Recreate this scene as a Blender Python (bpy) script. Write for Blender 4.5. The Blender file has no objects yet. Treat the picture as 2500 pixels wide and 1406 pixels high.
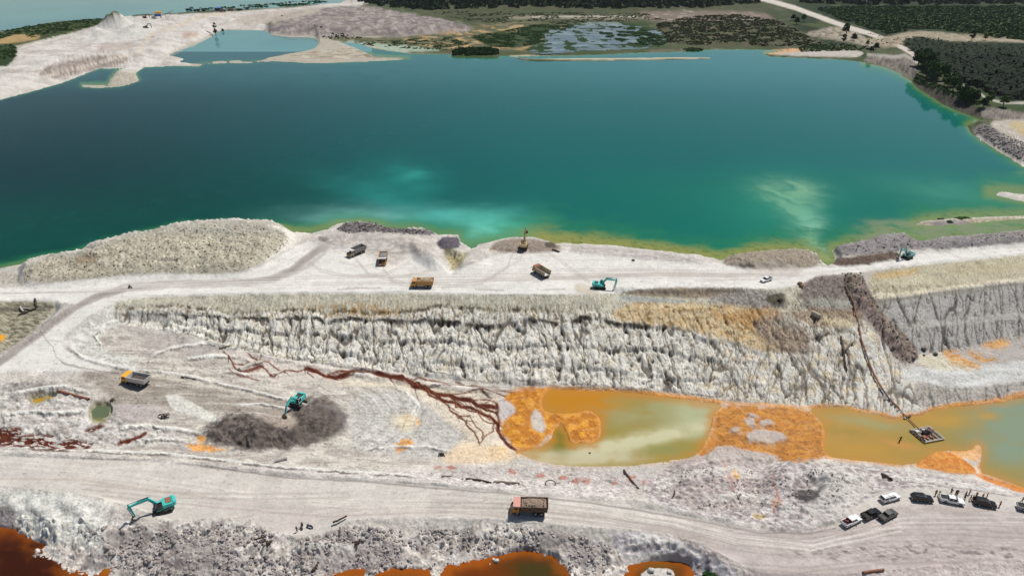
import bpy, math, random
import numpy as np
from mathutils import Vector, Matrix
R = math.radians
random.seed(7)
scene = bpy.context.scene

# ---------------------------------------------------------------- camera, sky, sun, exposure
CAM_Z = 123.5
FPX = 2500 * 24.0 / 36.0          # focal length in photograph pixels
PITCH = R(27.1)
cam_data = bpy.data.cameras.new('camera')
cam_data.lens = 24.0
cam_data.sensor_width = 36.0
cam_data.clip_start = 1.0
cam_data.clip_end = 30000.0
cam = bpy.data.objects.new('camera', cam_data)
cam.location = (0, 0, CAM_Z)
cam.rotation_euler = (R(90) - PITCH, 0, 0)
scene.collection.objects.link(cam)
scene.camera = cam

SUN_EL, SUN_AZ = R(60), R(44)     # azimuth measured from +Y towards +X
world = bpy.data.worlds.new('World')
scene.world = world
world.use_nodes = True
wn, wl = world.node_tree.nodes, world.node_tree.links
bg = wn['Background']
sky = wn.new('ShaderNodeTexSky')
sky.sky_type = 'NISHITA'
sky.sun_disc = False
sky.sun_elevation = SUN_EL
sky.sun_rotation = SUN_AZ
sky.dust_density = 0.5
sky.air_density = 1.0
wl.new(sky.outputs[0], bg.inputs[0])
bg.inputs[1].default_value = 0.066
sun_data = bpy.data.lights.new('sun', 'SUN')
sun_data.energy = 4.0
sun_data.angle = R(0.5)
sun_data.color = (1.0, 0.955, 0.90)
sun = bpy.data.objects.new('sun', sun_data)
sdir = Vector((math.sin(SUN_AZ) * math.cos(SUN_EL), math.cos(SUN_AZ) * math.cos(SUN_EL), math.sin(SUN_EL)))
sun.rotation_euler = sdir.to_track_quat('Z', 'Y').to_euler()
scene.collection.objects.link(sun)
scene.view_settings.view_transform = 'Standard'
scene.view_settings.look = 'None'
scene.view_settings.exposure = 0.08
scene.view_settings.gamma = 1
scene.view_settings.use_curve_mapping = False
scene.cycles.volume_bounces = 0
scene.cycles.max_bounces = 6
scene.cycles.volume_step_rate = 4

# ---------------------------------------------------------------- noise
f32 = np.float32
_rng = np.random.default_rng(11)
PERM = _rng.permutation(4096).astype(np.int32)
GA = _rng.uniform(0, 2 * np.pi, 4096).astype(f32)
GX, GY = np.cos(GA), np.sin(GA)
RV = _rng.random(4096).astype(f32)
RV2 = _rng.random(4096).astype(f32)
def _h(ix, iy, seed):
    return PERM[(PERM[(ix + seed * 131) & 4095] + iy * 17 + seed) & 4095]
def perlin(x, y, seed=0):
    x = np.asarray(x, f32); y = np.asarray(y, f32)
    xf = np.floor(x); yf = np.floor(y)
    ix = xf.astype(np.int32); iy = yf.astype(np.int32)
    fx = x - xf; fy = y - yf
    u = fx * fx * fx * (fx * (fx * 6 - 15) + 10); v = fy * fy * fy * (fy * (fy * 6 - 15) + 10)
    def g(a, b):
        k = _h(ix + a, iy + b, seed)
        return GX[k] * (fx - a) + GY[k] * (fy - b)
    a = g(0, 0); b = g(1, 0); c = g(0, 1); d = g(1, 1)
    ab = a + u * (b - a); cd = c + u * (d - c)
    return (ab + v * (cd - ab)) * 1.45
def fbm(x, y, o=4, seed=0, gain=.5):
    s = 0; a = 1.; t = 0; k = 1.
    for i in range(o):
        s = s + a * perlin(x * k, y * k, seed + i * 7); t += a; a *= gain; k *= 2.03
    return s / t * 1.3
def worley(x, y, seed=0):
    """F1 distance, random of the nearest cell"""
    x = np.asarray(x, f32); y = np.asarray(y, f32)
    ix = np.floor(x).astype(np.int32); iy = np.floor(y).astype(np.int32)
    best = np.full(x.shape, 9, f32); rid = np.zeros(x.shape, f32); rid2 = np.zeros(x.shape, f32); sec = best.copy()
    ddx = rid.copy(); ddy = rid.copy()
    for a in (-1, 0, 1):
        for b in (-1, 0, 1):
            k = _h(ix + a, iy + b, seed)
            px = ix + a + RV[k]; py = iy + b + RV2[k]
            d = np.hypot(x - px, y - py)
            m = d < best
            sec = np.where(m, best, np.minimum(sec, d))
            best = np.where(m, d, best)
            rid = np.where(m, RV[(k * 7 + 3) & 4095], rid)
            rid2 = np.where(m, RV2[(k * 5 + 1) & 4095], rid2)
            ddx = np.where(m, x - px, ddx); ddy = np.where(m, y - py, ddy)
    return best, sec, rid, rid2, ddx, ddy
def sstep(a, b, x):
    t = np.clip((x - a) / (b - a), 0, 1)
    return t * t * (3 - 2 * t)
def lin(c):
    c = np.asarray(c, dtype=float) / 255.
    return np.where(c < .04045, c / 12.92, ((c + .055) / 1.055) ** 2.4)

# ---------------------------------------------------------------- survey: a digitised point of the photograph at a known height -> ground point
cp, sp = math.cos(PITCH), math.sin(PITCH)
def unproj(px, py, z=0.0):
    u = (np.asarray(px, float) - 1250) / FPX; v = (np.asarray(py, float) - 703) / FPX
    t = (CAM_Z - np.asarray(z, float)) / (sp + v * cp)
    return u * t, (cp - v * sp) * t
def proj(x, y, z):
    dz = z - CAM_Z
    d = y * cp - dz * sp
    return 1250 + FPX * x / d, 703 + FPX * (-(y * sp + dz * cp)) / d

# ---------------------------------------------------------------- terrain grid: fan of sight lines, finest where the ground is seen largest
cols = np.concatenate([np.arange(-640, -90, 11), np.arange(-90, 2590, 2.1), np.arange(2590, 3150, 11)])
rows = np.concatenate([np.arange(-100, -10, 5), np.arange(-10, 150, 1.7), np.arange(150, 330, 3.0), np.arange(330, 520, 7), np.arange(520, 1420, 1.75), np.arange(1420, 1900, 9)])
NC, NR = len(cols), len(rows)
S, T = np.meshgrid(cols, rows)
X, Y = unproj(S, T, 0.0)
X = X.astype(f32); Y = Y.astype(f32)

LINES = [
 [(-900,1900,-3),(3400,1900,-3)],
 [(-900,1500,-2.7),(1500,1500,-2.7),(1800,1520,-1.5),(2100,1520,0),(3400,1520,0)],
 [(-600,1290,-2.5),(0,1290,-2.5),(60,1310,-2.5),(120,1362,-2.5),(210,1402,-2.5),(400,1420,-2.5),(900,1398,-2.5),(1080,1392,-2.5),(1290,1350,-2.5),(1400,1402,-2.5),(1540,1380,-2.5),(1690,1396,-2.4),(1800,1440,-1.2),(2000,1445,0),(2500,1440,.5),(3300,1460,.5)],
 [(-600,1180,1.5),(0,1188,1.5),(200,1205,1.5),(330,1240,1.2),(420,1275,1.2),(560,1262,1.3),(640,1300,.8),(760,1310,.8),(840,1268,1.3),(1000,1265,1.3),(1250,1266,1.4),(1400,1285,1.4),(1500,1290,1.4),(1620,1300,1.5),(1720,1330,1.5),(1800,1375,1.5),(1850,1398,1.5),(2100,1400,1.6),(2300,1382,1.6),(2500,1368,1.6),(3300,1340,1.6)],
 [(-600,1090,1.5),(0,1110,1.5),(200,1118,1.5),(400,1125,1.5),(560,1145,1.5),(700,1160,1.5),(850,1168,1.5),(1050,1182,1.5),(1200,1195,1.5),(1400,1214,1.5),(1550,1232,1.5),(1700,1262,1.5),(1800,1287,1.5),(1900,1296,1.5),(1980,1296,1.5),(2050,1270,1.5),(2120,1225,1.6),(2180,1196,1.6),(2300,1192,1.6),(2400,1203,1.6),(2500,1212,1.6),(3300,1300,1.6)],
 [(-600,1075,.8),(0,1085,-.4),(300,1088,-.8),(480,1090,-1.5),(700,1100,-3),(900,1112,-6),(1080,1130,-9.2),(1200,1135,-9.3),(1500,1139,-9.3),(1640,1125,-9.6),(1750,1098,-9.4),(1850,1112,-9.4),(1920,1122,-9.6),(2110,1128,-9.3),(2230,1142,-9.3),(2320,1158,-9.3),(2400,1168,-9.3),(2500,1196,-9.3),(2700,1250,-9.3),(3300,1290,-9.3)],
 [(-600,870,1.4),(0,880,1.5),(150,882,1),(260,905,.5),(400,880,-1),(540,862,-3.4),(700,886,-5.5),(900,908,-7.4),(1050,922,-8.6),(1200,936,-9.5),(1340,945,-9.3),(1500,952,-9.3),(1650,960,-9.3),(1750,977,-9.3),(1900,987,-9.3),(2050,992,-9.3),(2140,1004,-9.3),(2180,1012,-9.3),(2250,1000,-9.3),(2330,985,-9.3),(2400,980,-9.3),(2500,965,-9.3),(3300,930,-9.3)],
 [(-600,850,2.6),(0,850,2.5),(150,858,1.4),(260,840,0),(380,815,-1.6),(540,832,-3.2),(800,862,-5.2),(1200,905,-7.2),(1700,928,-7.6),(2000,935,-7.9),(2150,930,-8.2),(2230,925,-8.2),(2350,942,-8.2),(2500,925,-8.2),(3300,880,-8)],
 [(-600,800,3.2),(0,800,3),(140,835,2.5),(230,800,1.5),(320,776,1),(500,800,-1.2),(800,820,-2.6),(1200,840,-3.6),(1700,850,-3.4),(2000,850,-4),(2200,862,-7),(2350,850,-7),(2500,815,-7),(3300,760,-7)],
 [(-600,760,4.4),(0,760,4.4),(150,800,3.4),(230,765,4.2),(300,758,3.8),(500,762,2.5),(800,755,2.2),(1200,762,2),(1500,762,2),(1700,752,2.6),(1900,748,2.6),(2020,722,3),(2130,728,1),(2300,706,1),(2500,684,1),(3300,640,1)],
 [(-600,735,5),(0,738,4.9),(150,748,4.9),(230,735,5),(300,722,5),(500,718,5),(800,713,5),(1000,713,5),(1200,719,5),(1400,719,5),(1500,715,5),(1600,702,5),(1800,702,5),(1900,705,5),(1960,690,5),(2000,667,5),(2090,665,5),(2150,655,5),(2300,640,5),(2500,620,5),(3300,560,5)],
 [(-600,690,3.5),(0,692,3.6),(100,690,4),(560,664,4.8),(700,600,4.2),(760,582,4),(830,572,4),(1000,576,4),(1090,616,4),(1170,612,4),(1300,606,4),(1400,614,4),(1700,640,4.8),(1850,650,4.8),(2020,648,5),(2150,634,5),(2350,598,5),(2500,590,5),(3300,545,5)],
 [(-600,660,.4),(0,655,.4),(60,640,.4),(110,628,.4),(180,622,.4),(270,590,.4),(430,553,.4),(520,546,.4),(690,552,.4),(830,543,.4),(930,548,.4),(1010,556,.4),(1085,580,.4),(1130,600,.4),(1200,588,.4),(1300,578,.4),(1430,594,.4),(1640,613,.4),(1760,628,.4),(1840,618,.4),(1960,612,.4),(2020,635,.4),(2050,605,.4),(2150,578,.4),(2270,585,.4),(2340,570,.4),(2500,560,.4),(3300,520,.4)],
 [(-900,535,.9),(3400,505,.9)],
 [(-900,150,1.2),(3400,150,1.5)],
 [(-900,-90,4),(3400,-90,4)],
]
TL, ZL = [], []
for L in LINES:
    L = np.array(L, float)
    # densify so straight stretches stay straight after the survey
    xs = np.arange(L[0, 0], L[-1, 0] + 1, 12.0)
    ys = np.interp(xs, L[:, 0], L[:, 1]); zs = np.interp(xs, L[:, 0], L[:, 2])
    k = np.hanning(13)[1:-1]; k /= k.sum()
    ysp = np.convolve(np.pad(ys, 5, mode='edge'), k, 'valid')
    wx, wy = unproj(xs, ysp, zs)
    s_, t_ = proj(wx, wy, 0.0)
    TL.append(np.interp(cols, s_, t_)); ZL.append(np.interp(cols, s_, zs))
TL = np.array(TL); ZL = np.array(ZL)
for i in range(1, len(TL)):
    TL[i] = np.minimum(TL[i], TL[i - 1] - 1.5)
H = np.zeros((NR, NC), f32)
LAYER = np.zeros((NR, NC), f32)          # continuous strip index, for banding on the pit wall
for j in range(NC):
    H[:, j] = np.interp(rows, TL[::-1, j], ZL[::-1, j])
    LAYER[:, j] = np.interp(rows, TL[::-1, j], np.arange(len(TL))[::-1])
for _ in range(2):
    H[1:-1] = (H[:-2] + 2 * H[1:-1] + H[2:]) / 4
PX, PY = proj(X, Y, H)
PX = PX.astype(f32); PY = PY.astype(f32)
X = X.ravel(); Y = Y.ravel(); H = H.ravel(); PX = PX.ravel(); PY = PY.ravel(); LAYER = LAYER.ravel()

def window(pts, mg):
    p = np.asarray(pts, float)
    return np.nonzero((PX > p[:, 0].min() - mg) & (PX < p[:, 0].max() + mg) & (PY > p[:, 1].min() - mg) & (PY < p[:, 1].max() + mg))[0]
def segd(x, y, pts, closed):
    p = np.asarray(pts, float)
    n = len(p); best = np.full(x.shape, 1e9, f32); tt = np.zeros(x.shape, f32)
    rng = range(n if closed else n - 1)
    for i in rng:
        ax, ay = p[i]; bx, by = p[(i + 1) % n]
        dx, dy = bx - ax, by - ay
        L2 = dx * dx + dy * dy + 1e-9
        t = np.clip(((x - ax) * dx + (y - ay) * dy) / L2, 0, 1)
        d = np.hypot(x - ax - t * dx, y - ay - t * dy)
        m = d < best
        best = np.where(m, d, best); tt = np.where(m, i + t, tt)
    return best, tt
def inside(x, y, pts):
    p = np.asarray(pts, float); n = len(p); r = np.zeros(x.shape, bool)
    for i in range(n):
        x1, y1 = p[i]; x2, y2 = p[(i + 1) % n]
        if y1 == y2: continue
        c = ((y1 > y) != (y2 > y)) & (x < (x2 - x1) * (y - y1) / (y2 - y1) + x1)
        r ^= c
    return r
def rounded(pts):
    p = np.asarray(pts, float)
    if len(p) > 60: return p
    q = np.roll(p, -1, 0)
    return np.stack([p * .8 + q * .2, p * .2 + q * .8], 1).reshape(-1, 2)
def sdpoly(pts, mg=30):
    """indices near the outline and signed distance (photograph px, + inside)"""
    pts = rounded(pts)
    i = window(pts, mg)
    d, _ = segd(PX[i], PY[i], pts, True)
    ins = inside(PX[i], PY[i], pts)
    return i, np.where(ins, d, -d)
def jagged(i, sd, jag, js, seed):
    if jag:
        sd = sd + jag * fbm(X[i] / js, Y[i] / js, 4, seed, .6)
    return sd
def pmask(pts, soft=5, jag=5, js=6, seed=3):
    i, sd = sdpoly(pts, soft + jag * 1.5 + 4)
    sd = jagged(i, sd, jag, js, seed)
    m = sstep(-soft, soft, sd)
    k = m > .004
    return i[k], m[k]
# ---------------------------------------------------------------- waters (digitised outlines)
LAKE = [(-640,690),(0,653),(60,640),(110,628),(180,622),(215,607),(270,590),(330,578),(430,553),(520,546),(620,547),(690,552),(715,562),(760,562),(800,554),(830,543),(880,541),(930,548),(960,556),(1010,556),(1050,562),(1070,572),(1085,570),(1118,572),(1125,590),(1150,600),(1170,595),(1200,588),(1240,578),(1300,578),(1360,590),(1430,594),(1500,598),(1560,605),(1640,613),(1700,620),(1760,629),(1800,620),(1850,612),(1900,608),(1960,608),(1990,622),(2022,637),(2045,628),(2033,612),(2040,605),(2060,600),(2110,590),(2150,575),(2200,572),(2240,585),(2270,584),(2300,577),(2360,572),(2500,560),(3100,540),
 (3100,520),(2500,530),(2470,533),(2420,537),(2350,545),(2280,548),(2235,545),(2260,537),(2330,530),(2420,527),(2500,524),(3100,505),(3150,480),(2500,488),(2450,476),(2416,467),(2450,466),(2500,472),(3150,462),(3150,520),(3150,430),
 (2500,403),(2470,382),(2440,365),(2400,340),(2370,318),(2362,303),(2395,290),(2380,283),(2340,268),(2300,250),(2240,212),(2225,194),(2190,172),(2150,158),(2100,148),(2050,142),(1990,140),(1880,135),(1868,129),(1920,121),(1860,118),(1800,118),(1740,118),(1690,122),(1640,124),(1560,126),(1480,130),(1400,133),(1320,134),(1240,135),(1220,133),(1216,140),(1100,137),(1105,130),(1000,128),(910,115),(880,104),(830,100),(900,128),(915,136),(1000,141),(900,147),(780,151),(740,151),(700,147),(640,148),(600,152),(560,150),(500,154),(480,160),(430,158),(350,162),(330,175),(338,195),(300,207),(240,212),(202,210),(198,205),(262,206),(270,190),(285,172),(300,164),(240,165),(150,200),(60,225),(0,240),(-640,330)]
LAGOON = [(408,133),(430,123),(470,108),(500,94),(520,84),(525,76),(545,70),(600,70),(650,72),(660,82),(700,87),(765,88),(780,100),(770,115),(740,124),(700,130),(655,139),(640,146),(600,150),(560,147),(520,152),(480,155),(430,150),(450,142),(430,137)]
BARS = [  # low land in the lake
 [(640,143),(700,134),(780,125),(840,128),(915,139),(1000,141),(900,146),(780,150),(740,149),(700,146)],
 [(1250,138),(1300,142),(1400,140),(1560,139),(1640,138),(1735,138),(1740,142),(1640,144),(1500,146),(1400,147),(1290,148)],
 [(517,148),(545,147),(550,151),(520,152)],[(560,147),(588,146),(590,150),(562,151)],
]
TOPLAKE = [(-640,120),(0,75),(60,65),(130,50),(250,43),(300,38),(340,32),(420,30),(480,25),(560,20),(640,18),(720,12),(860,2),(900,-95),(-640,-95)]
MARSH = [(1330,88),(1290,78),(1360,70),(1400,62),(1430,52),(1500,50),(1540,60),(1600,70),(1640,85),(1640,100),(1600,112),(1560,120),(1480,122),(1400,126),(1330,130),(1280,126),(1300,112),(1330,105)]
POND_A = [(1335,952),(1345,948),(1400,950),(1500,953),(1600,963),(1700,976),(1768,986),(1742,1010),(1732,1060),(1712,1098),(1690,1116),(1640,1124),(1560,1134),(1480,1137),(1380,1136),(1310,1124),(1262,1104),(1285,1095),(1320,1088),(1345,1072),(1352,1045),(1372,1032),(1385,1060),(1392,1080),(1455,1078),(1466,1060),(1466,1020),(1440,1000),(1400,1008),(1345,1008),(1325,1000),(1320,975)]
POND_B = [(1975,1000),(1990,992),(2060,992),(2100,1005),(2145,1010),(2180,1022),(2215,1012),(2250,1012),(2270,1000),(2330,990),(2400,986),(2440,981),(2500,967),(3150,930),(3150,1290),(2600,1222),(2500,1190),(2430,1163),(2390,1151),(2400,1090),(2385,1081),(2370,1100),(2320,1098),(2280,1102),(2228,1136),(2110,1124),(2030,1117),(2010,1100),(2015,1040)]
POND_C = [(-640,1265),(0,1283),(50,1290),(75,1315),(115,1325),(100,1345),(70,1342),(75,1357),(145,1370),(140,1388),(205,1402),(260,1470),(0,1700),(-640,1700)]
POND_D = [(232,1410),(278,1378),(292,1364),(300,1370),(270,1388),(255,1410)]
POND_E = [(1078,1410),(1098,1378),(1180,1361),(1240,1346),(1288,1335),(1362,1351),(1366,1376),(1405,1410),(1440,1520),(1050,1520)]
POND_F = [(918,1412),(930,1389),(985,1385),(1040,1387),(1052,1412),(1060,1480),(905,1480)]
POND_G = [(795,1410),(830,1396),(860,1386),(885,1392),(880,1410),(890,1460),(790,1460)]
POND_H = [(1528,1410),(1540,1382),(1580,1364),(1640,1358),(1682,1364),(1692,1388),(1686,1410),(1680,1470),(1520,1470)]
POOL_A = [(72,968),(100,962),(136,960),(130,970),(80,990)]
POOL_B = [(225,985),(265,982),(272,1005),(265,1020),(245,1034),(228,1030),(218,1010)]
POOL_C = [(1083,612),(1112,612),(1108,621),(1092,623)]

def dig(poly, z, soft=3, jag=2, js=5, depth=1.5, bank=.12, seed=1):
    """make the outline a shoreline at height z: ground sinks inside it and rises from z outside"""
    i, sd = sdpoly(poly, 60)
    sd = jagged(i, sd, jag, js, seed)
    dd_ = np.maximum(-sd, 0); up = z + .05 + bank * dd_ + .03 * dd_ ** 2
    h = H[i]
    h = np.where(sd < 0, np.minimum(h, up), h)
    low = z - np.minimum(.12 * sd, depth)
    h = np.where(sd >= 0, np.minimum(h, low), h)
    H[i] = h
def mound(poly, top, edge=30, jag=4, js=8, seed=5, power=1.0):
    i, m = pmask(poly, edge, jag, js, seed)
    H[i] += top * m ** power
def flatten(poly, z, edge=8, jag=3):
    i, m = pmask(poly, edge, jag, 6, 9)
    H[i] = H[i] * (1 - m) + z * m

# broad unevenness everywhere on land, tiny on the roads
UPPER_ROAD = [(-640,735),(0,736),(140,735),(200,745),(130,800),(80,835),(0,880),(-640,1000),(-640,1100),(0,905),(120,905),(300,905),(200,880),(150,845),(165,810),(230,762),(300,728),(500,720),(800,716),(1000,716),(1200,720),(1400,720),(1500,716),(1600,702),(1800,702),(1900,706),(1960,692),(2000,668),(2090,667),(2150,656),(2300,641),(2500,621),(3100,580),(3100,560),(2500,594),(2350,603),(2180,636),(2060,652),(1850,652),(1760,644),(1650,630),(1500,612),(1400,612),(1340,618),(1220,618),(1140,650),(1100,662),(1040,640),(1000,592),(880,590),(760,590),(720,600),(650,645),(590,668),(420,668),(250,678),(60,700),(0,705),(-640,715)]
NEAR_ROAD = [(-640,1105),(0,1112),(200,1120),(400,1127),(560,1147),(700,1162),(850,1170),(1050,1184),(1200,1197),(1400,1216),(1550,1234),(1700,1264),(1800,1289),(1900,1299),(1980,1299),(2042,1284),(2085,1240),(2118,1206),(2150,1190),(2230,1186),(2300,1190),(2400,1200),(2500,1210),(3100,1300),(3100,1370),(2500,1366),(2300,1378),(2100,1398),(1950,1420),(1850,1400),(1800,1372),(1720,1328),(1620,1298),(1500,1290),(1400,1283),(1250,1264),(1000,1264),(860,1266),(800,1300),(760,1308),(700,1305),(650,1290),(600,1262),(540,1262),(460,1270),(430,1280),(340,1240),(200,1203),(0,1186),(-640,1180)]
land_rough = np.full(X.shape, 1.0, f32)
for pl in (UPPER_ROAD, NEAR_ROAD):
    i, m = pmask(pl, 4, 3, 6, 2)
    land_rough[i] *= 1 - .93 * m
far = sstep(420, 1500, Y)
near = 1 - far
b = fbm(X / 9, Y / 9, 5, 21)
H += land_rough * (b * .55 * near + far * (fbm(X / 40, Y / 40, 4, 5) * 1.6))
k = np.nonzero(Y < 420)[0]
H[k] += land_rough[k] * (.16 * fbm(X[k] / 1.6, Y[k] / 1.6, 3, 77)) + .012 * fbm(X[k] / 1.2, Y[k] / 1.2, 2, 78)

# ---------------------------------------------------------------- the pit wall: tiers, talus cones, gullies
SEAMS = [  # y of each tier edge along x
 [(280,724),(500,719),(800,714),(1200,720),(1500,716),(1600,704),(1900,708),(2100,668)],
 [(280,757),(430,746),(560,764),(700,752),(800,762),(960,764),(1050,752),(1200,748),(1300,755),(1450,758),(1560,758),(1700,760),(1900,750),(2100,690)],
 [(280,768),(380,766),(520,775),(700,778),(900,780),(1020,784),(1150,790),(1300,785),(1440,776),(1550,790),(1650,800),(1720,825),(1850,850),(2100,800)],
 [(280,775),(420,788),(560,808),(700,816),(850,822),(1000,832),(1150,842),(1300,848),(1450,850),(1600,855),(1750,880),(2100,880)],
 [(280,782),(420,798),(560,832),(700,848),(850,868),(1000,880),(1150,888),(1300,892),(1450,900),(1600,915),(1750,930),(2100,940)],
 [(280,790),(420,812),(540,850),(700,884),(900,906),(1050,921),(1200,936),(1340,944),(1500,951),(1650,959),(1750,976),(1900,986),(2100,995)]]
wall_poly = [tuple(p) for p in SEAMS[0]] + [tuple(p) for p in SEAMS[-1][::-1]]
WI, wm = pmask(wall_poly, 5, 2, 4, 8)
xw, yw, pxw, pyw = X[WI], Y[WI], PX[WI], PY[WI]
sy = np.array([np.interp(pxw, [p[0] for p in s], [p[1] for p in s]) for s in SEAMS])
wob = 11 * fbm(xw / 16, yw / 30, 3, 31) + 3.5 * (np.abs(perlin(xw / 3.1, yw / 14, 32)) - .3) + 1.6 * perlin(xw / 1.3, yw / 6, 33)
wob2 = wob * sstep(0, 10, pyw - sy[0]) 
pq = pyw + wob2
w = np.zeros_like(pq)
for k_ in range(5):
    t = np.clip((pq - sy[k_]) / np.maximum(sy[k_ + 1] - sy[k_], 2), 0, 1)
    w = np.where(pq >= sy[k_], k_ + t, w)
tier = np.floor(np.clip(w, 0, 4.999)); fr = w - tier
left_w = sstep(300, 560, pxw); right_w = 1 - sstep(1680, 1960, pxw)
tw = left_w * (.3 + .7 * right_w)
tier_amp = np.choose(tier.astype(int), [.08, .35, .62, .42, .6]).astype(f32)
saw = np.where(fr < .09, 1 - 2 * fr / .09, -1 + 2 * (fr - .09) / .91)
# the step of the tier above still uses that tier's height
up_amp = np.choose(np.clip(tier - 1, 0, 4).astype(int), [.08, .35, .62, .42, .5]).astype(f32)
vary = (.25 + 1.15 * sstep(-.45, .45, fbm(xw / 13, tier * 9.7, 3, 144))).astype(f32)
amp = vary * np.where(fr < .09, up_amp * (1 - fr / .09) + tier_amp * fr / .09, tier_amp)
H[WI] += (amp * saw * wm * tw).astype(f32)
FLW = sstep(-.35, .3, fbm(xw / 20, yw / 11, 3, 170)); SLU = sstep(-.1, .4, fbm(xw / 15, yw / 9, 3, 171))
# half cones leaning on each step
cone = np.zeros_like(xw)
for s_, (sc, hc, ks) in enumerate([(3.6, 1.1, .62), (2.1, .62, .7), (6.6, 1.6, .5)]):
    wxx = xw + .5 * perlin(xw / 1.4, yw / 3, 140 + s_)
    d1, d2, r1, r2, dx_, dy_ = worley(wxx / sc + 3.3 * s_, yw / (sc * 2.0), 40 + s_)
    dd = np.abs(dx_) * sc + np.abs(dy_) * sc * .95 + .12 * perlin(xw / .7, yw / 1.1, 145 + s_)
    c = np.maximum(0, hc * (.35 + .75 * r1) - ks * dd * (.75 + .5 * r2))
    cone = np.maximum(cone, c)
cw = np.where(tier >= 2, 1.0, np.where(tier >= 1, .35, .0)) * sstep(0, .15, fr)
H[WI] += (cone * cw * wm * tw * .95).astype(f32)
# hollows washed out under the edges
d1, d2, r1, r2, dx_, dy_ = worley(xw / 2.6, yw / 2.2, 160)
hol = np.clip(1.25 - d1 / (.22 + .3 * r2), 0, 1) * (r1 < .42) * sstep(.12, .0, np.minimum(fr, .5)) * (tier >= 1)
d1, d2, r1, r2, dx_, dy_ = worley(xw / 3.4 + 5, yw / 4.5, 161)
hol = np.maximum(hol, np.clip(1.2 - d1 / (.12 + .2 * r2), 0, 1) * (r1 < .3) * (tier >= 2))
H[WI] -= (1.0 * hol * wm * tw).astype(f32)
# crisp flutes
H[WI] += (wm * tw * (tier >= 1) * (.1 + FLW) * (.12 * (.5 - np.abs(perlin(xw / 1.3 + .6 * perlin(xw / 3, yw / 3, 162), yw / 3.2, 163))) + .16 * (.5 - np.abs(perlin(xw / .9, yw / .9, 164))))).astype(f32)
# gullies that run down the slope
def gully(x, y, wl, width, seed, lean=0.0, wv=1.0):
    xx = x + lean * y + 1.2 * wv * perlin(x / 5, y / 5, seed + 3) + .5 * wv * perlin(x / 1.7, y / 2.6, seed + 4)
    n = perlin(xx / wl, y / (wl * 7), seed)
    return np.exp(-(n / width) ** 2)
lean = (pxw - 1300) / 2500 * .5
H[WI] += (wm * tw * (tier >= 1) * (.5 * SLU * fbm(xw / 4.5, yw / 3.5, 4, 172) + .22 * (.5 - np.abs(perlin(xw / 14, yw / 1.3 + 2 * perlin(xw / 12, yw / 12, 174), 173))))).astype(f32)
g1 = gully(xw, yw, 3.2, .06, 51, .12); g2 = gully(xw, yw, 1.6, .08, 52, .12); g3 = gully(xw, yw, 7.5, .045, 53, .2)
gq = sstep(.4, 1.4, w) * sstep(5.0, 4.7, w)
H[WI] -= (((.5 * g1 + .26 * g2) * (.2 + .9 * FLW) + .8 * g3) * gq * wm * (.35 + .65 * left_w)).astype(f32)
# bank steps on the smooth upper band: faint vertical runnels
g4 = gully(xw, yw, .9, .2, 54)
H[WI] -= (.22 * g4 * wm * (tier < 2) * left_w).astype(f32)
WALL_W = np.zeros_like(X); WALL_W[WI] = wm * 1.0
WALL_V = np.zeros_like(X); WALL_V[WI] = w
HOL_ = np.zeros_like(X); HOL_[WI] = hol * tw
GUL = np.zeros_like(X); GUL[WI] = np.maximum(g1, g3) * gq
CONE = np.zeros_like(X); CONE[WI] = cone * cw

# right part of the wall: long leaning gullies, benches
RW = [(1960,692),(2000,668),(2130,700),(2500,686),(3100,650),(3100,800),(2500,822),(2350,856),(2200,868),(2230,925),(2300,945),(2400,945),(2500,930),(3100,900),(3100,930),(2500,965),(2400,980),(2330,986),(2250,1004),(2180,1012),(2050,992),(1900,986),(1750,976),(1690,900),(1730,850),(1800,800),(1900,760)]
i, m = pmask(RW, 6, 3, 6, 12)
ln = .35 + .25 * sstep(2100, 2500, PX[i])
ga = gully(X[i], Y[i], 2.8, .07, 61, -.42, .3); gb = gully(X[i], Y[i], 1.3, .1, 62, -.42, .3); gc = gully(X[i], Y[i], 6.5, .045, 63, -.42, .4)
H[i] -= ((.6 * ga + .28 * gb + 1.1 * gc + .12 * fbm(X[i] / 3, Y[i] / 3, 3, 64)) * m).astype(f32)
GUL[i] = np.maximum(GUL[i], np.maximum(ga, gc) * m)
YS = [(2110,668),(2300,642),(2500,622),(3100,575),(3100,636),(2500,680),(2300,703),(2130,722)]
i, m = pmask(YS, 5, 2, 5, 13)
H[i] -= (.3 * gully(X[i], Y[i], .8, .25, 65, -.25) * m).astype(f32)

# ---------------------------------------------------------------- heaps, hollows, berms
MOUND = [(60,655),(120,632),(190,626),(230,608),(300,586),(430,558),(520,550),(640,551),(690,560),(705,585),(690,608),(640,640),(590,662),(500,668),(380,664),(250,676),(150,686),(60,688)]
mound(MOUND, 4.2, 20, 5, 9, 5, .8)
mound([(430,570),(600,562),(680,575),(660,610),(560,630),(460,620)], 2.6, 34)
mound([(230,622),(330,600),(430,600),(470,640),(340,655),(230,655)], 2.0, 26)
mound([(1205,602),(1240,585),(1310,585),(1360,596),(1372,606),(1330,612),(1240,612)], 1.6, 12)
mound([(1400,600),(1560,612),(1700,628),(1700,640),(1560,628),(1400,614)], 1.5, 9, 4, 4)
mound([(1770,636),(1840,624),(1960,614),(2000,628),(1990,645),(1880,652),(1800,650)], 2.6, 10, 4, 4)
mound([(2035,610),(2060,600),(2110,594),(2130,610),(2110,622),(2050,622)], 2.6, 9)
mound([(2115,596),(2160,578),(2210,578),(2230,596),(2200,612),(2140,610)], 3.0, 10)
mound([(2230,600),(2300,592),(2500,575),(3100,540),(3100,570),(2500,596),(2300,612)], 2.4, 10, 4, 4)
mound([(2030,630),(2100,622),(2180,614),(2200,628),(2100,645),(2040,646)], 1.4, 8)
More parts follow.
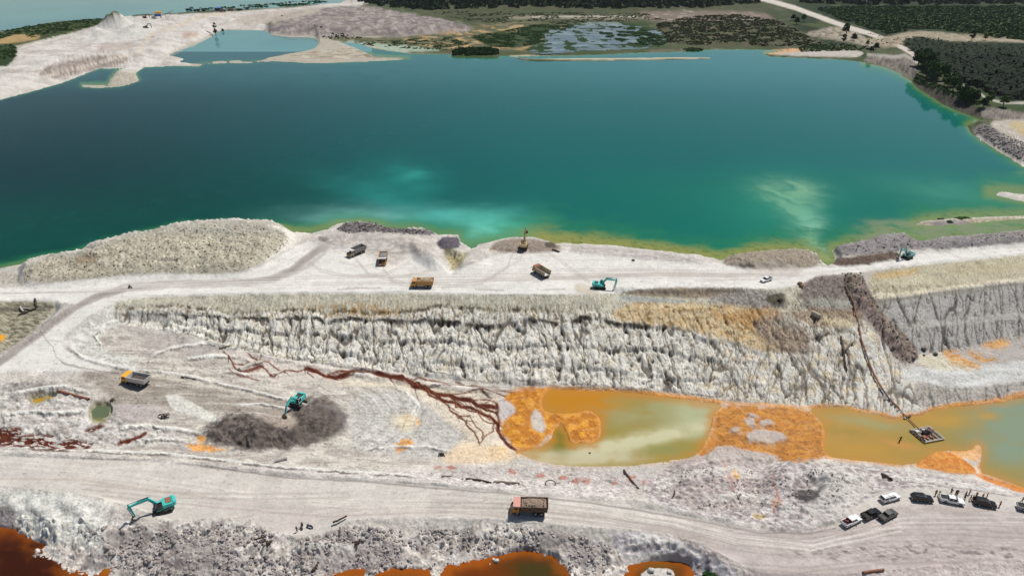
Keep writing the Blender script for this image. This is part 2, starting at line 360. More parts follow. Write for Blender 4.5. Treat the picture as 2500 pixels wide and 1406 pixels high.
mound([(1078,588),(1112,580),(1122,600),(1095,610),(1078,604)], 2.4, 8)
mound([(830,555),(870,546),(930,552),(920,562),(850,566)], 1.8, 7)
mound([(1000,560),(1050,564),(1060,572),(1010,572)], 1.6, 5)
mound([(960,592),(1000,588),(1060,625),(1085,655),(1060,655),(1000,620)], 1.4, 10)
mound([(2070,668),(2100,670),(2115,720),(2150,780),(2200,830),(2238,870),(2215,885),(2180,850),(2130,780),(2080,720)], 1.9, 9, 4, 4)
mound([(490,1055),(530,1030),(580,1012),(620,1015),(650,1040),(650,1075),(560,1092),(500,1078)], 2.0, 24, 14, 5)
mound([(610,1068),(660,1042),(720,1040),(745,1055),(720,1088),(620,1096)], 1.8, 18, 12, 4)
mound([(745,980),(790,965),(840,1010),(850,1040),(800,1068),(740,1060)], 1.9, 26, 12, 5)
mound([(250,1000),(300,990),(400,1000),(380,1030),(290,1035)], .8, 10)
mound([(430,820),(480,815),(500,840),(460,852)], 1.2, 14)
mound([(1880,1160),(1960,1130),(2080,1150),(2110,1190),(2040,1250),(1930,1260),(1870,1215)], 3.8, 36)
mound([(1640,1150),(1720,1130),(1800,1150),(1790,1220),(1690,1210)], 2.4, 30)
mound([(1935,1195),(2000,1192),(2005,1222),(1960,1232),(1930,1222)], -2.4, 8)
mound([(1745,1062),(1800,1050),(1830,1070),(1790,1085)], .5, 6)
if 0: mound([(1560,1400),(1572,1392),(1600,1386),(1640,1390),(1650,1402),(1640,1420),(1565,1420)], 1.6, 6)
mound([(1000,600),(1030,604),(1070,640),(1060,655),(1020,640)], 1.8, 10)
mound([(1125,640),(1150,615),(1190,606),(1200,620),(1170,650),(1130,662)], 1.2, 10)
mound([(0,735),(130,735),(140,752),(90,800),(0,850)], -2.4, 12)
mound([(200,1210),(330,1245),(420,1290),(250,1340),(120,1320),(60,1260)], 1.0, 20)
mound([(1085,620),(1115,615),(1120,650),(1098,668)], -2.6, 12, 3)
i, m = pmask([(1500,700),(1600,697),(1810,697),(1815,712),(1640,716),(1500,712)], 4, 3, 3, 14)
H[i] += 1.2 * m
i, m = pmask(MOUND, 14, 4, 8, 715)
H[i] += (m * (1.3 * fbm(X[i] / 9, Y[i] / 6, 4, 716) + .8 * (.4 - np.abs(perlin(X[i] / 11, Y[i] / 3.4, 717))))).astype(f32)
# road berms
for pts, hh, wd in (([(0,1106),(200,1114),(400,1121),(560,1140),(700,1156),(850,1164),(1050,1178),(1200,1190),(1400,1208),(1550,1226),(1700,1257),(1800,1281),(1900,1291),(1980,1290),(2050,1268)], .8, 4.5),
                    ([(300,722),(500,717),(800,712),(1000,712),(1200,718),(1400,718)], .45, 2.2),
                    ([(2000,664),(2150,652),(2300,636),(2500,618)], .4, 2.5)):
    i = window(pts, 14); d, _ = segd(PX[i], PY[i], pts, False)
    H[i] += (hh * np.exp(-(d / wd) ** 2) * (.7 + .6 * perlin(X[i] / 4, Y[i] / 4, 15))).astype(f32)
# far heaps and banks
mound([(-640,150),(0,118),(120,88),(250,72),(330,60),(420,60),(520,62),(500,88),(430,118),(380,135),(240,160),(120,196),(0,222),(-640,300)], 5.5, 12, 5, 40)
for (cx, cy, hh, rr) in ((272,76,15,34),(300,74,18,38),(336,80,9,36),(236,88,8,34),(256,92,7,26),(318,88,8,26),(418,48,8,26),(440,50,6,34),(545,44,3,50),(212,92,5,20),(520,70,3,40),(808,124,9,30),(780,128,4,26),(2440,99,7,24),(2380,94,5,40),(2300,92,4,30)):
    i = window([(cx - rr, cy - rr * .5), (cx + rr, cy + rr * .5)], 5)
    x0, y0 = unproj(cx, cy, 4); sc = FPX / (y0 * cp + CAM_Z * sp)
    d = np.hypot(X[i] - x0, (Y[i] - y0) * .8) * sc / rr
    H[i] += (hh * np.maximum(0, 1 - d) ** 1.05).astype(f32)
mound([(650,70),(700,45),(800,22),(900,20),(1040,40),(1140,62),(1150,78),(1000,88),(880,84),(760,88),(660,82)], 9, 9, 4, 30)
mound([(2100,140),(2150,128),(2210,150),(2300,180),(2400,230),(2500,255),(3100,300),(3100,360),(2500,285),(2395,283),(2300,247),(2230,200),(2190,168)], 4.5, 9, 3, 15)
mound([(2150,90),(2260,80),(2400,86),(2500,100),(3100,130),(3100,280),(2500,248),(2380,225),(2260,175),(2180,140)], 5.5, 12, 4, 20)
mound([(2370,300),(2420,300),(2500,330),(3100,430),(3100,480),(2500,398),(2440,362)], 3.0, 8, 3, 12)
mound([(1830,5),(1900,10),(2000,40),(2120,80),(2180,110),(2150,125),(2060,118),(1980,85),(1900,45)], 4.0, 9, 4, 20)
mound([(860,18),(1300,26),(1700,28),(1850,5),(1850,-40),(860,-40)], 4.0, 6, 3, 30)
mound([(1500,60),(1700,50),(1850,60),(1950,90),(1900,112),(1700,112),(1600,95)], 2.0, 14, 4, 30)

WLAND = [(-640,170),(0,160),(100,98),(240,60),(330,45),(480,34),(640,24),(860,0),(900,8),(1150,66),(1150,78),(1000,90),(760,90),(640,74),(540,72),(408,132),(420,140),(340,165),(150,204),(0,244),(-640,340)]
i, m = pmask(WLAND, 5, 3, 30, 701)
H[i] += (m * (2.6 * fbm(X[i] / 26, Y[i] / 34, 4, 702) + 2.0 * (.4 - np.abs(perlin(X[i] / 22, Y[i] / 40, 703))))).astype(f32)
i, m = pmask([(120,196),(98,180),(160,152),(250,138),(320,134),(340,150),(300,162),(240,165),(150,200)], 4, 3, 12, 704)
H[i] -= (m * 2.2 * gully(X[i], Y[i], 9, .2, 705)).astype(f32)
# ---------------------------------------------------------------- shorelines
dig(LAKE, 0, jag=2.4, js=7, depth=3, bank=.10)
dig(LAGOON, 0, jag=1.2, js=20, depth=3, bank=.5)
dig(TOPLAKE, 0, jag=1.2, js=40, depth=3, bank=.3)
dig(MARSH, 1.2, jag=2.5, js=22, depth=1, bank=.25)
for q, (pl, z, jg) in enumerate([(POND_A, -9.6, 1.5), (POND_B, -9.6, 1.5), (POND_C, -2.2, 3), (POND_D, -2.2, 1.5), (POND_E, -2.2, 3.5), (POND_F, -2.2, 3), (POND_G, -2.2, 3), (POND_H, -2.2, 3)]):
    dig(pl, z, jag=jg, js=3.5, depth=1.2, bank=.07, seed=q + 3)
i, m = pmask([(1560,1404),(1572,1394),(1600,1388),(1640,1392),(1650,1404),(1640,1420),(1565,1420)], 4, 3, 2, 710); H[i] += 1.7 * m
for b_ in BARS:
    i, m = pmask(b_, 2, 1, 15, 4); H[i] = H[i] * (1 - m) + 1.0 * m
for pl, z in ((POOL_A, -.8), (POOL_B, -1.2)):
    i, m = pmask(pl, 5, 1, 3, 4); H[i] = H[i] * (1 - m) + (z - .25) * m
    dig(pl, z, jag=1, js=3, depth=.5, bank=.05)
    i, sd = sdpoly(pl, 3); k = sd > 2; H[i[k]] = z - .4
i, m = pmask(POOL_C, 4, 1, 3, 4); H[i] = H[i] * (1 - m) + .5 * m

# ---------------------------------------------------------------- rubble: boulders and clods raised out of the sheet
CLOD = np.zeros_like(X); CLODV = np.full_like(X, .5)
def rubble(poly, size, height, dens=.75, edge=8, seed=1, jag=6, js=6):
    i, m = pmask(poly, edge, jag, js, seed + 90)
    x, y = X[i], Y[i]
    x = x + .35 * size * perlin(x / size, y / size, seed); y = y + .35 * size * perlin(x / size + 9, y / size, seed + 1)
    d1, d2, r1, r2, dx_, dy_ = worley(x / size, y / size, seed)
    rad = .3 + .32 * r2
    keep = (r1 < dens * m * (.25 + 1.1 * sstep(-.25, .35, fbm(x / 7, y / 6, 3, seed + 60))))
    dome = np.clip(1.7 * (1 - d1 / rad), 0, 1) * keep
    tx = (r1 * 17 % 1 - .5) * 1.6; ty = (r1 * 29 % 1 - .5) * 1.6
    H[i] += (height * .5 * dome * ((.3 + r2) + tx * dx_ + ty * dy_)).astype(f32)
    u = dome > .05
    CLOD[i[u]] = 1; CLODV[i[u]] = r2[u]
RUB = [(-640,1250),(0,1240),(90,1270),(210,1280),(300,1262),(350,1290),(430,1268),(560,1268),(640,1280),(720,1318),(820,1290),(870,1280),(940,1285),(1000,1300),(1090,1290),(1200,1275),(1290,1285),(1400,1300),(1500,1330),(1560,1400),(1600,1500),(-640,1500)]
rubble(MOUND, 1.7, 1.0, .75, 6, 71)
rubble(MOUND, .9, .45, .8, 6, 72)
rubble(RUB, 2.4, 1.2, .26, 10, 73)
rubble(RUB, 1.25, .8, .45, 8, 74)
rubble(RUB, .7, .4, .6, 8, 75)
i, m = pmask(RUB, 10, 6, 6, 76)
H[i] += (m * (.5 * fbm(X[i] / 4, Y[i] / 3, 4, 77))).astype(f32)
DARKLUMPS = [[(822,560),(850,541),(900,541),(935,550),(1000,560),(1055,562),(1062,574),(1000,572),(930,566),(850,570)],
 [(1066,590),(1085,578),(1122,578),(1124,602),(1095,612),(1070,605)],
 [(1760,640),(1800,626),(1850,618),(1960,612),(2010,640),(1980,655),(1850,655),(1780,650)],
 [(2030,612),(2060,600),(2115,592),(2150,576),(2215,574),(2250,592),(2300,586),(2500,566),(3100,535),(3100,562),(2500,590),(2330,606),(2230,608),(2120,622),(2050,624)],
 [(2052,668),(2102,666),(2126,715),(2160,770),(2212,820),(2246,868),(2228,890),(2190,880),(2140,800),(2078,722)],
 [(490,1050),(540,1020),(600,1010),(650,1035),(740,1045),(720,1088),(620,1096),(560,1092),(500,1075)],
 [(2370,318),(2400,302),(2440,318),(2500,345),(3100,440),(3100,480),(2500,400),(2440,365),(2400,340)],
 [(205,205),(260,207),(285,180),(320,178),(334,195),(300,205),(240,210)]]
for q, pl in enumerate(DARKLUMPS):
    rubble(pl, 1.9, 1.1 if q != 4 else .9, .75 if q not in (4, 5) else .4, 5, 80 + q, 3, 4)
    rubble(pl, .95, .5, .75, 5, 90 + q, 3, 4)
    if q in (4, 5):
        i, m = pmask(pl, 7, 6, 4, 190 + q); H[i] += (m * (1.0 * fbm(X[i] / 5, Y[i] / 4, 4, 191) + .3 * fbm(X[i] / 1.6, Y[i] / 1.4, 3, 192))).astype(f32)
ROUGHS = [[(1560,1235),(1530,1190),(1620,1150),(1750,1110),(1850,1118),(2000,1125),(2110,1132),(2250,1150),(2400,1175),(2500,1205),(2500,1212),(2300,1192),(2160,1195),(2060,1262),(1980,1288),(1900,1290),(1800,1280),(1700,1255)],
 [(0,930),(130,930),(220,960),(300,1035),(420,1050),(500,1090),(0,1100)],
 [(1080,1140),(1500,1142),(1560,1200),(1400,1200),(1100,1178)],
 [(360,880),(480,880),(620,920),(520,935),(380,905)],
 [(1480,1298),(1620,1304),(1720,1336),(1830,1402),(1880,1450),(1700,1450),(1700,1360),(1600,1346),(1500,1360)]]
for q, pl in enumerate(ROUGHS):
    rubble(pl, 1.2, .5, .35, 8, 100 + q)
    i, m = pmask(pl, 12, 6, 6, 110 + q)
    H[i] += (m * (.6 * fbm(X[i] / 3.2, Y[i] / 2.4, 4, 120 + q) + .35 * (1 - 2 * np.abs(perlin(X[i] / 2.2, Y[i] / 1.6, 125 + q))))).astype(f32)
# uneven scraped floor of the pit
FLOOR = [(150,850),(260,800),(330,790),(420,815),(540,850),(700,886),(900,908),(1050,922),(1200,936),(1340,945),(1330,1000),(1250,1100),(1080,1140),(850,1150),(560,1135),(200,1105),(0,1095),(-640,1090),(-640,1000),(0,925),(200,925),(320,905),(180,880)]
i, m = pmask(FLOOR, 8, 4, 6, 130)
th = .25
xr = X[i] * math.cos(th) + Y[i] * math.sin(th); yr = -X[i] * math.sin(th) + Y[i] * math.cos(th)
H[i] += (m * (.3 * fbm(xr / 9, yr / 2.2, 4, 131) + .22 * (1 - 2 * np.abs(perlin(xr / 6, yr / 1.4, 133))))).astype(f32)
# scalloped spoil tongue east of the dark heap
SC = [(850,980),(950,965),(1060,1000),(1120,1040),(1080,1130),(900,1110),(860,1060)]
i, m = pmask(SC, 14, 4, 6, 135)
x0, y0 = unproj(800, 1010, -3)
ang = np.arctan2(Y[i] - y0, X[i] - x0); rad = np.hypot(X[i] - x0, Y[i] - y0)
H[i] += (m * .28 * np.maximum(0, np.sin(ang * 60 + 3 * perlin(rad / 4, ang * 6, 136))) * (.4 + .6 * np.abs(perlin(X[i] / 5, Y[i] / 5, 137)))).astype(f32)
# fine crumbs on everything that is not driven over
k = np.nonzero((land_rough > .2) & (Y < 420))[0]
q_ = land_rough[k]
H[k] += (q_ * .16 * (.5 - np.abs(perlin(X[k] / 1.9, Y[k] / 1.5, 152)))).astype(f32)
H[k] += (q_ * (.10 * (.5 - np.abs(perlin(X[k] / .9, Y[k] / .9, 150))) + .06 * perlin(X[k] / .45, Y[k] / .45, 151))).astype(f32)
PX2, PY2 = proj(X, Y, H)
PX = PX2.astype(f32); PY = PY2.astype(f32)
# ---------------------------------------------------------------- ground colours (soil reflectance; dark bands on the pit wall are painted shade)
GAIN = .80
C = np.zeros((X.size, 3), f32)
ALL = np.arange(X.size)
def put(i, m, rgb, amt=1.0):
    c = (lin(rgb) * GAIN).astype(f32)
    a = (np.clip(m * amt, 0, 1)).astype(f32)[:, None]
    C[i] = C[i] * (1 - a) + c * a
def paint(poly, rgb, soft=5, jag=5, js=6, seed=3, amt=1.0, rgb2=None, ns=4, sx=1.0, thr=0.0, sharp=.25):
    i, m = pmask(poly, soft, jag, js, seed)
    put(i, m, rgb, amt)
    if rgb2 is not None:
        n = fbm(X[i] / (ns * sx), Y[i] / ns, 4, seed + 50, .6)
        put(i, m * sstep(thr - sharp, thr + sharp, n), rgb2, amt)
def stroke(pts, wpx, rgb, amt=1.0, soft=.6, wob=1.5, wl=3, seed=1, taper=False):
    i = window(pts, wpx * 2 + wob * 2 + 4)
    x = PX[i] + wob * perlin(X[i] / wl, Y[i] / wl, seed) + .5 * wob * perlin(X[i] / wl * 2.3, Y[i] / wl * 2.3, seed + 1)
    y = PY[i] + .6 * wob * perlin(X[i] / wl + 7, Y[i] / wl, seed + 2)
    d, t = segd(x, y, pts, False)
    wv = wpx * (1 - .75 * t / (len(pts) - 1)) if taper else wpx
    m = sstep(wv + soft, np.maximum(wv - soft, 0), d)
    k = m > .01
    put(i[k], m[k], rgb, amt)
    return i[k], m[k]
WHITE = (226, 220, 212)
C[:] = lin((196, 190, 182)) * GAIN
nA = fbm(X / 7, Y / 7, 4, 201); nB = fbm(X / 30, Y / 30, 3, 205); nC = fbm(X / 2.2, Y / 2.2, 3, 206)
put(ALL, sstep(-.1, .5, nA), (214, 208, 200)); put(ALL, sstep(.0, .6, nC), (172, 165, 158), .55)
yfar = sstep(300, 200, PY)
i = np.nonzero((PY < 330) & (Y > 300))[0]
fx, fy = X[i], Y[i]
base = sstep(-.2, .4, fbm(fx / 60, fy / 90, 4, 490))
put(i, np.ones(len(i)), (88, 96, 66)); put(i, base, (66, 84, 50))
put(i, sstep(.15, .5, fbm(fx / 30, fy / 45, 4, 491)), (124, 116, 100), .8)
put(i, sstep(1880, 1980, PX[i]) * sstep(118, 100, PY[i]), (44, 58, 36), .9); put(i, sstep(1880, 1980, PX[i]) * sstep(118, 100, PY[i]) * sstep(.1, .4, fbm(fx / 50, fy / 90, 3, 495)), (88, 96, 60), .8)
put(i, sstep(1000, 1100, PX[i]) * sstep(60, 50, PY[i]) * sstep(1950, 1850, PX[i]), (84, 86, 62), .7)
# rubble apron below the near road
RUBC = RUB
def lifted(pl, dy): return [(a_, b_ - dy) for a_, b_ in pl]
paint(RUBC, (214, 206, 197), 8, 8, 5, 207, 1, (180, 170, 163), 2.6, 1, .08)
i, m = pmask(RUBC, 8, 8, 5, 208)
put(i, m * sstep(.15, .5, fbm(X[i] / 9, Y[i] / 7, 3, 209)), (118, 110, 110), .75)
put(i, m * sstep(.05, .4, fbm(X[i] / 5, Y[i] / 4, 3, 210)), (216, 210, 205), .8)
for pl in ([(240,1310),(300,1290),(440,1300),(560,1330),(640,1400),(640,1500),(400,1500),(420,1400),(300,1360)], [(700,1330),(900,1310),(1000,1340),(960,1400),(760,1400)], [(1290,1290),(1420,1300),(1500,1350),(1440,1390),(1320,1330)]):
    paint(pl, (128, 119, 120), 14, 14, 5, 211, .5)
paint([(0,1195),(200,1208),(260,1240),(250,1330),(190,1330),(60,1300),(30,1240),(0,1230),(-640,1200)], (222, 221, 214), 10, 8, 5, 212, 1, (196, 194, 186), 2.4)
paint([(0,1235),(35,1240),(40,1290),(0,1290),(-300,1280),(-300,1235)], (120, 112, 116), 7, 6, 4, 213, .8)
paint([(1490,1296),(1620,1302),(1720,1335),(1810,1400),(1800,1500),(1690,1450),(1690,1360),(1600,1345),(1520,1360),(1500,1330)], (205, 201, 202), 8, 6, 5, 214, .9, (170, 160, 162), 2.5)
# near road
def road(poly, rgb, seed):
    i, m = pmask(poly, 4, 3, 5, seed)
    put(i, m, rgb)
    put(i, m * sstep(.0, .7, fbm(X[i] / 22, Y[i] / 1.6, 4, seed + 1, .6)), (208, 198, 190), .55)
    put(i, m * sstep(.05, .7, fbm(X[i] / 14, Y[i] / 2.6 + 3, 4, seed + 2)), (232, 226, 218), .6)
    put(i, m * sstep(.42, .55, fbm(X[i] / 1.5, Y[i] / 1.0, 3, seed + 3)), (165, 156, 150), .5)
road(NEAR_ROAD, (216, 209, 200), 220)
paint([(1600,1270),(1900,1300),(2060,1285),(2200,1225),(2500,1240),(3100,1310),(3100,1500),(2100,1500),(1850,1500),(1800,1380),(1700,1330),(1560,1300)], (206, 194, 189), 22, 10, 9, 226, .9, (192, 179, 174), 3.5, 4)
for k_, (yy) in enumerate((1302, 1315, 1330, 1372, 1384, 1345, 1290)):
    stroke([(1650, 1285 + k_ * 6), (1800, yy), (1950, yy + 14), (2150, yy - 8), (2300, yy - 12), (2560, yy + 2)], 2.0, (168, 155, 150), .5, 2, 3, 8, 230 + k_)
i, m = pmask([(1880,1345),(2100,1325),(2300,1320),(2500,1335),(2500,1368),(2200,1368),(1950,1365)], 12, 8, 6, 238)
put(i, m * sstep(.1, .35, fbm(X[i] / 2.6, Y[i] / 1.5, 4, 239)), (138, 126, 124), .8)
H[i] += .25 * m * fbm(X[i] / 1.2, Y[i] / .9, 3, 240)
paint([(540,1215),(700,1230),(860,1262),(700,1300),(600,1262)], (206, 194, 188), 16, 10, 6, 241, .6)
for q in range(14):
    x0 = 60 + q * 95 + 31 * math.sin(q * 3.1)
    y0 = np.interp(x0, [0, 600, 1500], [1150, 1205, 1250]) + 22 * math.sin(q * 5.7)
    stroke([(x0 - 5, y0 + 1), (x0 + 5, y0)], 1.3, (150, 140, 135), .6, 1, 2, 1, 242 + q)
stroke([(250,1210),(520,1237),(800,1262),(900,1255),(1100,1250),(1230,1262)], 2.2, (196, 182, 174), .8, 2, 3, 9, 244)
stroke([(0,1168),(200,1172),(420,1202),(560,1222)], 2.2, (198, 184, 172), .7, 2, 3, 9, 245)
stroke([(200,1118),(400,1124),(560,1146),(700,1166),(900,1176),(1050,1190),(1250,1206),(1450,1228),(1560,1245),(1700,1270),(1850,1300),(1980,1301),(2040,1288)], 2.0, (140, 128, 126), .65, 1.5, 2, 5, 246)
# bank between road and pit
paint([(0,1094),(300,1096),(560,1118),(850,1142),(1080,1150),(1300,1160),(1500,1178),(1560,1205),(1500,1222),(1200,1190),(850,1162),(560,1138),(200,1112),(0,1105)], (224, 218, 212), 4, 3, 4, 250, 1, (190, 182, 178), 1.6)
paint([(1080,1140),(1500,1142),(1600,1150),(1560,1200),(1400,1178),(1250,1166),(1080,1160)], (186, 176, 170), 6, 5, 3, 251, .9, (205, 200, 196), 1.5)
for (x_, y_) in ((1100,1140),(1250,1152),(1318,1160),(1372,1165),(1405,1172),(1430,1172),(1500,1178),(1575,1175),(1612,1182),(1068,1140),(1800,1175),(1880,1230),(1540,1165)):
    paint([(x_ - 9, y_ - 4), (x_ + 8, y_ - 5), (x_ + 12, y_ + 5), (x_ - 6, y_ + 6)], (176, 92, 68), 4, 9, 1.6, 252 + x_, .7)
paint([(1640,1130),(1750,1108),(1900,1125),(2110,1135),(2250,1155),(2400,1178),(2500,1206),(2500,1212),(2300,1190),(2160,1193),(2090,1235),(2045,1266),(1980,1288),(1900,1288),(1780,1272),(1600,1235),(1560,1190)], (212, 206, 203), 6, 6, 5, 260, 1, (168, 158, 156), 1.8)
paint([(1620,1130),(1750,1100),(1860,1120),(1900,1160),(1850,1240),(1750,1250),(1640,1220)], (205, 190, 184), 14, 10, 5, 261, .6, (150, 140, 140), 1.6)
paint([(2000,1170),(2080,1160),(2130,1190),(2080,1240),(2010,1270),(1960,1250)], (205, 199, 194), 10, 5, 5, 262, .8)
paint([(1935,1197),(1998,1192),(2004,1215),(1965,1222),(1935,1212)], (74, 68, 70), 4, 5, 2, 263, .9)
paint([(1880,1222),(1905,1215),(1912,1236),(1885,1240)], (190, 118, 90), 3, 4, 2, 264, .9)
stroke([(1765,1122),(1772,1150),(1785,1170),(1792,1200)], 1.6, (200, 120, 90), .8, 1, 3, 2, 265)
stroke([(1885,1160),(1890,1190),(1902,1215),(1890,1250)], 1.6, (190, 112, 88), .8, 1, 3, 2, 266)
paint([(1786,1150),(1794,1148),(1806,1168),(1800,1172),(1790,1166)], (226, 168, 60), 2, 1, 2, 267)
paint([(1838,1252),(1870,1258),(1866,1266),(1836,1262)], (200, 170, 90), 3, 4, 2, 268, .7)
# pit floor
paint(FLOOR, (202, 196, 186), 6, 4, 6, 270, 1, (176, 168, 160), 4, 2.6)
i, m = pmask(FLOOR, 8, 4, 6, 271)
put(i, m * sstep(.1, .5, fbm(xr[: len(i)] / 4, yr[: len(i)] / 1.6, 3, 272) if len(i) == len(xr) else fbm(X[i] / 4, Y[i] / 1.6, 3, 272)), (222, 216, 204), .7)
put(i, m * sstep(.45, .6, fbm(X[i] / 3.4, Y[i] / 1.5, 4, 273)), (120, 108, 100), .6)
paint([(250,720),(300,728),(240,762),(180,810),(165,850),(220,890),(330,905),(340,880),(250,860),(240,820),(310,775),(420,760),(300,745)], (220, 218, 210), 7, 5, 6, 274, 1, (195, 194, 186), 2.6)
paint([(320,800),(420,790),(540,838),(560,870),(440,890),(340,850)], (190, 184, 176), 14, 8, 6, 275, .8, (172, 164, 158), 2, 3)
paint([(180,905),(320,905),(480,935),(620,965),(760,990),(820,1020),(700,1030),(560,1015),(420,1000),(280,1000),(270,960)], (172, 163, 153), 10, 7, 6, 276, .95, (152, 142, 132), 2.2, 3)
paint([(270,990),(300,985),(400,990),(400,1015),(340,1034),(285,1030)], (186, 176, 172), 4, 3, 4, 277, 1)
paint([(400,960),(440,965),(545,1025),(530,1034),(420,1000)], (216, 214, 206), 3, 2, 3, 278, .9)
paint([(340,905),(420,912),(560,938),(660,962),(640,974),(500,945),(360,918)], (206, 198, 184), 4, 4, 4, 279, .8)
paint([(495,1048),(540,1020),(610,1008),(660,1030),(745,1040),(730,1085),(640,1098),(560,1090),(500,1072)], (80, 73, 70), 9, 16, 4, 280, 1, (118, 108, 102), 2.0)
paint([(700,1000),(745,972),(800,965),(850,1010),(852,1045),(800,1070),(740,1060)], (92, 84, 78), 12, 14, 4, 281, 1, (130, 120, 112), 2.0)
paint([(800,985),(850,1010),(850,1045),(800,1050),(780,1010)], (140, 140, 142), 12, 8, 3, 282, .45)
paint([(600,1050),(660,1036),(735,1022),(775,995),(825,1000),(845,1045),(770,1082),(640,1094)], (84, 77, 73), 10, 18, 4, 289, .9, (118, 108, 101), 2.2)
paint([(630,1010),(700,1000),(730,1030),(700,1048),(650,1030)], (176, 162, 150), 8, 5, 4, 283, .8)
paint([(860,960),(960,955),(1060,990),(1130,1040),(1100,1120),(900,1112),(850,1070)], (206, 202, 194), 12, 6, 5, 284, .9, (186, 182, 178), 2)
for pl in ([(960,1100),(975,1075),(1010,1068),(1008,1085),(980,1105)], [(1010,1012),(1028,1030),(1020,1038)], [(980,1015),(1000,1010),(1002,1024)], [(455,1080),(500,1085),(560,1098),(500,1104),(460,1095)], [(480,1065),(500,1062),(505,1076),(485,1078)]):
    paint(pl, (228, 165, 88), 3, 6, 2.5, 285, .9)
paint([(960,1012),(1010,1010),(1020,1040),(990,1055),(960,1035)], (230, 214, 176), 12, 6, 4, 286, .7)
paint([(0,930),(120,930),(215,975),(280,1030),(420,1045),(470,1085),(0,1092),(-640,1090),(-640,930)], (214, 209, 203), 10, 8, 5, 287, .95, (172, 164, 158), 2.4, 1.8, .1)
paint([(20,935),(130,930),(160,950),(60,970)], (110, 104, 102), 9, 9, 3, 288, .6)
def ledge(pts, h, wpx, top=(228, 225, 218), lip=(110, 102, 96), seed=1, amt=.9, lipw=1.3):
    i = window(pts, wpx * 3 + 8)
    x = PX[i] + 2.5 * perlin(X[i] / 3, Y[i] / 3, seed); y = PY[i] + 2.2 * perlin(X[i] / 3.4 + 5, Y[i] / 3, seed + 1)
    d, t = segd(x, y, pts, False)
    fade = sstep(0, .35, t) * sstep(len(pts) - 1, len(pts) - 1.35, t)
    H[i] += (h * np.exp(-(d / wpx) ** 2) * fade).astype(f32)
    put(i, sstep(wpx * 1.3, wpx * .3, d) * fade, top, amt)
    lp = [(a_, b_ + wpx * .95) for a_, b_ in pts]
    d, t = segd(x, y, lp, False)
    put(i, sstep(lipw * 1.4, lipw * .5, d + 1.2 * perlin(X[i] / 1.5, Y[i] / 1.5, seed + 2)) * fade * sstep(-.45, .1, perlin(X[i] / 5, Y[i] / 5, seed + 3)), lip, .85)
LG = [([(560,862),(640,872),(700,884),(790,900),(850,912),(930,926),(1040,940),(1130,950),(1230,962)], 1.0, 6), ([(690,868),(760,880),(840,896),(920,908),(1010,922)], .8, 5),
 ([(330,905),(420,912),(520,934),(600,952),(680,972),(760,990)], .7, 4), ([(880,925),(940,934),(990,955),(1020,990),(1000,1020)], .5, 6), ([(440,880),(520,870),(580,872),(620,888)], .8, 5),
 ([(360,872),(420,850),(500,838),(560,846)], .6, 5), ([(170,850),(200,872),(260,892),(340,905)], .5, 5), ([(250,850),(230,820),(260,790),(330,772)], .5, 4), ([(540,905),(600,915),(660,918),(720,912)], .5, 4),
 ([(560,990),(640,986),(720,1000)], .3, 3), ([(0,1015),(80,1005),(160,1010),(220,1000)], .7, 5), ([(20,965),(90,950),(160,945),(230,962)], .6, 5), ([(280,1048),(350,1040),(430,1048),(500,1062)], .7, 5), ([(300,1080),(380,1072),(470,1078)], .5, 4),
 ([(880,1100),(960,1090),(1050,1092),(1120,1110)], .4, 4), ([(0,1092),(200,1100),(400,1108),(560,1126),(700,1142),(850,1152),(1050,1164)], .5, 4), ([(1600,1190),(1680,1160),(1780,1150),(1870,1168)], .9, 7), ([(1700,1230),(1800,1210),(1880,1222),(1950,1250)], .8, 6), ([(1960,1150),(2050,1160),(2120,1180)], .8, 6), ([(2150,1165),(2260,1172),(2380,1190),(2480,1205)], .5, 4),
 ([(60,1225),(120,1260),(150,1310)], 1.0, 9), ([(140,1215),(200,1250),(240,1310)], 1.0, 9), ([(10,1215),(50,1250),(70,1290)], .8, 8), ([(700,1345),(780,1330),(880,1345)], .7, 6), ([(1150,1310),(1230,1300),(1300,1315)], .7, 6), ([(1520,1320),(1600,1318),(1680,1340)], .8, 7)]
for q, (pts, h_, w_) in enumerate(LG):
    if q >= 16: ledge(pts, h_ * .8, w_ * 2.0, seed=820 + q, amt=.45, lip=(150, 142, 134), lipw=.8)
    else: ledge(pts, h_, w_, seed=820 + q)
# curved scrape marks round the heap and across the floor
for q in range(9):
    rr = 62 + 17 * q; pts = [(805 + rr * 1.15 * math.cos(th_), 1012 + rr * .62 * math.sin(th_)) for th_ in np.linspace(-1.15, 1.0, 9)]
    stroke(pts, 1.3, ((150, 142, 134), (226, 222, 214))[q % 2], .6, 1.2, 5, 5, 850 + q)
for q in range(16):
    y0 = 842 + 11 * q; x0 = 210 + 19 * q; pts = [(x0 + 52 * k_, y0 + 2.2 * k_ * (k_ - 2) * .6) for k_ in range(5)]
    stroke(pts, 1.1, ((152, 143, 134), (224, 219, 209))[q % 2], .5, 1.2, 6, 6, 870 + q)
def Z(ox, oy, s, pts): return [(ox + a / s, oy + b / s) for a, b in pts]
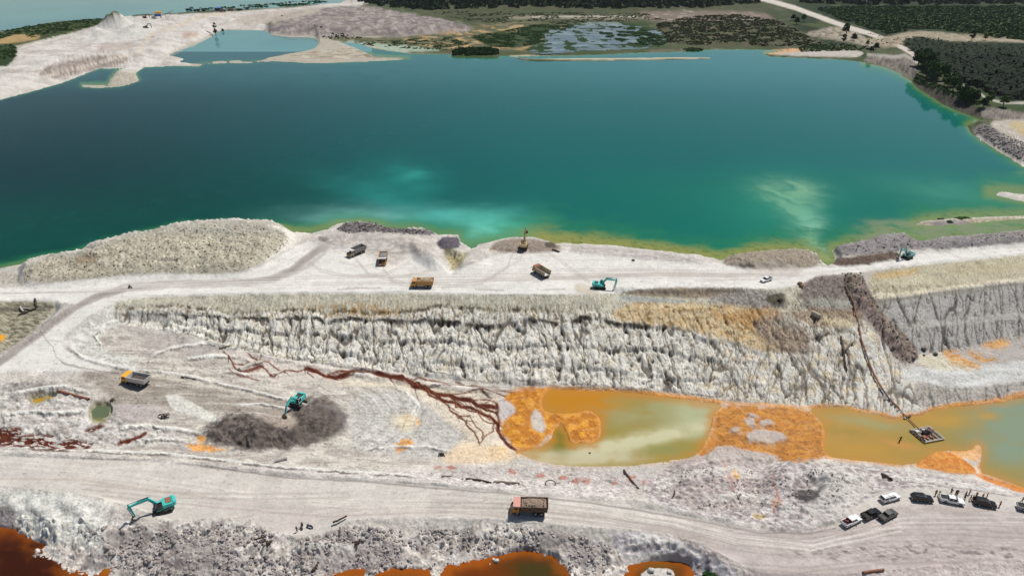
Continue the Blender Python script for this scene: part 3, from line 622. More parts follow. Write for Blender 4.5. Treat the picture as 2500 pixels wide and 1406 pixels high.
# rust red seepage
def redpools(poly, thr, seed, sx=3.2, sy=1.5):
    i, m = pmask(poly, 4, 5, 4, seed)
    wx_ = X[i] + 1.6 * fbm(X[i] / 4, Y[i] / 4, 3, seed + 2); n = 1 - 2.0 * np.abs(fbm(wx_ / (sx * 1.5), Y[i] / (sy * 1.2), 4, seed + 1))
    mm = m * sstep(thr, thr + .08, n)
    put(i, mm, (96, 48, 33)); H[i] -= (.12 * mm).astype(f32)
redpools([(-640,1040),(0,1042),(50,1040),(62,1058),(130,1060),(180,1072),(236,1078),(205,1102),(100,1100),(0,1085),(-640,1085)], .44, 290)
redpools([(205,1052),(250,1033),(256,1040),(222,1056)], .3, 292)
paint([(282,1082),(300,1074),(330,1066),(362,1050),(356,1064),(330,1080),(290,1086)], (104, 50, 34), 1.5, 4, 2, 293)
BR = lambda p: Z(800, 920, 2.893, p)
BA = lambda p: Z(0, 460, 2.929, p)
BM = lambda p: Z(800, 460, 2.929, p)
RED = (86, 42, 30)
# pale fan the streams cross
paint(BR([(0,0),(500,40),(900,100),(1200,120),(1240,230),(1230,420),(1330,560),(1100,600),(850,580),(900,480),(1000,420),(860,330),(780,250),(600,110),(300,60),(0,60)]), (216, 204, 188), 8, 5, 5, 300, .95, (226, 214, 192), 3)
paint(BA([(1600,1120),(2000,1150),(2490,1240),(2490,1400),(2000,1400),(1700,1330)]), (212, 202, 192), 8, 5, 5, 301, .7)
for q, (f_, pts, wd) in enumerate([
 (BR, [(340,-5),(450,15),(550,30),(610,65),(690,85),(760,120),(860,130),(930,155),(1010,165),(1060,200),(1130,205),(1195,215)], 4.2),
 (BR, [(690,85),(720,130),(790,160),(850,200),(870,240),(930,280),(970,310),(1000,360),(1040,390),(1060,430),(1070,480)], 1.8),
 (BR, [(760,120),(820,170),(900,180),(950,210),(1010,215),(1060,240),(1110,270),(1160,290),(1190,330),(1200,370),(1230,430),(1280,480),(1340,530)], 3.0),
 (BR, [(1195,190),(1205,270),(1212,330),(1205,380)], 3.0),
 (BR, [(1060,240),(1080,290),(1130,320),(1170,330),(1170,380),(1110,420),(1075,470)], 1.3),
 (BR, [(930,280),(1000,270),(1020,310),(1060,360),(1100,390),(1090,430)], 1.3),
 (BR, [(640,-5),(700,20),(780,45),(860,75),(940,60),(1000,75),(1080,95),(1150,110),(1240,130),(1330,150),(1440,150),(1540,160)], 1.0),
 (BR, [(900,30),(960,70),(1050,60),(1130,100),(1250,100),(1400,120),(1500,128)], .8),
 (BR, [(760,120),(830,125),(930,120),(1000,110),(1080,95)], 1.2),
 (BR, [(860,130),(900,170),(905,215),(940,205)], 1.6),
 (BR, [(1010,165),(1080,160),(1150,165),(1200,190)], 1.2),
 (BR, [(1060,200),(1110,230),(1160,240),(1190,260)], 2.2),
 (BR, [(1090,260),(1150,280),(1185,310)], 2.0),
 (BR, [(950,210),(1000,240),(1050,245)], 1.6),
 (BR, [(550,30),(620,40),(660,70),(700,100),(720,130)], 1.8),
 (BR, [(1280,110),(1340,140),(1420,165),(1480,210),(1530,250)], .8),
 (BA, [(1600,1165),(1640,1210),(1660,1250),(1690,1290),(1750,1320),(1860,1270),(1900,1290),(1930,1340),(1960,1350),(2040,1300),(2130,1310),(2190,1290),(2260,1300),(2330,1340),(2400,1360),(2480,1345)], 1.6),
 (BA, [(2190,1290),(2260,1310),(2330,1345),(2400,1356),(2480,1340)], 3.0),
 (BA, [(1660,1250),(1750,1262),(1860,1232),(1920,1240),(1960,1280),(2000,1300)], 1.3),
 (BA, [(1760,1180),(1800,1212),(1850,1230)], 1.4), (BA, [(1890,1190),(1870,1215),(1850,1232)], 1.2),
 (BA, [(1640,1290),(1660,1320),(1760,1350),(1850,1370)], 1.0), (BA, [(2210,1290),(2200,1320),(2240,1350)], .8),
 (BM, [(0,1340),(60,1350),(130,1335),(200,1310),(290,1305),(380,1330),(450,1350),(540,1355),(600,1400)], 3.6),
 (BM, [(0,1330),(70,1320),(150,1318),(220,1308)], 1.4),
 (BM, [(600,1400),(640,1350),(700,1370),(780,1375),(860,1400)], 1.0),
 ]):
    stroke(f_(pts), wd * 1.5 + .8, (170, 112, 84), .4, 2.2, 2.4, 3, 310 + q)
    i, m = stroke(f_(pts), wd * (1.15 if wd > 2 else .9), RED, 1, 1.0, 2.4, 3, 310 + q)
    if wd > 2: stroke([(a_ + 7, b_ + 4) for a_, b_ in f_(pts)], wd * .3, RED, .9, .8, 6, 3, 350 + q); stroke([(a_ - 6, b_ - 3) for a_, b_ in f_(pts)], wd * .22, RED, .8, .8, 6, 2.6, 380 + q)
    H[i] -= (.05 * m).astype(f32)
rb = random.Random(9)
for f_, base, n_b, dx0, dy0, ln in ((BR, [(610,65),(760,120),(860,130),(930,160),(1010,165),(1060,200),(850,200),(870,240),(930,280),(970,310),(1110,270),(1160,290),(1200,330),(1195,260)], 34, .75, .75, 30), (BA, [(1640,1210),(1690,1290),(1860,1270),(1930,1340),(2040,1300),(2190,1290),(2330,1340)], 14, .8, .45, 26), (BR, [(450,15),(550,30),(690,85),(1080,95),(1240,130),(900,30)], 16, 1.0, .25, 40)):
    bp_ = f_(base)
    for q in range(n_b):
        x0_, y0_ = bp_[q % len(bp_)]; an = math.atan2(dy0, dx0) + rb.uniform(-.75, .75); L_ = ln * rb.uniform(.5, 1.5); x0_ += rb.uniform(-8, 8); y0_ += rb.uniform(-3, 3); pts = [(x0_, y0_)]
        for k_ in range(4): an += rb.uniform(-.45, .45); x0_ += L_ / 4 * math.cos(an); y0_ += L_ / 4 * math.sin(an) * .8; pts.append((x0_, y0_))
        stroke(pts, rb.uniform(.9, 2.0), RED, .9, .8, 2.2, 2.4, 900 + q, taper=True)
paint(BA([(1690,1300),(1800,1260),(1880,1250),(1890,1280),(1800,1310),(1740,1320)]), (106, 52, 36), 3, 7, 2, 340, .8)
paint(BA([(1700,1290),(1830,1232),(1880,1228),(1870,1250),(1740,1300)]), (206, 202, 196), 1.5, 1, 3, 341)
# iron stained mud and delta
OR1, OR2 = (200, 132, 46), (176, 108, 36)
paint(BR([(1280,100),(1500,70),(1900,75),(2200,100),(2459,140),(2459,160),(2100,120),(1700,100),(1550,110),(1560,250),(1880,230),(1940,300),(1920,460),(1720,480),(1640,320),(1580,400),(1480,480),(1400,530),(1300,480),(1240,400),(1215,330),(1230,180)]), OR1, 6, 10, 3, 345, 1, OR2, 4.5, 1, 0, .7)
ODEL = BR([(1280,100),(1500,70),(1560,250),(1880,230),(1940,300),(1920,460),(1720,480),(1640,320),(1580,400),(1480,480),(1400,530),(1300,480),(1240,400),(1215,330),(1230,180)])
OMUD = [(1770,988),(1960,992),(2020,1040),(2040,1110),(1940,1128),(1740,1095),(1745,1010)]
for q_, pl in enumerate((ODEL,)):
    i, m = pmask(pl, 4, 4, 3, 720)
    put(i, m * sstep(.0, .35, fbm(X[i] / 4, Y[i] / 3, 4, 721)), (226, 160, 56), .8)
    put(i, m * sstep(.15, .4, fbm(X[i] / 2.5, Y[i] / 2, 4, 722)), (220, 178, 118), .25)
    put(i, m * sstep(.25, .45, fbm(X[i] / 1.2, Y[i] / 1, 4, 723)), (170, 112, 52), .4)
paint(BR([(1210,140),(1300,180),(1330,240),(1260,300),(1225,340),(1210,240)]), (198, 192, 190), 5, 6, 3, 346, .95)
paint(BR([(1450,230),(1500,240),(1545,340),(1530,390),(1460,380),(1430,300)]), (196, 190, 182), 4, 5, 2, 347, .9)
paint(BR([(1145,495),(1260,490),(1275,550),(1200,590),(1140,560)]), (216, 176, 110), 4, 5, 2, 348, .85)
paint(BR([(800,560),(950,470),(1200,490),(1400,560),(1250,600),(1000,610),(820,610)]), (224, 200, 168), 8, 5, 4, 349, .8)
paint([(1770,988),(1820,990),(1960,992),(2020,1040),(2040,1110),(1940,1128),(1860,1112),(1760,1095),(1720,1105),(1700,1120),(1738,1050),(1745,1010)], (196, 132, 58), 7, 12, 3, 350, 1, (184, 124, 60), 5, 1, 0, .7)
i, m = pmask([(1770,988),(1960,992),(2020,1040),(2040,1110),(1940,1128),(1740,1095),(1745,1010)], 8, 5, 3, 351)
put(i, m * sstep(.2, .4, fbm(X[i] / 1.2, Y[i] / 1.0, 3, 352)), (140, 92, 50), .6)
put(i, m * sstep(.0, .3, fbm(X[i] / 5, Y[i] / 3, 4, 724)), (208, 150, 70), .6); put(i, m * sstep(.2, .4, fbm(X[i] / 6, Y[i] / 4, 4, 725)), (206, 164, 112), .35)
put(i, m * sstep(2005, 2050, PX[i]), (196, 146, 66), .8)
put(i, m * sstep(.05, .35, fbm(X[i] / 2.6, Y[i] / 1.8, 4, 726)), (150, 98, 48), .55)
H[i] += (.12 * m * fbm(X[i] / 1.9, Y[i] / 1.2, 3, 353)).astype(f32)
for pl in ([(1815,1062),(1850,1048),(1905,1055),(1925,1072),(1890,1084),(1830,1080)], [(1815,1025),(1838,1020),(1845,1040),(1825,1042)], [(1850,1030),(1880,1022),(1890,1038),(1860,1042)], [(1782,1048),(1800,1042),(1808,1056),(1790,1060)], [(1825,1008),(1850,1012),(1852,1022),(1830,1018)], [(1720,1115),(1760,1085),(1820,1100),(1900,1112),(1880,1130),(1800,1120),(1740,1135)]):
    paint(pl, (190, 180, 174), 5, 9, 2.2, 354, .9)
    i, m = pmask(pl, 3, 3, 2, 355); H[i] += (.5 * m).astype(f32)
paint([(2225,1137),(2280,1098),(2332,1104),(2388,1148),(2375,1160),(2300,1150)], (196, 122, 52), 3, 3, 3, 356, 1, (214, 148, 72), 2)
i, m = pmask([(2225,1137),(2280,1098),(2332,1104),(2388,1148),(2375,1160),(2300,1150)], 2, 1, 3, 356)
H[i] += (m * .07 * np.sin(Y[i] * 6 + X[i] * 1.2 + 2 * perlin(X[i] / 3, Y[i] / 2, 357))).astype(f32)
i, m = pmask([(1345,1010),(1400,1008),(1440,1000),(1466,1022),(1466,1060),(1455,1078),(1392,1082),(1385,1055)], 2, 1, 3, 358)
H[i] += (m * (.05 * np.sin(X[i] * 3.2 + Y[i] * 3 + 2 * perlin(X[i] / 3, Y[i] / 2, 359)) + .05)).astype(f32)
paint([(2320,1100),(2372,1092),(2398,1082),(2400,1090),(2388,1130),(2340,1112)], (222, 172, 118), 2.5, 2, 2, 360, .9)
paint([(2370,1150),(2400,1160),(2500,1192),(3100,1290),(3100,1310),(2500,1206),(2400,1172)], (212, 130, 50), 3, 3, 3, 361, .9)
paint([(2250,1004),(2330,982),(2400,976),(2450,968),(2500,950),(3100,915),(3100,935),(2500,972),(2400,990),(2260,1016),(2180,1020)], (210, 150, 86), 5, 4, 3, 362, .8)
paint([(1340,938),(1500,945),(1650,955),(1770,975),(1980,988),(2140,1000),(2180,1015),(2050,1000),(1770,986),(1600,966),(1450,952),(1330,950)], (222, 160, 96), 3, 3, 3, 363, .8)
# ------------ the wall
WLP = [tuple(p) for p in SEAMS[0]] + [tuple(p) for p in SEAMS[-1][::-1]]
i = WI; v = WALL_V[i]; m = wm.astype(f32)
put(i, m, (228, 224, 214))
lx, ly = X[i], Y[i]
put(i, m * sstep(.0, .5, fbm(lx / 2.4, ly / 5, 4, 370)), (218, 216, 210), .55)
put(i, m * sstep(.1, .5, fbm(lx / 5, ly / 3, 4, 371)), (222, 210, 182), .55)
put(i, m * sstep(.28, .5, fbm(lx / 3, ly / 3, 4, 372)), (170, 158, 146), .65)
put(i, m * sstep(1.35, 1.0, v), (200, 195, 176), .9)
put(i, m * sstep(1.0, .9, v) * sstep(-.1, .5, fbm(lx / 8, ly / 4, 3, 373)), (182, 178, 164), .7)
put(i, m * sstep(.0, .5, fbm(lx / .55, ly / 6, 2, 374)) * (v < 1.6), (168, 158, 138), .45)
oc = np.exp(-((PX[i] - 880) / 120) ** 2) * sstep(.2, .9, v) * sstep(2.0, 1.3, v)
put(i, m * oc * sstep(-.3, .3, fbm(lx / 1.6, ly / 4, 4, 375)), (176, 138, 78), .9)
put(i, m * sstep(.3, .55, fbm(lx / 1.8, ly / 3.5, 4, 376)) * sstep(.7, 1.2, v) * sstep(2.3, 1.9, v), (176, 150, 100), .8)
# shade under the tier edges and along the toe, painted in as dark bands
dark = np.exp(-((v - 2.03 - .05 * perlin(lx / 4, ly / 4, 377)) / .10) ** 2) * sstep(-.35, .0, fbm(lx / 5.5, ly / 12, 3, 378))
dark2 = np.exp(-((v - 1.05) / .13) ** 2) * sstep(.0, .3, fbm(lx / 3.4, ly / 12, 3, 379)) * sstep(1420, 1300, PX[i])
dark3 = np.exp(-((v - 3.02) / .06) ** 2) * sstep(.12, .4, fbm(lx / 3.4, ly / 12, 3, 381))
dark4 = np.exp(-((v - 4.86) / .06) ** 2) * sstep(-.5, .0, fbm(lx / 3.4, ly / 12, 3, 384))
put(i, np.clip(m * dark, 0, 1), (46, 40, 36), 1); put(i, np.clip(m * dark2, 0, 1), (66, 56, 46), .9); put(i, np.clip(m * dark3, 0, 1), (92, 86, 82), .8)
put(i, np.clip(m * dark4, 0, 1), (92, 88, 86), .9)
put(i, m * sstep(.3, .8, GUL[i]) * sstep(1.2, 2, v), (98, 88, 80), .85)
put(i, m * sstep(.36, .5, fbm(lx / 1.1, ly / 1.6, 4, 391)) * sstep(1.0, 1.6, v), (112, 102, 92), .75)
put(i, m * sstep(.2, .34, fbm(lx / .8, ly / 3.2, 3, 392)) * sstep(.5, .9, v) * sstep(2.1, 1.7, v), (96, 84, 62), .7)
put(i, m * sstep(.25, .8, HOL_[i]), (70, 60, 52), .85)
led = np.abs(perlin(lx / 9, ly * 1.1 + PY[i] / 9, 396)); put(i, m * sstep(.1, .03, led) * sstep(.0, .3, fbm(lx / 6, ly / 4, 2, 397)) * (v > 1), (140, 132, 122), .6)
put(i, m * sstep(.3, .9, CONE[i]), (232, 229, 221), .8)
put(i, m * sstep(.6, 1.2, CONE[i]) * sstep(.2, .5, fbm(lx / 6, ly / 6, 2, 382)), (224, 208, 174), .6)
# right part
i, m = pmask([(1550,735),(1700,740),(1830,745),(1850,760),(1900,800),(1960,815),(1960,850),(1860,860),(1780,830),(1660,800),(1540,786),(1480,770)], 8, 8, 5, 385)
put(i, m, (214, 194, 158)); put(i, m * sstep(.0, .3, fbm(X[i] / 3, Y[i] / 2, 4, 386)), (196, 160, 108), .7)
put(i, m * sstep(.2, .45, fbm(X[i] / 2, Y[i] / 2, 4, 387)), (122, 102, 82), .8)
paint([(1740,760),(1800,765),(1880,745),(1910,760),(1880,790),(1840,800),(1760,785)], (200, 150, 88), 12, 14, 3, 388, .55, (150, 112, 60), 1.5)
paint([(1505,702),(1600,697),(1812,698),(1815,730),(1700,728),(1560,722),(1500,714)], (138, 126, 112), 3, 3, 3, 389, .95, (168, 152, 130), 1.6)
paint([(1520,722),(1660,732),(1680,738),(1560,738),(1500,728)], (160, 166, 166), 3, 3, 3, 390, .8)
paint([(1710,735),(1810,705),(1900,712),(1925,750),(1880,752),(1820,745)], (168, 162, 158), 7, 5, 4, 391, .9, (120, 112, 104), 1.4)
paint([(1860,725),(1915,712),(1920,742),(1890,752)], (84, 78, 62), 3, 4, 2, 392, .85)
paint([(1955,695),(2000,670),(2070,672),(2120,740),(2110,780),(2080,775),(2000,790),(1960,740)], (152, 140, 132), 6, 5, 5, 393, 1, (118, 108, 104), 1.2, 1.6)
paint([(1970,725),(2070,730),(2100,745),(2080,752),(1980,750)], (176, 176, 166), 8, 5, 5, 394, .8)
paint([(1900,760),(2000,755),(2100,760),(2110,800),(2060,800),(1960,790)], (186, 166, 140), 8, 8, 4, 395, .7, (128, 108, 92), 1.6)
paint([(1830,790),(1900,770),(1970,800),(2000,860),(1960,870),(1880,850)], (170, 156, 142), 16, 16, 4, 396, .75, (120, 104, 94), 1.6)
paint([(1690,820),(1780,830),(1860,860),(1990,870),(2080,790),(2120,790),(2190,880),(2230,930),(2250,1000),(2180,1010),(2050,990),(1900,984),(1760,972),(1680,920)], (216, 213, 205), 8, 5, 5, 397, .95, (220, 206, 176), 4, 1, .2)
i, m = pmask([(1690,820),(1780,830),(1860,860),(1990,870),(2080,790),(2120,790),(2190,880),(2230,930),(2250,1000),(2180,1010),(2050,990),(1900,984),(1760,972),(1680,920)], 8, 5, 5, 398)
put(i, m * sstep(.25, .5, fbm(X[i] / 2.4, Y[i] / 4, 4, 399)), (172, 162, 152), .6)
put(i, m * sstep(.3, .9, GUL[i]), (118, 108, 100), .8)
paint([(2008,765),(2100,790),(2075,800),(2010,785)], (222, 208, 178), 4, 4, 3, 400, .9)
paint(YS, (206, 196, 168), 3, 2, 4, 401, 1, (184, 176, 156), .9, .5)
paint([(2130,670),(2200,660),(2260,652),(2220,672),(2140,682)], (202, 168, 108), 8, 6, 4, 402, .7)
paint([(2300,650),(2500,640),(2500,660),(2330,672)], (190, 180, 150), 8, 6, 4, 403, .7)
paint([(2125,716),(2200,716),(2300,700),(2400,688),(2500,676),(3100,632),(3100,640),(2500,684),(2300,708),(2200,725),(2132,730)], (224, 215, 192), 2.5, 2, 4, 404)
paint([(2130,730),(2200,727),(2300,710),(2500,688),(3100,645),(3100,660),(2500,696),(2300,724),(2190,742),(2130,745)], (150, 146, 136), 2.5, 2, 4, 405, .9)
GRAYR = [(2140,742),(2300,722),(2500,694),(3100,655),(3100,760),(2500,815),(2350,850),(2240,866),(2190,810),(2155,770)]
paint(GRAYR, (184, 181, 176), 4, 3, 5, 406, 1, (160, 156, 152), .8, .6)
i, m = pmask(GRAYR, 4, 3, 5, 407)
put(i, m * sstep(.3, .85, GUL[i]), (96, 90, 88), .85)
paint([(2180,790),(2300,782),(2500,762),(3100,715),(3100,728),(2500,778),(2300,796),(2200,802)], (190, 186, 180), 3, 3, 5, 408, .8)
paint([(2240,870),(2350,852),(2500,816),(3100,762),(3100,830),(2500,880),(2400,900),(2280,905),(2230,900)], (178, 170, 164), 5, 4, 5, 409, .9)
paint([(2200,905),(2260,900),(2400,895),(2500,880),(3100,830),(3100,900),(2500,930),(2360,946),(2300,945),(2220,925)], (214, 214, 211), 10, 10, 6, 410, 1, (198, 197, 193), 3, 3)
paint([(2240,866),(2320,865),(2400,900),(2300,905),(2245,890)], (212, 204, 180), 8, 6, 5, 411, .8)
for pl in ([(2295,855),(2330,852),(2350,870),(2400,895),(2380,905),(2320,885)], [(2365,858),(2400,862),(2440,882),(2420,886),(2370,872)], [(2400,838),(2440,826),(2465,832),(2460,850),(2420,850),(2400,845)]):
    i, m = pmask(pl, 7, 9, 3, 412); put(i, m * sstep(-.35, .05, fbm(X[i] / 5, Y[i] / 1.3, 4, 413)), (212, 158, 86), .85); put(i, m * sstep(.1, .3, fbm(X[i] / 4, Y[i] / 1.5, 4, 414)), (196, 128, 50), .8)
paint([(2230,925),(2300,946),(2400,946),(2500,932),(3100,900),(3100,915),(2500,950),(2400,972),(2300,982),(2250,1000)], (190, 184, 176), 4, 3, 4, 413, .9, (166, 160, 154), 1)
# ------------ upper plateau
road(UPPER_ROAD, (235, 231, 224), 420)
TR = [(-640,1090),(0,884),(60,840),(100,812),(150,772),(200,742),(250,720),(310,702),(400,694),(500,692),(600,690),(660,682),(710,662),(750,630),(780,608),(800,598)]
stroke(TR, 9, (168, 159, 152), .85, 3, 3, 8, 425); stroke(TR, 3, (148, 139, 133), .5, 3, 3, 8, 426)
stroke([(660,684),(720,668),(780,630),(800,600)], 5, (176, 168, 161), .6, 4, 4, 6, 427)
stroke([(100,812),(115,832),(130,848),(136,870),(160,890),(200,900)], 1, (120, 110, 104), .6, 1, 2, 3, 428)
stroke([(150,885),(200,897),(240,905),(290,912)], 1.2, (90, 84, 80), .6, 1, 2, 3, 429)
paint([(760,575),(860,566),(1000,575),(1010,600),(980,640),(940,640),(870,600),(800,610),(770,600)], (198, 190, 182), 14, 8, 6, 430, .75, (168, 160, 154), 3)
paint([(985,585),(1010,582),(1060,625),(1075,650),(1040,645)], (206, 196, 188), 6, 5, 4, 431, .8, (160, 150, 144), 1.6)
paint([(1000,640),(1040,618),(1100,650),(1105,670),(1060,665)], (226, 224, 218), 8, 4, 4, 432, .8)
paint([(1085,624),(1112,624),(1140,612),(1130,640),(1105,662),(1095,640)], (206, 196, 160), 6, 5, 2, 433, .9, (150, 132, 92), 1.2)
paint([(775,578),(800,578),(802,588),(780,590)], (120, 112, 106), 3, 3, 2, 434, .8)
paint(lifted(MOUND, 11), (186, 181, 168), 4, 4, 4, 434, 1, (168, 162, 150), 2.2)
paint(MOUND, (192, 186, 168), 4, 4, 4, 435, 1, (170, 163, 145), 2.2)
i, m = pmask(MOUND, 6, 4, 4, 436)
put(i, m * sstep(.1, .5, fbm(X[i] / 7, Y[i] / 5, 3, 437)), (194, 188, 170), .7)
put(i, m * sstep(585, 560, PY[i]) * .8, (172, 170, 162), .8)
paint([(180,625),(230,615),(240,640),(190,648)], (140, 124, 102), 7, 5, 4, 438, .8)
paint([(430,590),(520,575),(530,592),(450,606)], (206, 200, 176), 6, 5, 4, 439, .8)
paint([(-640,660),(0,662),(40,668),(60,690),(0,695),(-640,700)], (196, 190, 178), 4, 3, 4, 440, .9, (160, 152, 138), 1.4)
paint([(640,548),(690,552),(712,566),(740,562),(760,575),(700,610),(660,640),(640,640),(700,585),(690,562)], (222, 216, 206), 4, 4, 4, 441, .9)
HOL = [(-640,742),(0,736),(120,736),(138,745),(130,762),(100,790),(60,826),(20,850),(0,862),(-640,960)]
paint(HOL, (176, 170, 148), 5, 5, 4, 442, 1, (118, 114, 98), 1.1, 2.6)
paint([(0,752),(60,745),(120,742),(135,752),(60,760),(0,765),(-300,765)], (92, 86, 74), 4, 5, 2, 443, .7)
i, m = pmask(HOL, 5, 5, 4, 444); H[i] += (.35 * m * fbm(X[i] / 3, Y[i] / 1.2, 4, 445)).astype(f32)
paint([(-40,815),(0,815),(14,818),(10,828),(0,835),(-40,838)], (226, 160, 48), 2, 2, 2, 446)
DK = (102, 96, 98)
for q, (pl, c1, c2) in enumerate([
  (DARKLUMPS[0], (96, 90, 94), (128, 122, 122)), (DARKLUMPS[1], (84, 78, 88), (104, 98, 106)), (DARKLUMPS[2], (140, 130, 116), (168, 156, 140)),
  (DARKLUMPS[3], (128, 122, 122), (156, 150, 148)), (DARKLUMPS[4], (124, 110, 100), (156, 142, 130)), (DARKLUMPS[6], (128, 122, 120), (156, 148, 144)), (DARKLUMPS[7], (172, 160, 150), (190, 184, 178))]):
    if q in (2, 3): paint(lifted(pl, 8), c2, 3, 5, 3, 449 + q, .95, c1, 1.6)
    paint(pl, c1, 3, 6, 3, 450 + q, .95, c2, 1.6)
paint([(2115,685),(2125,740),(2165,800),(2215,860),(2190,870),(2120,790),(2090,740),(2090,690)], (150, 132, 126), 5, 4, 4, 460, .8)
paint([(2028,634),(2100,624),(2185,612),(2205,628),(2100,648),(2035,648)], (112, 94, 82), 4, 4, 3, 461, .95, (88, 74, 66), 1.2)
paint([(1190,610),(1215,590),(1250,582),(1310,584),(1365,598),(1370,608),(1330,616),(1230,616)], (158, 144, 130), 4, 4, 3, 462, .95, (136, 122, 110), 1.4)
paint([(1330,592),(1352,588),(1358,606),(1332,604)], (84, 76, 68), 3, 4, 2, 463, .9)
paint([(1380,606),(1500,604),(1640,618),(1730,630),(1740,645),(1600,636),(1480,622),(1390,614)], (214, 206, 202), 4, 4, 4, 464, .8, (184, 174, 168), 2)
paint([(1800,645),(1880,640),(1960,650),(1960,664),(1860,664),(1800,655)], (192, 182, 170), 6, 5, 4, 465, .8)
paint([(1798,646),(1840,642),(1845,652),(1812,654)], (84, 78, 70), 3, 4, 2, 466, .8)
paint([(1405,690),(1440,695),(1470,712),(1440,718),(1400,712)], (204, 190, 168), 5, 4, 3, 467, .7)
for q, pts in enumerate(([(825,706),(880,703),(930,704)], [(1160,706),(1230,710)], [(1330,708),(1380,705)], [(560,682),(610,682)], [(0,716),(200,713),(400,705)])):
    stroke(pts, 1.6, (160, 150, 142), .6, 1.5, 2, 4, 468 + q)
for q, pts in enumerate(([(830,640),(880,650),(960,640),(1010,610)], [(1130,690),(1200,680),(1260,640),(1290,610)], [(900,690),(1000,670),(1060,660)], [(1400,680),(1560,668),(1760,670),(1960,672)], [(1700,686),(1900,680),(2050,660)], [(1300,690),(1500,660),(1700,660)])):
    stroke(pts, 2.4, (206, 197, 188), .6, 2.5, 3, 6, 474 + q)
# lake-side spit on the right
paint([(2220,545),(2280,540),(2400,532),(2500,530),(3100,515),(3100,530),(2500,560),(2340,568),(2270,580),(2240,560)], (204, 192, 160), 5, 4, 4, 480, .9, (158, 148, 136), 2)
paint([(2250,540),(2330,536),(2400,548),(2300,560)], (148, 140, 140), 4, 5, 3, 481, .9)
# ------------ tyre tracks
rt = random.Random(3)
def tracks(pts, half, w_, rgb, amt, seed):
    for s_ in (-1, 1): stroke([(a_, b_ + s_ * half) for a_, b_ in pts], w_, rgb, amt, 1.1, 2.2, 11, seed)
NRX = [-20, 200, 400, 600, 850, 1050, 1250, 1450, 1650, 1800, 1980, 2200, 2520]; NRA = [1125, 1132, 1142, 1166, 1185, 1198, 1212, 1234, 1268, 1308, 1322, 1262, 1262]; NRB = [1176, 1190, 1232, 1255, 1262, 1254, 1256, 1280, 1310, 1352, 1388, 1380, 1352]
for q in range(17):
    u0, u1 = rt.uniform(.05, .95), rt.uniform(.05, .95); k0 = rt.randrange(0, 8); k1 = min(12, k0 + rt.randrange(3, 7))
    pts = []
    for k_ in range(k0, k1 + 1):
        u = u0 + (u1 - u0) * (k_ - k0) / max(1, k1 - k0); pts.append((NRX[k_], NRA[k_] * (1 - u) + NRB[k_] * u))
    tracks(pts, 6.2, 1.5, ((188, 178, 168), (236, 230, 220), (180, 170, 162))[q % 3], rt.uniform(.3, .6), 740 + q)
URX = [-20, 140, 300, 500, 760, 1000, 1200, 1400, 1600, 1800, 1950, 2150, 2520]; URA = [712, 705, 694, 682, 660, 655, 650, 650, 655, 662, 662, 648, 606]; URB = [734, 732, 716, 710, 708, 708, 712, 710, 694, 694, 684, 656, 618]
for q in range(14):
    u0, u1 = rt.uniform(.05, .95), rt.uniform(.05, .95); k0 = rt.randrange(0, 8); k1 = min(12, k0 + rt.randrange(3, 7)); pts = []
    for k_ in range(k0, k1 + 1):
        u = u0 + (u1 - u0) * (k_ - k0) / max(1, k1 - k0); pts.append((URX[k_], URA[k_] * (1 - u) + URB[k_] * u))
    tracks(pts, 2.6, 1.1, ((198, 189, 180), (240, 236, 228), (190, 181, 172))[q % 3], rt.uniform(.3, .55), 760 + q)
for q, pts in enumerate(([(1000, 640), (940, 670), (860, 676), (780, 660), (740, 630)], [(1260, 600), (1240, 650), (1180, 690), (1080, 700)], [(870, 632), (900, 670), (980, 690), (1100, 694)], [(1330, 610), (1400, 660), (1440, 690)], [(560, 1262), (640, 1245), (760, 1250), (880, 1240)], [(935, 655), (960, 690), (1060, 705)], [(2040, 1290), (2120, 1262), (2240, 1238), (2400, 1250), (2520, 1262)], [(2010, 1302), (2100, 1286), (2250, 1256), (2420, 1266), (2520, 1280)])):
    tracks(pts, 2.6 if pts[0][1] < 900 else 6, 1.2, (186, 176, 167), .55, 780 + q)
paint([(-640,60),(1000,60),(1000,160),(700,170),(340,250),(-640,340)], (190, 182, 166), 8, 10, 30, 733)
WL = [(-640,170),(0,160),(30,150),(45,120),(100,98),(200,78),(240,60),(300,45),(360,38),(480,34),(560,30),(640,24),(740,18),(860,0),(900,-30),(990,-30),(900,8),(870,16),(800,18),(700,30),(640,52),(660,80),(600,70),(530,72),(500,92),(430,122),(408,132),(420,140),(480,150),(460,162),(360,162),(340,178),(240,172),(150,204),(60,229),(0,244),(-640,340)]
paint(WL, (226, 220, 212), 3, 3, 20, 492, 1, (206, 198, 190), 16, 3)
i, m = pmask(WL, 4, 3, 20, 493)
put(i, m * sstep(.28, .5, fbm(X[i] / 18, Y[i] / 40, 4, 494)), (172, 162, 150), .6)
paint([(100,170),(160,150),(240,138),(310,134),(310,155),(200,180),(120,196),(98,185)], (176, 164, 154), 4, 5, 12, 495, .9, (152, 140, 132), 8)
paint([(230,110),(330,100),(320,122),(240,128)], (190, 176, 166), 6, 6, 15, 496, .7)
paint([(440,82),(490,80),(480,90),(446,92)], (196, 160, 136), 3, 4, 10, 497, .7)
stroke([(335,130),(350,105),(370,85),(440,62),(490,40),(560,34)], 2.6, (222, 206, 184), .9, 1.5, 1, 20, 498)
stroke([(100,190),(200,165),(290,140),(345,125)], 2.0, (224, 212, 198), .9, 1.5, 1, 20, 499)
MG = [(640,76),(690,52),(720,40),(800,18),(900,16),(980,30),(1060,44),(1150,64),(1150,78),(1060,84),(1000,90),(900,88),(800,94),(760,88),(660,84)]
paint(MG, (168, 157, 150), 3, 6, 25, 500, 1, (136, 126, 124), 16, 2)
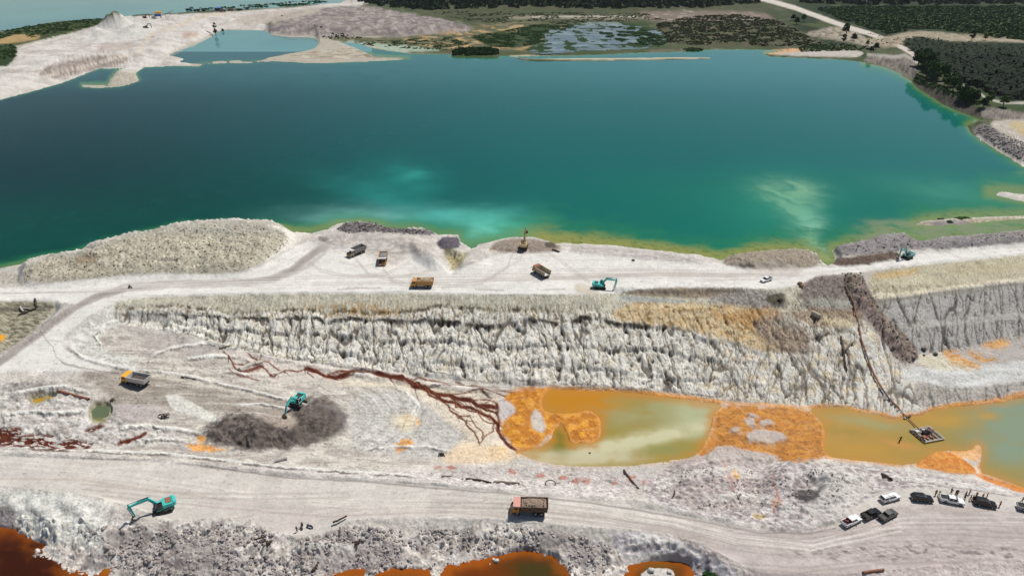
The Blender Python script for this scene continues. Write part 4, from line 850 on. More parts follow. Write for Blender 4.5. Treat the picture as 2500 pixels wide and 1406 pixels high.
i, m = pmask(MG, 3, 5, 25, 730)
put(i, m * sstep(.1, .4, fbm(X[i] / 12, Y[i] / 26, 4, 731)), (196, 186, 178), .7); put(i, m * sstep(.2, .4, fbm(X[i] / 9, Y[i] / 20, 4, 732)), (112, 104, 100), .6)
paint([(640,30),(740,22),(800,14),(760,36),(690,52),(640,60),(600,64),(560,50)], (196, 184, 172), 4, 4, 20, 501, .9)
paint([(-640,75),(0,82),(20,70),(100,52),(250,42),(240,62),(190,76),(100,98),(40,112),(0,110),(-640,130)], (62, 78, 42), 2.5, 3, 20, 502, 1, (84, 92, 50), 14)
paint([(192,100),(236,66),(262,44),(285,34),(312,36),(345,52),(372,74),(340,96),(250,104)], (208, 204, 198), 2, 2, 20, 734, 1, (224, 220, 213), 10)
paint([(-640,140),(0,108),(40,112),(42,130),(30,152),(20,162),(0,164),(-640,190)], (52, 72, 38), 3, 3, 16, 503, 1)
paint([(-300,100),(0,96),(40,84),(95,86),(100,94),(50,104),(0,108),(-300,118)], (190, 160, 112), 2.5, 3, 20, 504, .95)
paint([(330,30),(420,24),(520,20),(520,26),(420,34),(330,40)], (64, 78, 48), 1.5, 2, 30, 505, .9)
# marshy flat in the middle
paint([(800,92),(1000,92),(1150,80),(1240,50),(1300,50),(1420,64),(1360,90),(1300,110),(1330,128),(1200,124),(1100,130),(1000,120),(900,108),(820,100)], (84, 92, 60), 4, 5, 22, 506, 1, (122, 116, 90), 14, 3)
i, m = pmask([(980,95),(1080,82),(1180,60),(1260,66),(1300,100),(1300,120),(1180,124),(1060,118),(1000,105)], 5, 5, 22, 507)
put(i, m * sstep(.05, .25, fbm(X[i] / 26, Y[i] / 22, 4, 508)), (196, 164, 118), .9)
paint([(1150,90),(1220,78),(1300,62),(1380,60),(1340,76),(1320,90),(1320,108),(1250,118),(1190,112)], (42, 66, 32), 3, 6, 20, 509, .9)
paint([(1450,75),(1500,68),(1560,72),(1600,80),(1640,100),(1600,116),(1540,104),(1480,90)], (40, 64, 32), 2, 5, 20, 510, .95)
i, m = pmask(MARSH, 4, 2, 20, 511)
wd = m * sstep(-.02, .2, fbm(X[i] / 22, Y[i] / 26, 4, 512) + .25 * sstep(1380, 1310, PX[i]) + .3 * sstep(1500, 1560, PX[i]))
put(i, wd, (42, 66, 32)); H[i] = np.where(wd > .5, np.maximum(H[i], 1.35), H[i])
paint([(850,98),(880,104),(1000,112),(1090,124),(1000,126),(920,128),(880,116),(840,108)], (176, 194, 172), 2.5, 3, 16, 513, .8)
paint([(690,138),(780,124),(840,118),(880,104),(930,120),(980,134),(930,140),(840,145),(760,148)], (208, 198, 180), 2, 3, 12, 514, .9, (160, 146, 128), 7, 3)
paint([(880,130),(1000,128),(1100,132),(1100,138),(980,141),(900,144)], (136, 130, 112), 2, 3, 12, 515, .7)
paint([(1250,135),(1400,138),(1640,138),(1740,139),(1740,143),(1500,147),(1300,145),(1240,140)], (206, 196, 170), 1.5, 1, 15, 516, .95)
paint([(1230,80),(1250,62),(1280,60),(1270,76)], (200, 176, 128), 2, 3, 12, 517, .7)
paint([(1240,40),(1400,38),(1560,40),(1660,38),(1660,44),(1500,50),(1380,46),(1240,48)], (156, 148, 128), 2, 3, 25, 518, .8)
stroke([(1300,42),(1450,40),(1620,42)], 1.2, (206, 198, 184), .8, 1, 1, 30, 519)
stroke([(1660,38),(1750,36),(1850,42)], 1.0, (200, 190, 176), .6, 1, 1, 30, 520)
SCR = [(1600,60),(1680,40),(1800,36),(1900,50),(1960,80),(2020,110),(1900,116),(1740,112),(1640,112),(1620,90)]
paint(SCR, (104, 98, 78), 4, 4, 20, 521, 1, (74, 82, 52), 12, 2)
i, m = pmask([(1540,30),(1700,26),(1860,30),(1900,50),(1700,52),(1600,56)], 5, 4, 20, 522)
put(i, m, (134, 120, 108)); put(i, m * sstep(.2, .5, fbm(X[i] / 20, Y[i] / 30, 3, 523)), (186, 170, 156), .8)
paint([(1870,130),(1890,122),(1960,118),(1965,125),(1930,132),(1880,134)], (216, 172, 128), 1.5, 2, 8, 524)
paint([(1930,128),(2000,124),(2090,122),(2110,130),(2100,140),(2050,140),(1960,138),(1880,134)], (200, 192, 182), 2, 2, 10, 525)
paint([(1960,84),(2030,66),(2060,62),(2120,96),(2140,118),(2080,104),(2000,92)], (196, 184, 168), 4, 5, 14, 526, .85, (120, 112, 90), 6)
stroke([(1830,-10),(1880,3),(1940,20),(2000,42),(2060,64),(2120,82),(2180,104),(2230,132),(2238,150)], 5.5, (218, 208, 196), 1, 2, 1.5, 20, 527)
paint([(2100,96),(2160,92),(2230,76),(2330,82),(2430,92),(2500,98),(2500,104),(2360,100),(2260,100),(2200,108),(2180,118),(2120,106)], (190, 178, 156), 3, 4, 14, 528, .9, (150, 136, 112), 8)
stroke([(2170,54),(2240,50),(2300,42),(2400,38),(2520,40),(3000,46)], 1.7, (204, 196, 186), .9, 1, 1.5, 20, 529)
stroke([(2440,96),(2500,104),(2700,110)], 2, (180, 168, 150), .7, 1, 1.5, 20, 530)
paint([(2105,146),(2150,132),(2200,140),(2235,155),(2240,180),(2225,196),(2180,170),(2130,156)], (150, 140, 130), 2.5, 4, 6, 531, 1, (110, 104, 98), 3.5)
stroke([(2120,134),(2180,140),(2210,136),(2238,152)], 4, (196, 188, 178), .8, 3, 1, 10, 532)
paint([(2225,194),(2300,220),(2380,262),(2400,276),(2395,288),(2340,270),(2290,246),(2240,214)], (62, 60, 54), 3, 3, 5, 533, 1, (96, 88, 80), 3)
paint([(2390,262),(2450,268),(2500,276),(3100,330),(3100,350),(2500,292),(2400,290)], (126, 118, 112), 3, 3, 5, 534, .95, (160, 150, 140), 3)
stroke([(2340,204),(2380,220),(2402,236),(2410,242),(2450,252),(2500,252),(3000,280)], 2.6, (206, 198, 188), .9, 1.5, 1, 8, 535)
paint([(2410,296),(2500,292),(3100,330),(3100,420),(2500,360),(2450,335)], (204, 196, 186), 4, 3, 8, 536, 1, (186, 176, 164), 5)
paint([(2455,300),(2500,296),(2600,320),(2600,345),(2500,335)], (200, 180, 132), 5, 4, 6, 537, .8)
PALMLAND = [(2205,100),(2260,96),(2320,106),(2500,108),(3100,130),(3100,275),(2500,246),(2460,246),(2420,232),(2380,214),(2330,196),(2270,170),(2245,150),(2235,130)]
paint(PALMLAND, (26, 32, 24), 3, 3, 10, 538, 1, (36, 42, 28), 5)
for q, pl in enumerate((POND_A, POND_B)):
    i, sd = sdpoly(pl, 16); sd = sd + 3 * fbm(X[i] / 3, Y[i] / 3, 3, 880 + q)
    m = sstep(-11, -1, sd) * (1 if q else 1 - .7 * sstep(1100, 1120, PY[i]))
    put(i, m * (.55 + .45 * sstep(-.3, .3, fbm(X[i] / 5, Y[i] / 4, 3, 882 + q))), (208, 146, 72), .85)
lr = (land_rough > .5) & (Y < 420)
C[lr] *= 1.15
# fine crevices, clods and pebbles: thin dark lines and specks, pale crumbs
k = np.nonzero(lr & (PY > 500))[0]
x_, y_ = X[k], Y[k]; ww = np.clip(WALL_W[k] * (WALL_V[k] > .9), 0, 1)
wx1 = x_ + .7 * perlin(x_ / 2.3, y_ / 2.3, 801); 
c1 = np.exp(-(perlin(wx1 / 1.9, y_ / 6.5, 802) / .05) ** 2) * sstep(-.2, .25, perlin(x_ / 7, y_ / 5, 803))
c2 = np.exp(-(perlin(wx1 / 1.0, y_ / 3.4, 804) / .06) ** 2) * sstep(-.05, .35, perlin(x_ / 5, y_ / 4, 805))
c3 = np.exp(-(perlin(x_ / 3.2, y_ / 1.1 + perlin(x_ / 4, y_ / 4, 806), 807) / .05) ** 2) * sstep(.0, .4, perlin(x_ / 6, y_ / 6, 808))
cr = np.clip(.75 * c1 + .6 * c2 + .5 * c3, 0, 1) * (.35 + .65 * ww)
C[k] *= (1 - .62 * cr)[:, None].astype(f32) * np.where(cr[:, None] > .2, np.array([1.0, .96, .9], f32), 1)
H[k] -= (.25 * cr * ww).astype(f32)
sp_ = fbm(x_ / .75, y_ / .6, 3, 810, .6)
gate = sstep(-.25, .25, perlin(x_ / 6, y_ / 5, 811)) * (1 - .6 * ww)
C[k] *= (1 - .42 * sstep(.28, .5, sp_) * gate)[:, None].astype(f32)
C[k] *= (1 + .16 * sstep(-.2, -.5, sp_))[:, None].astype(f32)
k = np.nonzero((land_rough <= .5) & (Y < 420))[0]
sp_ = fbm(X[k] / .8, Y[k] / .6, 3, 812, .6)
C[k] *= (1 - .22 * sstep(.42, .6, sp_) * sstep(-.1, .4, perlin(X[k] / 9, Y[k] / 6, 813)))[:, None].astype(f32)
# clods vary in tone
k = CLOD > 0
tone = (.84 + .36 * CLODV[k])[:, None]
C[k] *= tone
# soft overall grain
C *= (1 + .09 * nC + .07 * nA + .05 * nB)[:, None]
C[:, 2] *= .975; C[:, 0] *= .995
np.clip(C, .01, .88, out=C)

# ---------------------------------------------------------------- materials
def new_mat(name):
    m = bpy.data.materials.new(name); m.use_nodes = True
    return m, m.node_tree.nodes, m.node_tree.links, m.node_tree.nodes['Principled BSDF']
def soil_material(name, bump, cracks=0.0, specks=.0):
    m, n, l, b = new_mat(name)
    at = n.new('ShaderNodeAttribute'); at.attribute_name = 'tint'
    tc = n.new('ShaderNodeTexCoord')
    mp = n.new('ShaderNodeMapping'); l.new(tc.outputs['Object'], mp.inputs[0])
    n1 = n.new('ShaderNodeTexNoise'); n1.inputs['Scale'].default_value = 1.5; n1.inputs['Detail'].default_value = 6; n1.inputs['Roughness'].default_value = .72
    n2 = n.new('ShaderNodeTexNoise'); n2.inputs['Scale'].default_value = .16; n2.inputs['Detail'].default_value = 4
    for q in (n1, n2): l.new(mp.outputs[0], q.inputs['Vector'])
    r1 = n.new('ShaderNodeMapRange'); r1.inputs[1].default_value = .3; r1.inputs[2].default_value = .7; r1.inputs[3].default_value = .84 if bump < .1 else .74; r1.inputs[4].default_value = 1.14 if bump < .1 else 1.2
    r2 = n.new('ShaderNodeMapRange'); r2.inputs[1].default_value = .3; r2.inputs[2].default_value = .7; r2.inputs[3].default_value = .93; r2.inputs[4].default_value = 1.07
    l.new(n1.outputs['Fac'], r1.inputs[0]); l.new(n2.outputs['Fac'], r2.inputs[0])
    mu = n.new('ShaderNodeMath'); mu.operation = 'MULTIPLY'; l.new(r1.outputs[0], mu.inputs[0]); l.new(r2.outputs[0], mu.inputs[1])
    vm = n.new('ShaderNodeVectorMath'); vm.operation = 'SCALE'; l.new(at.outputs['Color'], vm.inputs[0]); l.new(mu.outputs[0], vm.inputs['Scale'])
    out = vm.outputs[0]; hts = []
    def mrange(sock, a, b_, c_, d):
        q = n.new('ShaderNodeMapRange'); q.inputs[1].default_value = a; q.inputs[2].default_value = b_; q.inputs[3].default_value = c_; q.inputs[4].default_value = d; l.new(sock, q.inputs[0]); return q.outputs[0]
    def math_(op, a, b_=None):
        q = n.new('ShaderNodeMath'); q.operation = op
        for j, v_ in enumerate((a, b_)):
            if v_ is None: continue
            if isinstance(v_, (int, float)): q.inputs[j].default_value = v_
            else: l.new(v_, q.inputs[j])
        return q.outputs[0]
    def tex(scale3, sc, det, rough=.6, dist=0.0):
        mq = n.new('ShaderNodeMapping'); mq.inputs['Scale'].default_value = scale3; l.new(tc.outputs['Object'], mq.inputs[0])
        q = n.new('ShaderNodeTexNoise'); q.inputs['Scale'].default_value = sc; q.inputs['Detail'].default_value = det; q.inputs['Roughness'].default_value = rough; q.inputs['Distortion'].default_value = dist
        l.new(mq.outputs[0], q.inputs['Vector']); return q.outputs['Fac']
    def darken(mask, amount, tone):
        q = n.new('ShaderNodeMix'); q.data_type = 'RGBA'; q.blend_type = 'MULTIPLY'; q.inputs[7].default_value = (*tone, 1)
        l.new(math_('MULTIPLY', mask, amount), q.inputs[0]); return q
    masks = []
    if cracks:
        for sc3, sc, wdt, lo in (((1, .24, .3), .42, .022, .42), ((1, .3, .35), .85, .030, .46), ((.35, 1.0, 1.0), .55, .018, .52)):
            f_ = tex(sc3, sc, 3.5, .55, .6); ln_ = mrange(math_('ABSOLUTE', math_('SUBTRACT', f_, .5)), .0, wdt, 1, 0)
            gt = mrange(tex((1, 1, 1), .13 * (1 + sc), 2), lo, lo + .12, 0, 1); masks.append((math_('MULTIPLY', ln_, gt), cracks, (.30, .26, .22)))
    if specks:
        gt = mrange(tex((1, 1, 1), .17, 3), .42, .6, .1, 1)
        masks.append((math_('MULTIPLY', mrange(tex((1, 1, 1), 1.7, 4, .65), .56, .64, 0, 1), gt), specks, (.42, .38, .36)))
        masks.append((math_('MULTIPLY', mrange(tex((1, .8, 1), 3.6, 2, .6), .60, .68, 0, 1), gt), specks * .8, (.45, .42, .40)))
    for mk, am_, tone in masks:
        q = darken(mk, am_, tone); l.new(out, q.inputs[6]); out = q.outputs[2]
    l.new(out, b.inputs['Base Color'])
    b.inputs['Roughness'].default_value = .95; b.inputs['Specular IOR Level'].default_value = .12
    bp = n.new('ShaderNodeBump'); bp.inputs['Strength'].default_value = .7; bp.inputs['Distance'].default_value = bump
    n3 = n.new('ShaderNodeTexNoise'); n3.inputs['Scale'].default_value = 1.9; n3.inputs['Detail'].default_value = 5; n3.inputs['Roughness'].default_value = .7
    l.new(mp.outputs[0], n3.inputs['Vector']); hsock = n3.outputs['Fac']
    for mk, am_, tone in masks: hsock = math_('SUBTRACT', hsock, math_('MULTIPLY', mk, .5))
    l.new(hsock, bp.inputs['Height']); l.new(bp.outputs[0], b.inputs['Normal'])
    return m
def water_material(name, rough, ripple):
    m, n, l, b = new_mat(name)
    at = n.new('ShaderNodeAttribute'); at.attribute_name = 'tint'
    tc = n.new('ShaderNodeTexCoord')
    l.new(at.outputs['Color'], b.inputs['Base Color'])
    b.inputs['Roughness'].default_value = rough; b.inputs['IOR'].default_value = 1.33
    b.inputs['Specular IOR Level'].default_value = .5
    n3 = n.new('ShaderNodeTexNoise'); n3.inputs['Scale'].default_value = .8; n3.inputs['Detail'].default_value = 3
    l.new(tc.outputs['Object'], n3.inputs['Vector'])
    bp = n.new('ShaderNodeBump'); bp.inputs['Strength'].default_value = ripple; bp.inputs['Distance'].default_value = .05
    l.new(n3.outputs['Fac'], bp.inputs['Height']); l.new(bp.outputs[0], b.inputs['Normal'])
    return m
SOIL = soil_material('loose_soil', .16, .0, .5); MUD = soil_material('wet_mud', .05, .0, .08); MUD.node_tree.nodes['Principled BSDF'].inputs['Roughness'].default_value = .6; PACKED = soil_material('packed_soil', .05, 0, .22); CLAY = soil_material('eroded_clay', .2, .62, .22)
WATER = water_material('lake_water', .05, .12); WATER.node_tree.nodes['Principled BSDF'].inputs['Specular IOR Level'].default_value = .08
POND = water_material('pond_water', .12, .05); POND.node_tree.nodes['Principled BSDF'].inputs['Specular IOR Level'].default_value = .3

def mesh_obj(name, verts, faces, mat, tint=None, kind=None, smooth=True):
    me = bpy.data.meshes.new(name)
    nv, nf = len(verts), len(faces); fs = faces.shape[1]
    me.vertices.add(nv); me.vertices.foreach_set('co', np.ascontiguousarray(verts, f32).ravel())
    me.loops.add(nf * fs); me.loops.foreach_set('vertex_index', np.ascontiguousarray(faces, np.int32).ravel())
    me.polygons.add(nf); me.polygons.foreach_set('loop_start', np.arange(nf, dtype=np.int32) * fs)
    me.polygons.foreach_set('use_smooth', np.full(nf, smooth))
    me.update(calc_edges=True)
    if tint is not None:
        a = me.color_attributes.new('tint', 'FLOAT_COLOR', 'POINT')
        rgba = np.ones((nv, 4), f32); rgba[:, :3] = tint
        a.data.foreach_set('color', rgba.ravel())
    me.materials.append(mat)
    o = bpy.data.objects.new(name, me); scene.collection.objects.link(o)
    if kind: o['kind'] = kind
    return o
for pl, z in ((POOL_A, -.8), (POOL_B, -1.2), (POOL_C, .62)):
    i, sd = sdpoly(pl, 8); put(i, sstep(-8, 0, sd), (150, 142, 96), .6); sd = sd - 3 + 6 * fbm(X[i] / 2.2, Y[i] / 1.8, 3, 890); k = sd > 0; H[i[k]] = z - np.minimum(.1 * sd[k], .4); k = (sd <= 0) & (sd > -12); H[i[k]] = np.maximum(H[i[k]], z + .06)
idx = np.arange(NR * NC).reshape(NR, NC)
F = np.stack([idx[:-1, :-1], idx[1:, :-1], idx[1:, 1:], idx[:-1, 1:]], -1).reshape(-1, 4)
fcx = PX[F].mean(1); fcy = PY[F].mean(1)
reg = np.zeros(len(F), np.int8)
reg[inside(fcx, fcy, FLOOR)] = 3
reg[WALL_W[F].mean(1) > .5] = 4
reg[inside(fcx, fcy, RW)] = 4
reg[inside(fcx, fcy, NEAR_ROAD)] = 1
reg[inside(fcx, fcy, UPPER_ROAD)] = 2
reg[inside(fcx, fcy, RUB)] = 5
for pl in (BR([(1215,60),(1560,60),(1560,250),(1880,225),(1945,300),(1925,470),(1720,490),(1640,330),(1580,410),(1480,500),(1400,560),(800,610),(850,520),(1080,430),(1220,340)]), [(1700,984),(1975,990),(2030,1040),(2050,1118),(1940,1118),(1850,1108),(1760,1085),(1690,1120)], [(2225,1137),(2280,1096),(2400,1078),(2400,1165),(2300,1152)]): reg[inside(fcx, fcy, pl)] = 6
V3 = np.stack([X, Y, H], -1)
for r_, nm in ((0, 'ground'), (1, 'road'), (2, 'road'), (3, 'quarry_floor'), (4, 'pit_wall'), (5, 'rubble_slope'), (6, 'mud_flat')):
    ff = F[reg == r_]
    used, inv = np.unique(ff, return_inverse=True)
    o = mesh_obj(nm, V3[used], inv.reshape(-1, 4), PACKED if r_ in (1, 2) else CLAY if r_ == 4 else MUD if r_ == 6 else SOIL, C[used], 'structure')
GRAVEL = None

# ---------------------------------------------------------------- water sheets
def water_sheet(name, x0, x1, y0, y1, step, z, mat, colour, clip=None, ystep=None, mg=6, low=None):
    cs = np.arange(x0, x1 + step, step); rs = np.arange(y0, y1 + (ystep or step), ystep or step)
    s_, t_ = np.meshgrid(cs, rs)
    x, y = unproj(s_, t_, z)
    c = colour(s_.ravel(), t_.ravel(), x.ravel(), y.ravel())
    n_r, n_c = s_.shape
    id_ = np.arange(n_r * n_c).reshape(n_r, n_c)
    f = np.stack([id_[:-1, :-1], id_[1:, :-1], id_[1:, 1:], id_[:-1, 1:]], -1).reshape(-1, 4)
    v = np.stack([x.ravel(), y.ravel(), np.full(x.size, z)], -1)
    # keep only cells that lie over sunken ground (plus a margin hidden inside the bank)
    hh = sample_h(v[:, 0], v[:, 1])
    m = (hh < z + .25)[f].any(1)
    if low is not None:
        cs_, ct_ = s_.ravel()[f].mean(1), t_.ravel()[f].mean(1); d_, _ = segd(cs_, ct_, low, True)
        m &= (ct_ < 556) | inside(cs_, ct_, low) | (d_ < 12)
    if clip is not None:
        cs_, ct_ = s_.ravel()[f].mean(1), t_.ravel()[f].mean(1)
        for pl in clip:
            d_, _ = segd(cs_, ct_, pl, True)
            keep = inside(cs_, ct_, pl) | (d_ < mg)
            m &= keep
    f = f[m]
    used, inv = np.unique(f, return_inverse=True)
    return mesh_obj(name, v[used], inv.reshape(-1, 4), mat, c[used], 'structure')
Hg = H.reshape(NR, NC)
def sample_h(x, y):
    s_, t_ = proj(np.asarray(x, float), np.asarray(y, float), 0.0)
    ci = np.clip(np.interp(s_, cols, np.arange(NC)), 0, NC - 1.001); ri = np.clip(np.interp(t_, rows, np.arange(NR)), 0, NR - 1.001)
    c0 = ci.astype(int); r0 = ri.astype(int); fc = ci - c0; fr_ = ri - r0
    return (Hg[r0, c0] * (1 - fc) * (1 - fr_) + Hg[r0, c0 + 1] * fc * (1 - fr_) + Hg[r0 + 1, c0] * (1 - fc) * fr_ + Hg[r0 + 1, c0 + 1] * fc * fr_)
def wput(c, m, rgb, amt=1.0):
    a = np.clip(m * amt, 0, 1)[:, None]
    c[:] = c * (1 - a) + (lin(rgb) * WG) * a
WG = .78
def blob(px, py, cx, cy, rx, ry, ang=0):
    dx, dy = px - cx, py - cy; ca, sa = math.cos(ang), math.sin(ang)
    return np.exp(-(((dx * ca + dy * sa) / rx) ** 2 + ((-dx * sa + dy * ca) / ry) ** 2))
def lake_colour(px, py, x, y):
    c = np.zeros((len(px), 3)); c[:] = lin((4, 58, 54)) * WG
    wput(c, sstep(200, 1500, px), (14, 100, 94)); wput(c, sstep(1500, 2400, px), (24, 112, 106), .7); wput(c, sstep(900, 2300, px) * sstep(330, 150, py), (28, 112, 112), .8)
    wput(c, sstep(330, 560, py) * sstep(1500, 200, px), (6, 74, 60), .8)
    wput(c, sstep(600, 0, px) * sstep(150, 320, py) * sstep(560, 400, py), (2, 46, 42), .8)
    wput(c, sstep(360, 480, py) * sstep(1000, 1900, px), (18, 118, 96), .7)
    nz = fbm(x / 26, y / 26, 4, 600); nz2 = fbm(x / 12, y / 9, 4, 601)
    px0, py0 = px, py
    px = px + 26 * fbm(x / 22, y / 16, 4, 606); py = py + 9 * fbm(x / 18, y / 14, 4, 607)
    fil = fbm((x + .5 * y) / 9 + 2 * nz, (y - .3 * x) / 30, 4, 608)
    def plume(m, rgb, amt, n=nz, k=.45): wput(c, np.clip(m * (1 + k * n) * (.8 + (.9 * fil if cream else 0)), 0, 1), rgb, amt)
    cream = False
    plume(blob(px, py, 900, 532, 170, 26) * 1.2, (126, 188, 176), .85); plume(blob(px, py, 1000, 440, 90, 40, .2), (34, 140, 126), .8)
    plume(blob(px, py, 930, 480, 140, 30, .25), (44, 146, 134), .7); plume(blob(px, py, 1070, 530, 80, 22) * 1.2, (84, 184, 168), .85)
    plume(blob(px, py, 1215, 555, 100, 40) * 1.25, (96, 200, 176), .9); plume(blob(px, py, 1150, 580, 70, 24), (140, 214, 184), .8)
    plume(blob(px, py, 1015, 425, 30, 12), (50, 158, 140), .8)
    cream = True
    plume(blob(px, py, 1922, 466, 66, 24, .05), (160, 200, 154), .9); plume(blob(px, py, 1942, 500, 46, 34, .5), (152, 198, 156), .85)
    plume(blob(px, py, 1968, 545, 36, 34, -.4), (136, 196, 164), .9); plume(blob(px, py, 1985, 590, 26, 34, -.3), (170, 214, 178), .9)
    plume(blob(px, py, 2010, 616, 30, 14), (214, 222, 190), .9); plume(blob(px, py, 2022, 632, 16, 14), (220, 220, 188), .9)
    cream = False
    wput(c, blob(px, py, 1900, 500, 130, 70), (50, 150, 120), .5)
    plume(blob(px, py, 2330, 470, 160, 30, .12), (70, 150, 122), .7, nz); plume(blob(px, py, 2350, 545, 140, 16, -.05), (160, 186, 130), .9)
    plume(blob(px, py, 2250, 560, 60, 22, -.3), (140, 170, 110), .7)
    plume(sstep(250, 150, py) * .6, (70, 150, 150), .5, nz)
    px, py = px0, py0
    # shallow margins over yellow mud
    d, _ = segd(px, py, LAKE, True)
    wd = np.interp(px, [0, 600, 760, 1200, 1330, 1500, 1700, 2000, 2300, 2500], [9, 9, 14, 22, 46, 34, 26, 34, 26, 30])
    wd = np.where(py < 420, np.where(px > 2100, 14, 5), wd) * (1 + .5 * nz2)
    g = sstep(1.0, 0, d / np.maximum(wd * 2.2, 1)); y_ = sstep(1.0, .1, d / np.maximum(wd, 1))
    wput(c, g, (52, 136, 84), .75)
    am = np.interp(px, [0, 700, 1000, 1250, 1330, 1900, 2100, 2500], [.25, .5, .3, .15, .85, .75, .5, .45])
    wput(c, y_ * am, (176, 160, 76), .8)
    sp = sstep(.15, .4, fbm(x / 3, y / 2.4, 3, 605)) * g * sstep(1290, 1380, px) * sstep(480, 540, py)
    wput(c, sp, (44, 96, 50), .5)
    wput(c, sstep(2060, 2140, px) * sstep(528, 545, py) * sstep(-.6, .4, nz2), (140, 148, 112), .75)
    wput(c, sstep(-.2, .6, nz2), (24, 112, 104), .06)
    lag = sstep(172, 140, py) * sstep(395, 425, px) * sstep(800, 770, px)
    wput(c, lag, (36, 92, 92), .8)
    return c
water_sheet('lake', -640, 3150, 66, 700, 7, 0.0, WATER, lake_colour, ystep=3, low=LAKE)
def top_colour(px, py, x, y):
    c = np.zeros((len(px), 3)); c[:] = lin((104, 158, 154)) * WG
    wput(c, sstep(-.2, .5, fbm(x / 120, y / 200, 3, 610)), (88, 142, 142), .6)
    return c
water_sheet('far_lake', -640, 900, -80, 125, 12, 0.02, WATER, top_colour, ystep=3)
def marsh_colour(px, py, x, y):
    c = np.zeros((len(px), 3)); c[:] = lin((86, 100, 102)) * WG
    wput(c, sstep(66, 56, py) * sstep(1320, 1400, px), (104, 104, 72), .8)
    wput(c, sstep(.0, .4, fbm(x / 30, y / 30, 3, 611)), (150, 168, 166), .5)
    return c
water_sheet('marsh_water', 1250, 1680, 45, 140, 4, 1.2, WATER, marsh_colour, clip=[MARSH], ystep=1.2, mg=3)
def ponda_colour(px, py, x, y):
    n = fbm(x / 5, y / 3.5, 4, 620); n2 = fbm(x / 12, y / 6, 3, 621)
    c = np.zeros((len(px), 3)); c[:] = lin((160, 142, 62)) * WG
    wput(c, np.clip(blob(px, py, 1640, 1010, 170, 46) * (1.2 + n2), 0, 1), (166, 163, 116), .85)
    wput(c, np.clip(blob(px, py, 1720, 1000, 70, 60) * (1.3 + n2), 0, 1), (186, 190, 148), .8)
    wput(c, np.clip(blob(px, py, 1540, 1080, 190, 17, -.22) * (1.5 + 1.2 * n), 0, 1), (212, 208, 168), .95)
    wput(c, np.clip(blob(px, py, 1400, 1115, 150, 20) * (1.4 + n), 0, 1), (206, 200, 164), .9)
    wput(c, np.clip(blob(px, py, 1620, 1100, 50, 16) * 1.2, 0, 1), (146, 150, 90), .7)
    wput(c, np.clip(blob(px, py, 1400, 975, 100, 34) * (1.5 + n), 0, 1), (200, 136, 34), .95)
    wput(c, np.clip(blob(px, py, 1370, 1070, 26, 40) * (1.3 + n2), 0, 1), (128, 120, 44), .9)
    d, _ = segd(px, py, POND_A, True)
    wput(c, sstep(26, 0, d + 9 * n) * sstep(1140, 1090, py), (200, 136, 54), .7)
    return c
water_sheet('tailings_pond', 1230, 1790, 935, 1150, 4, -9.6, POND, ponda_colour, clip=[POND_A])
def pondb_colour(px, py, x, y):
    n = fbm(x / 6, y / 4, 4, 630); n2 = fbm(x / 14, y / 6, 3, 631)
    c = np.zeros((len(px), 3)); c[:] = lin((166, 144, 74)) * WG
    wput(c, sstep(2360, 2000, px) * sstep(-.5, .4, n2 + .2), (192, 152, 80), .8)
    wput(c, np.clip(blob(px, py, 2130, 1030, 90, 14, .15) * (1.2 + n), 0, 1), (170, 164, 116), .8)
    wput(c, np.clip(blob(px, py, 2480, 1050, 110, 90) * (1.3 + .8 * n2), 0, 1), (140, 158, 132), .95)
    wput(c, sstep(2480, 2700, px), (128, 150, 132), .8)
    wput(c, np.clip(blob(px, py, 2300, 1025, 70, 18) * (1.2 + n), 0, 1), (196, 156, 74), .8)
    wput(c, np.clip(blob(px, py, 2410, 1015, 26, 9), 0, 1), (196, 156, 76), .8)
    wput(c, np.clip(blob(px, py, 2100, 1100, 100, 20) * (1.2 + n), 0, 1), (196, 152, 70), .7)
    wput(c, np.clip(blob(px, py, 2200, 1085, 50, 8, .2) * (1.2), 0, 1), (206, 150, 84), .7)
    d, _ = segd(px, py, POND_B, True)
    wput(c, sstep(24, 0, d + 8 * n), (200, 146, 72), .5)
    return c
water_sheet('pump_pond', 1950, 3150, 900, 1300, 5, -9.6, POND, pondb_colour, clip=[POND_B])
def rust_colour(poly, deep, cx, cy, rx, ry):
    def f(px, py, x, y):
        n = fbm(x / 4, y / 3, 4, 640)
        c = np.zeros((len(px), 3)); c[:] = lin((164, 86, 20)) * WG
        d, _ = segd(px, py, poly, True)
        wput(c, sstep(6, 34, d + 8 * n), (112, 56, 16), .95)
        wput(c, np.clip(blob(px, py, cx, cy, rx, ry) * (1.3 + .8 * n), 0, 1), deep, .95)
        return c
    return f
water_sheet('rust_pond', -640, 270, 1240, 1700, 5, -2.2, POND, rust_colour(POND_C, (58, 26, 10), 50, 1385, 120, 80), clip=[POND_C])
water_sheet('rust_pond', 225, 310, 1350, 1415, 4, -2.2, POND, rust_colour(POND_D, (160, 100, 30), 260, 1390, 10, 10), clip=[POND_D])
water_sheet('rust_pond', 1040, 1450, 1325, 1540, 4, -2.2, POND, rust_colour(POND_E, (70, 62, 26), 1310, 1400, 70, 36), clip=[POND_E])
water_sheet('rust_pond', 895, 1065, 1380, 1500, 4, -2.2, POND, rust_colour(POND_F, (150, 84, 24), 985, 1410, 40, 12), clip=[POND_F])
water_sheet('rust_pond', 780, 893, 1380, 1480, 4, -2.2, POND, rust_colour(POND_G, (160, 90, 26), 840, 1410, 20, 10), clip=[POND_G])
water_sheet('rust_pond', 1515, 1700, 1350, 1480, 4, -2.2, POND, rust_colour(POND_H, (112, 88, 30), 1610, 1400, 40, 26), clip=[POND_H])
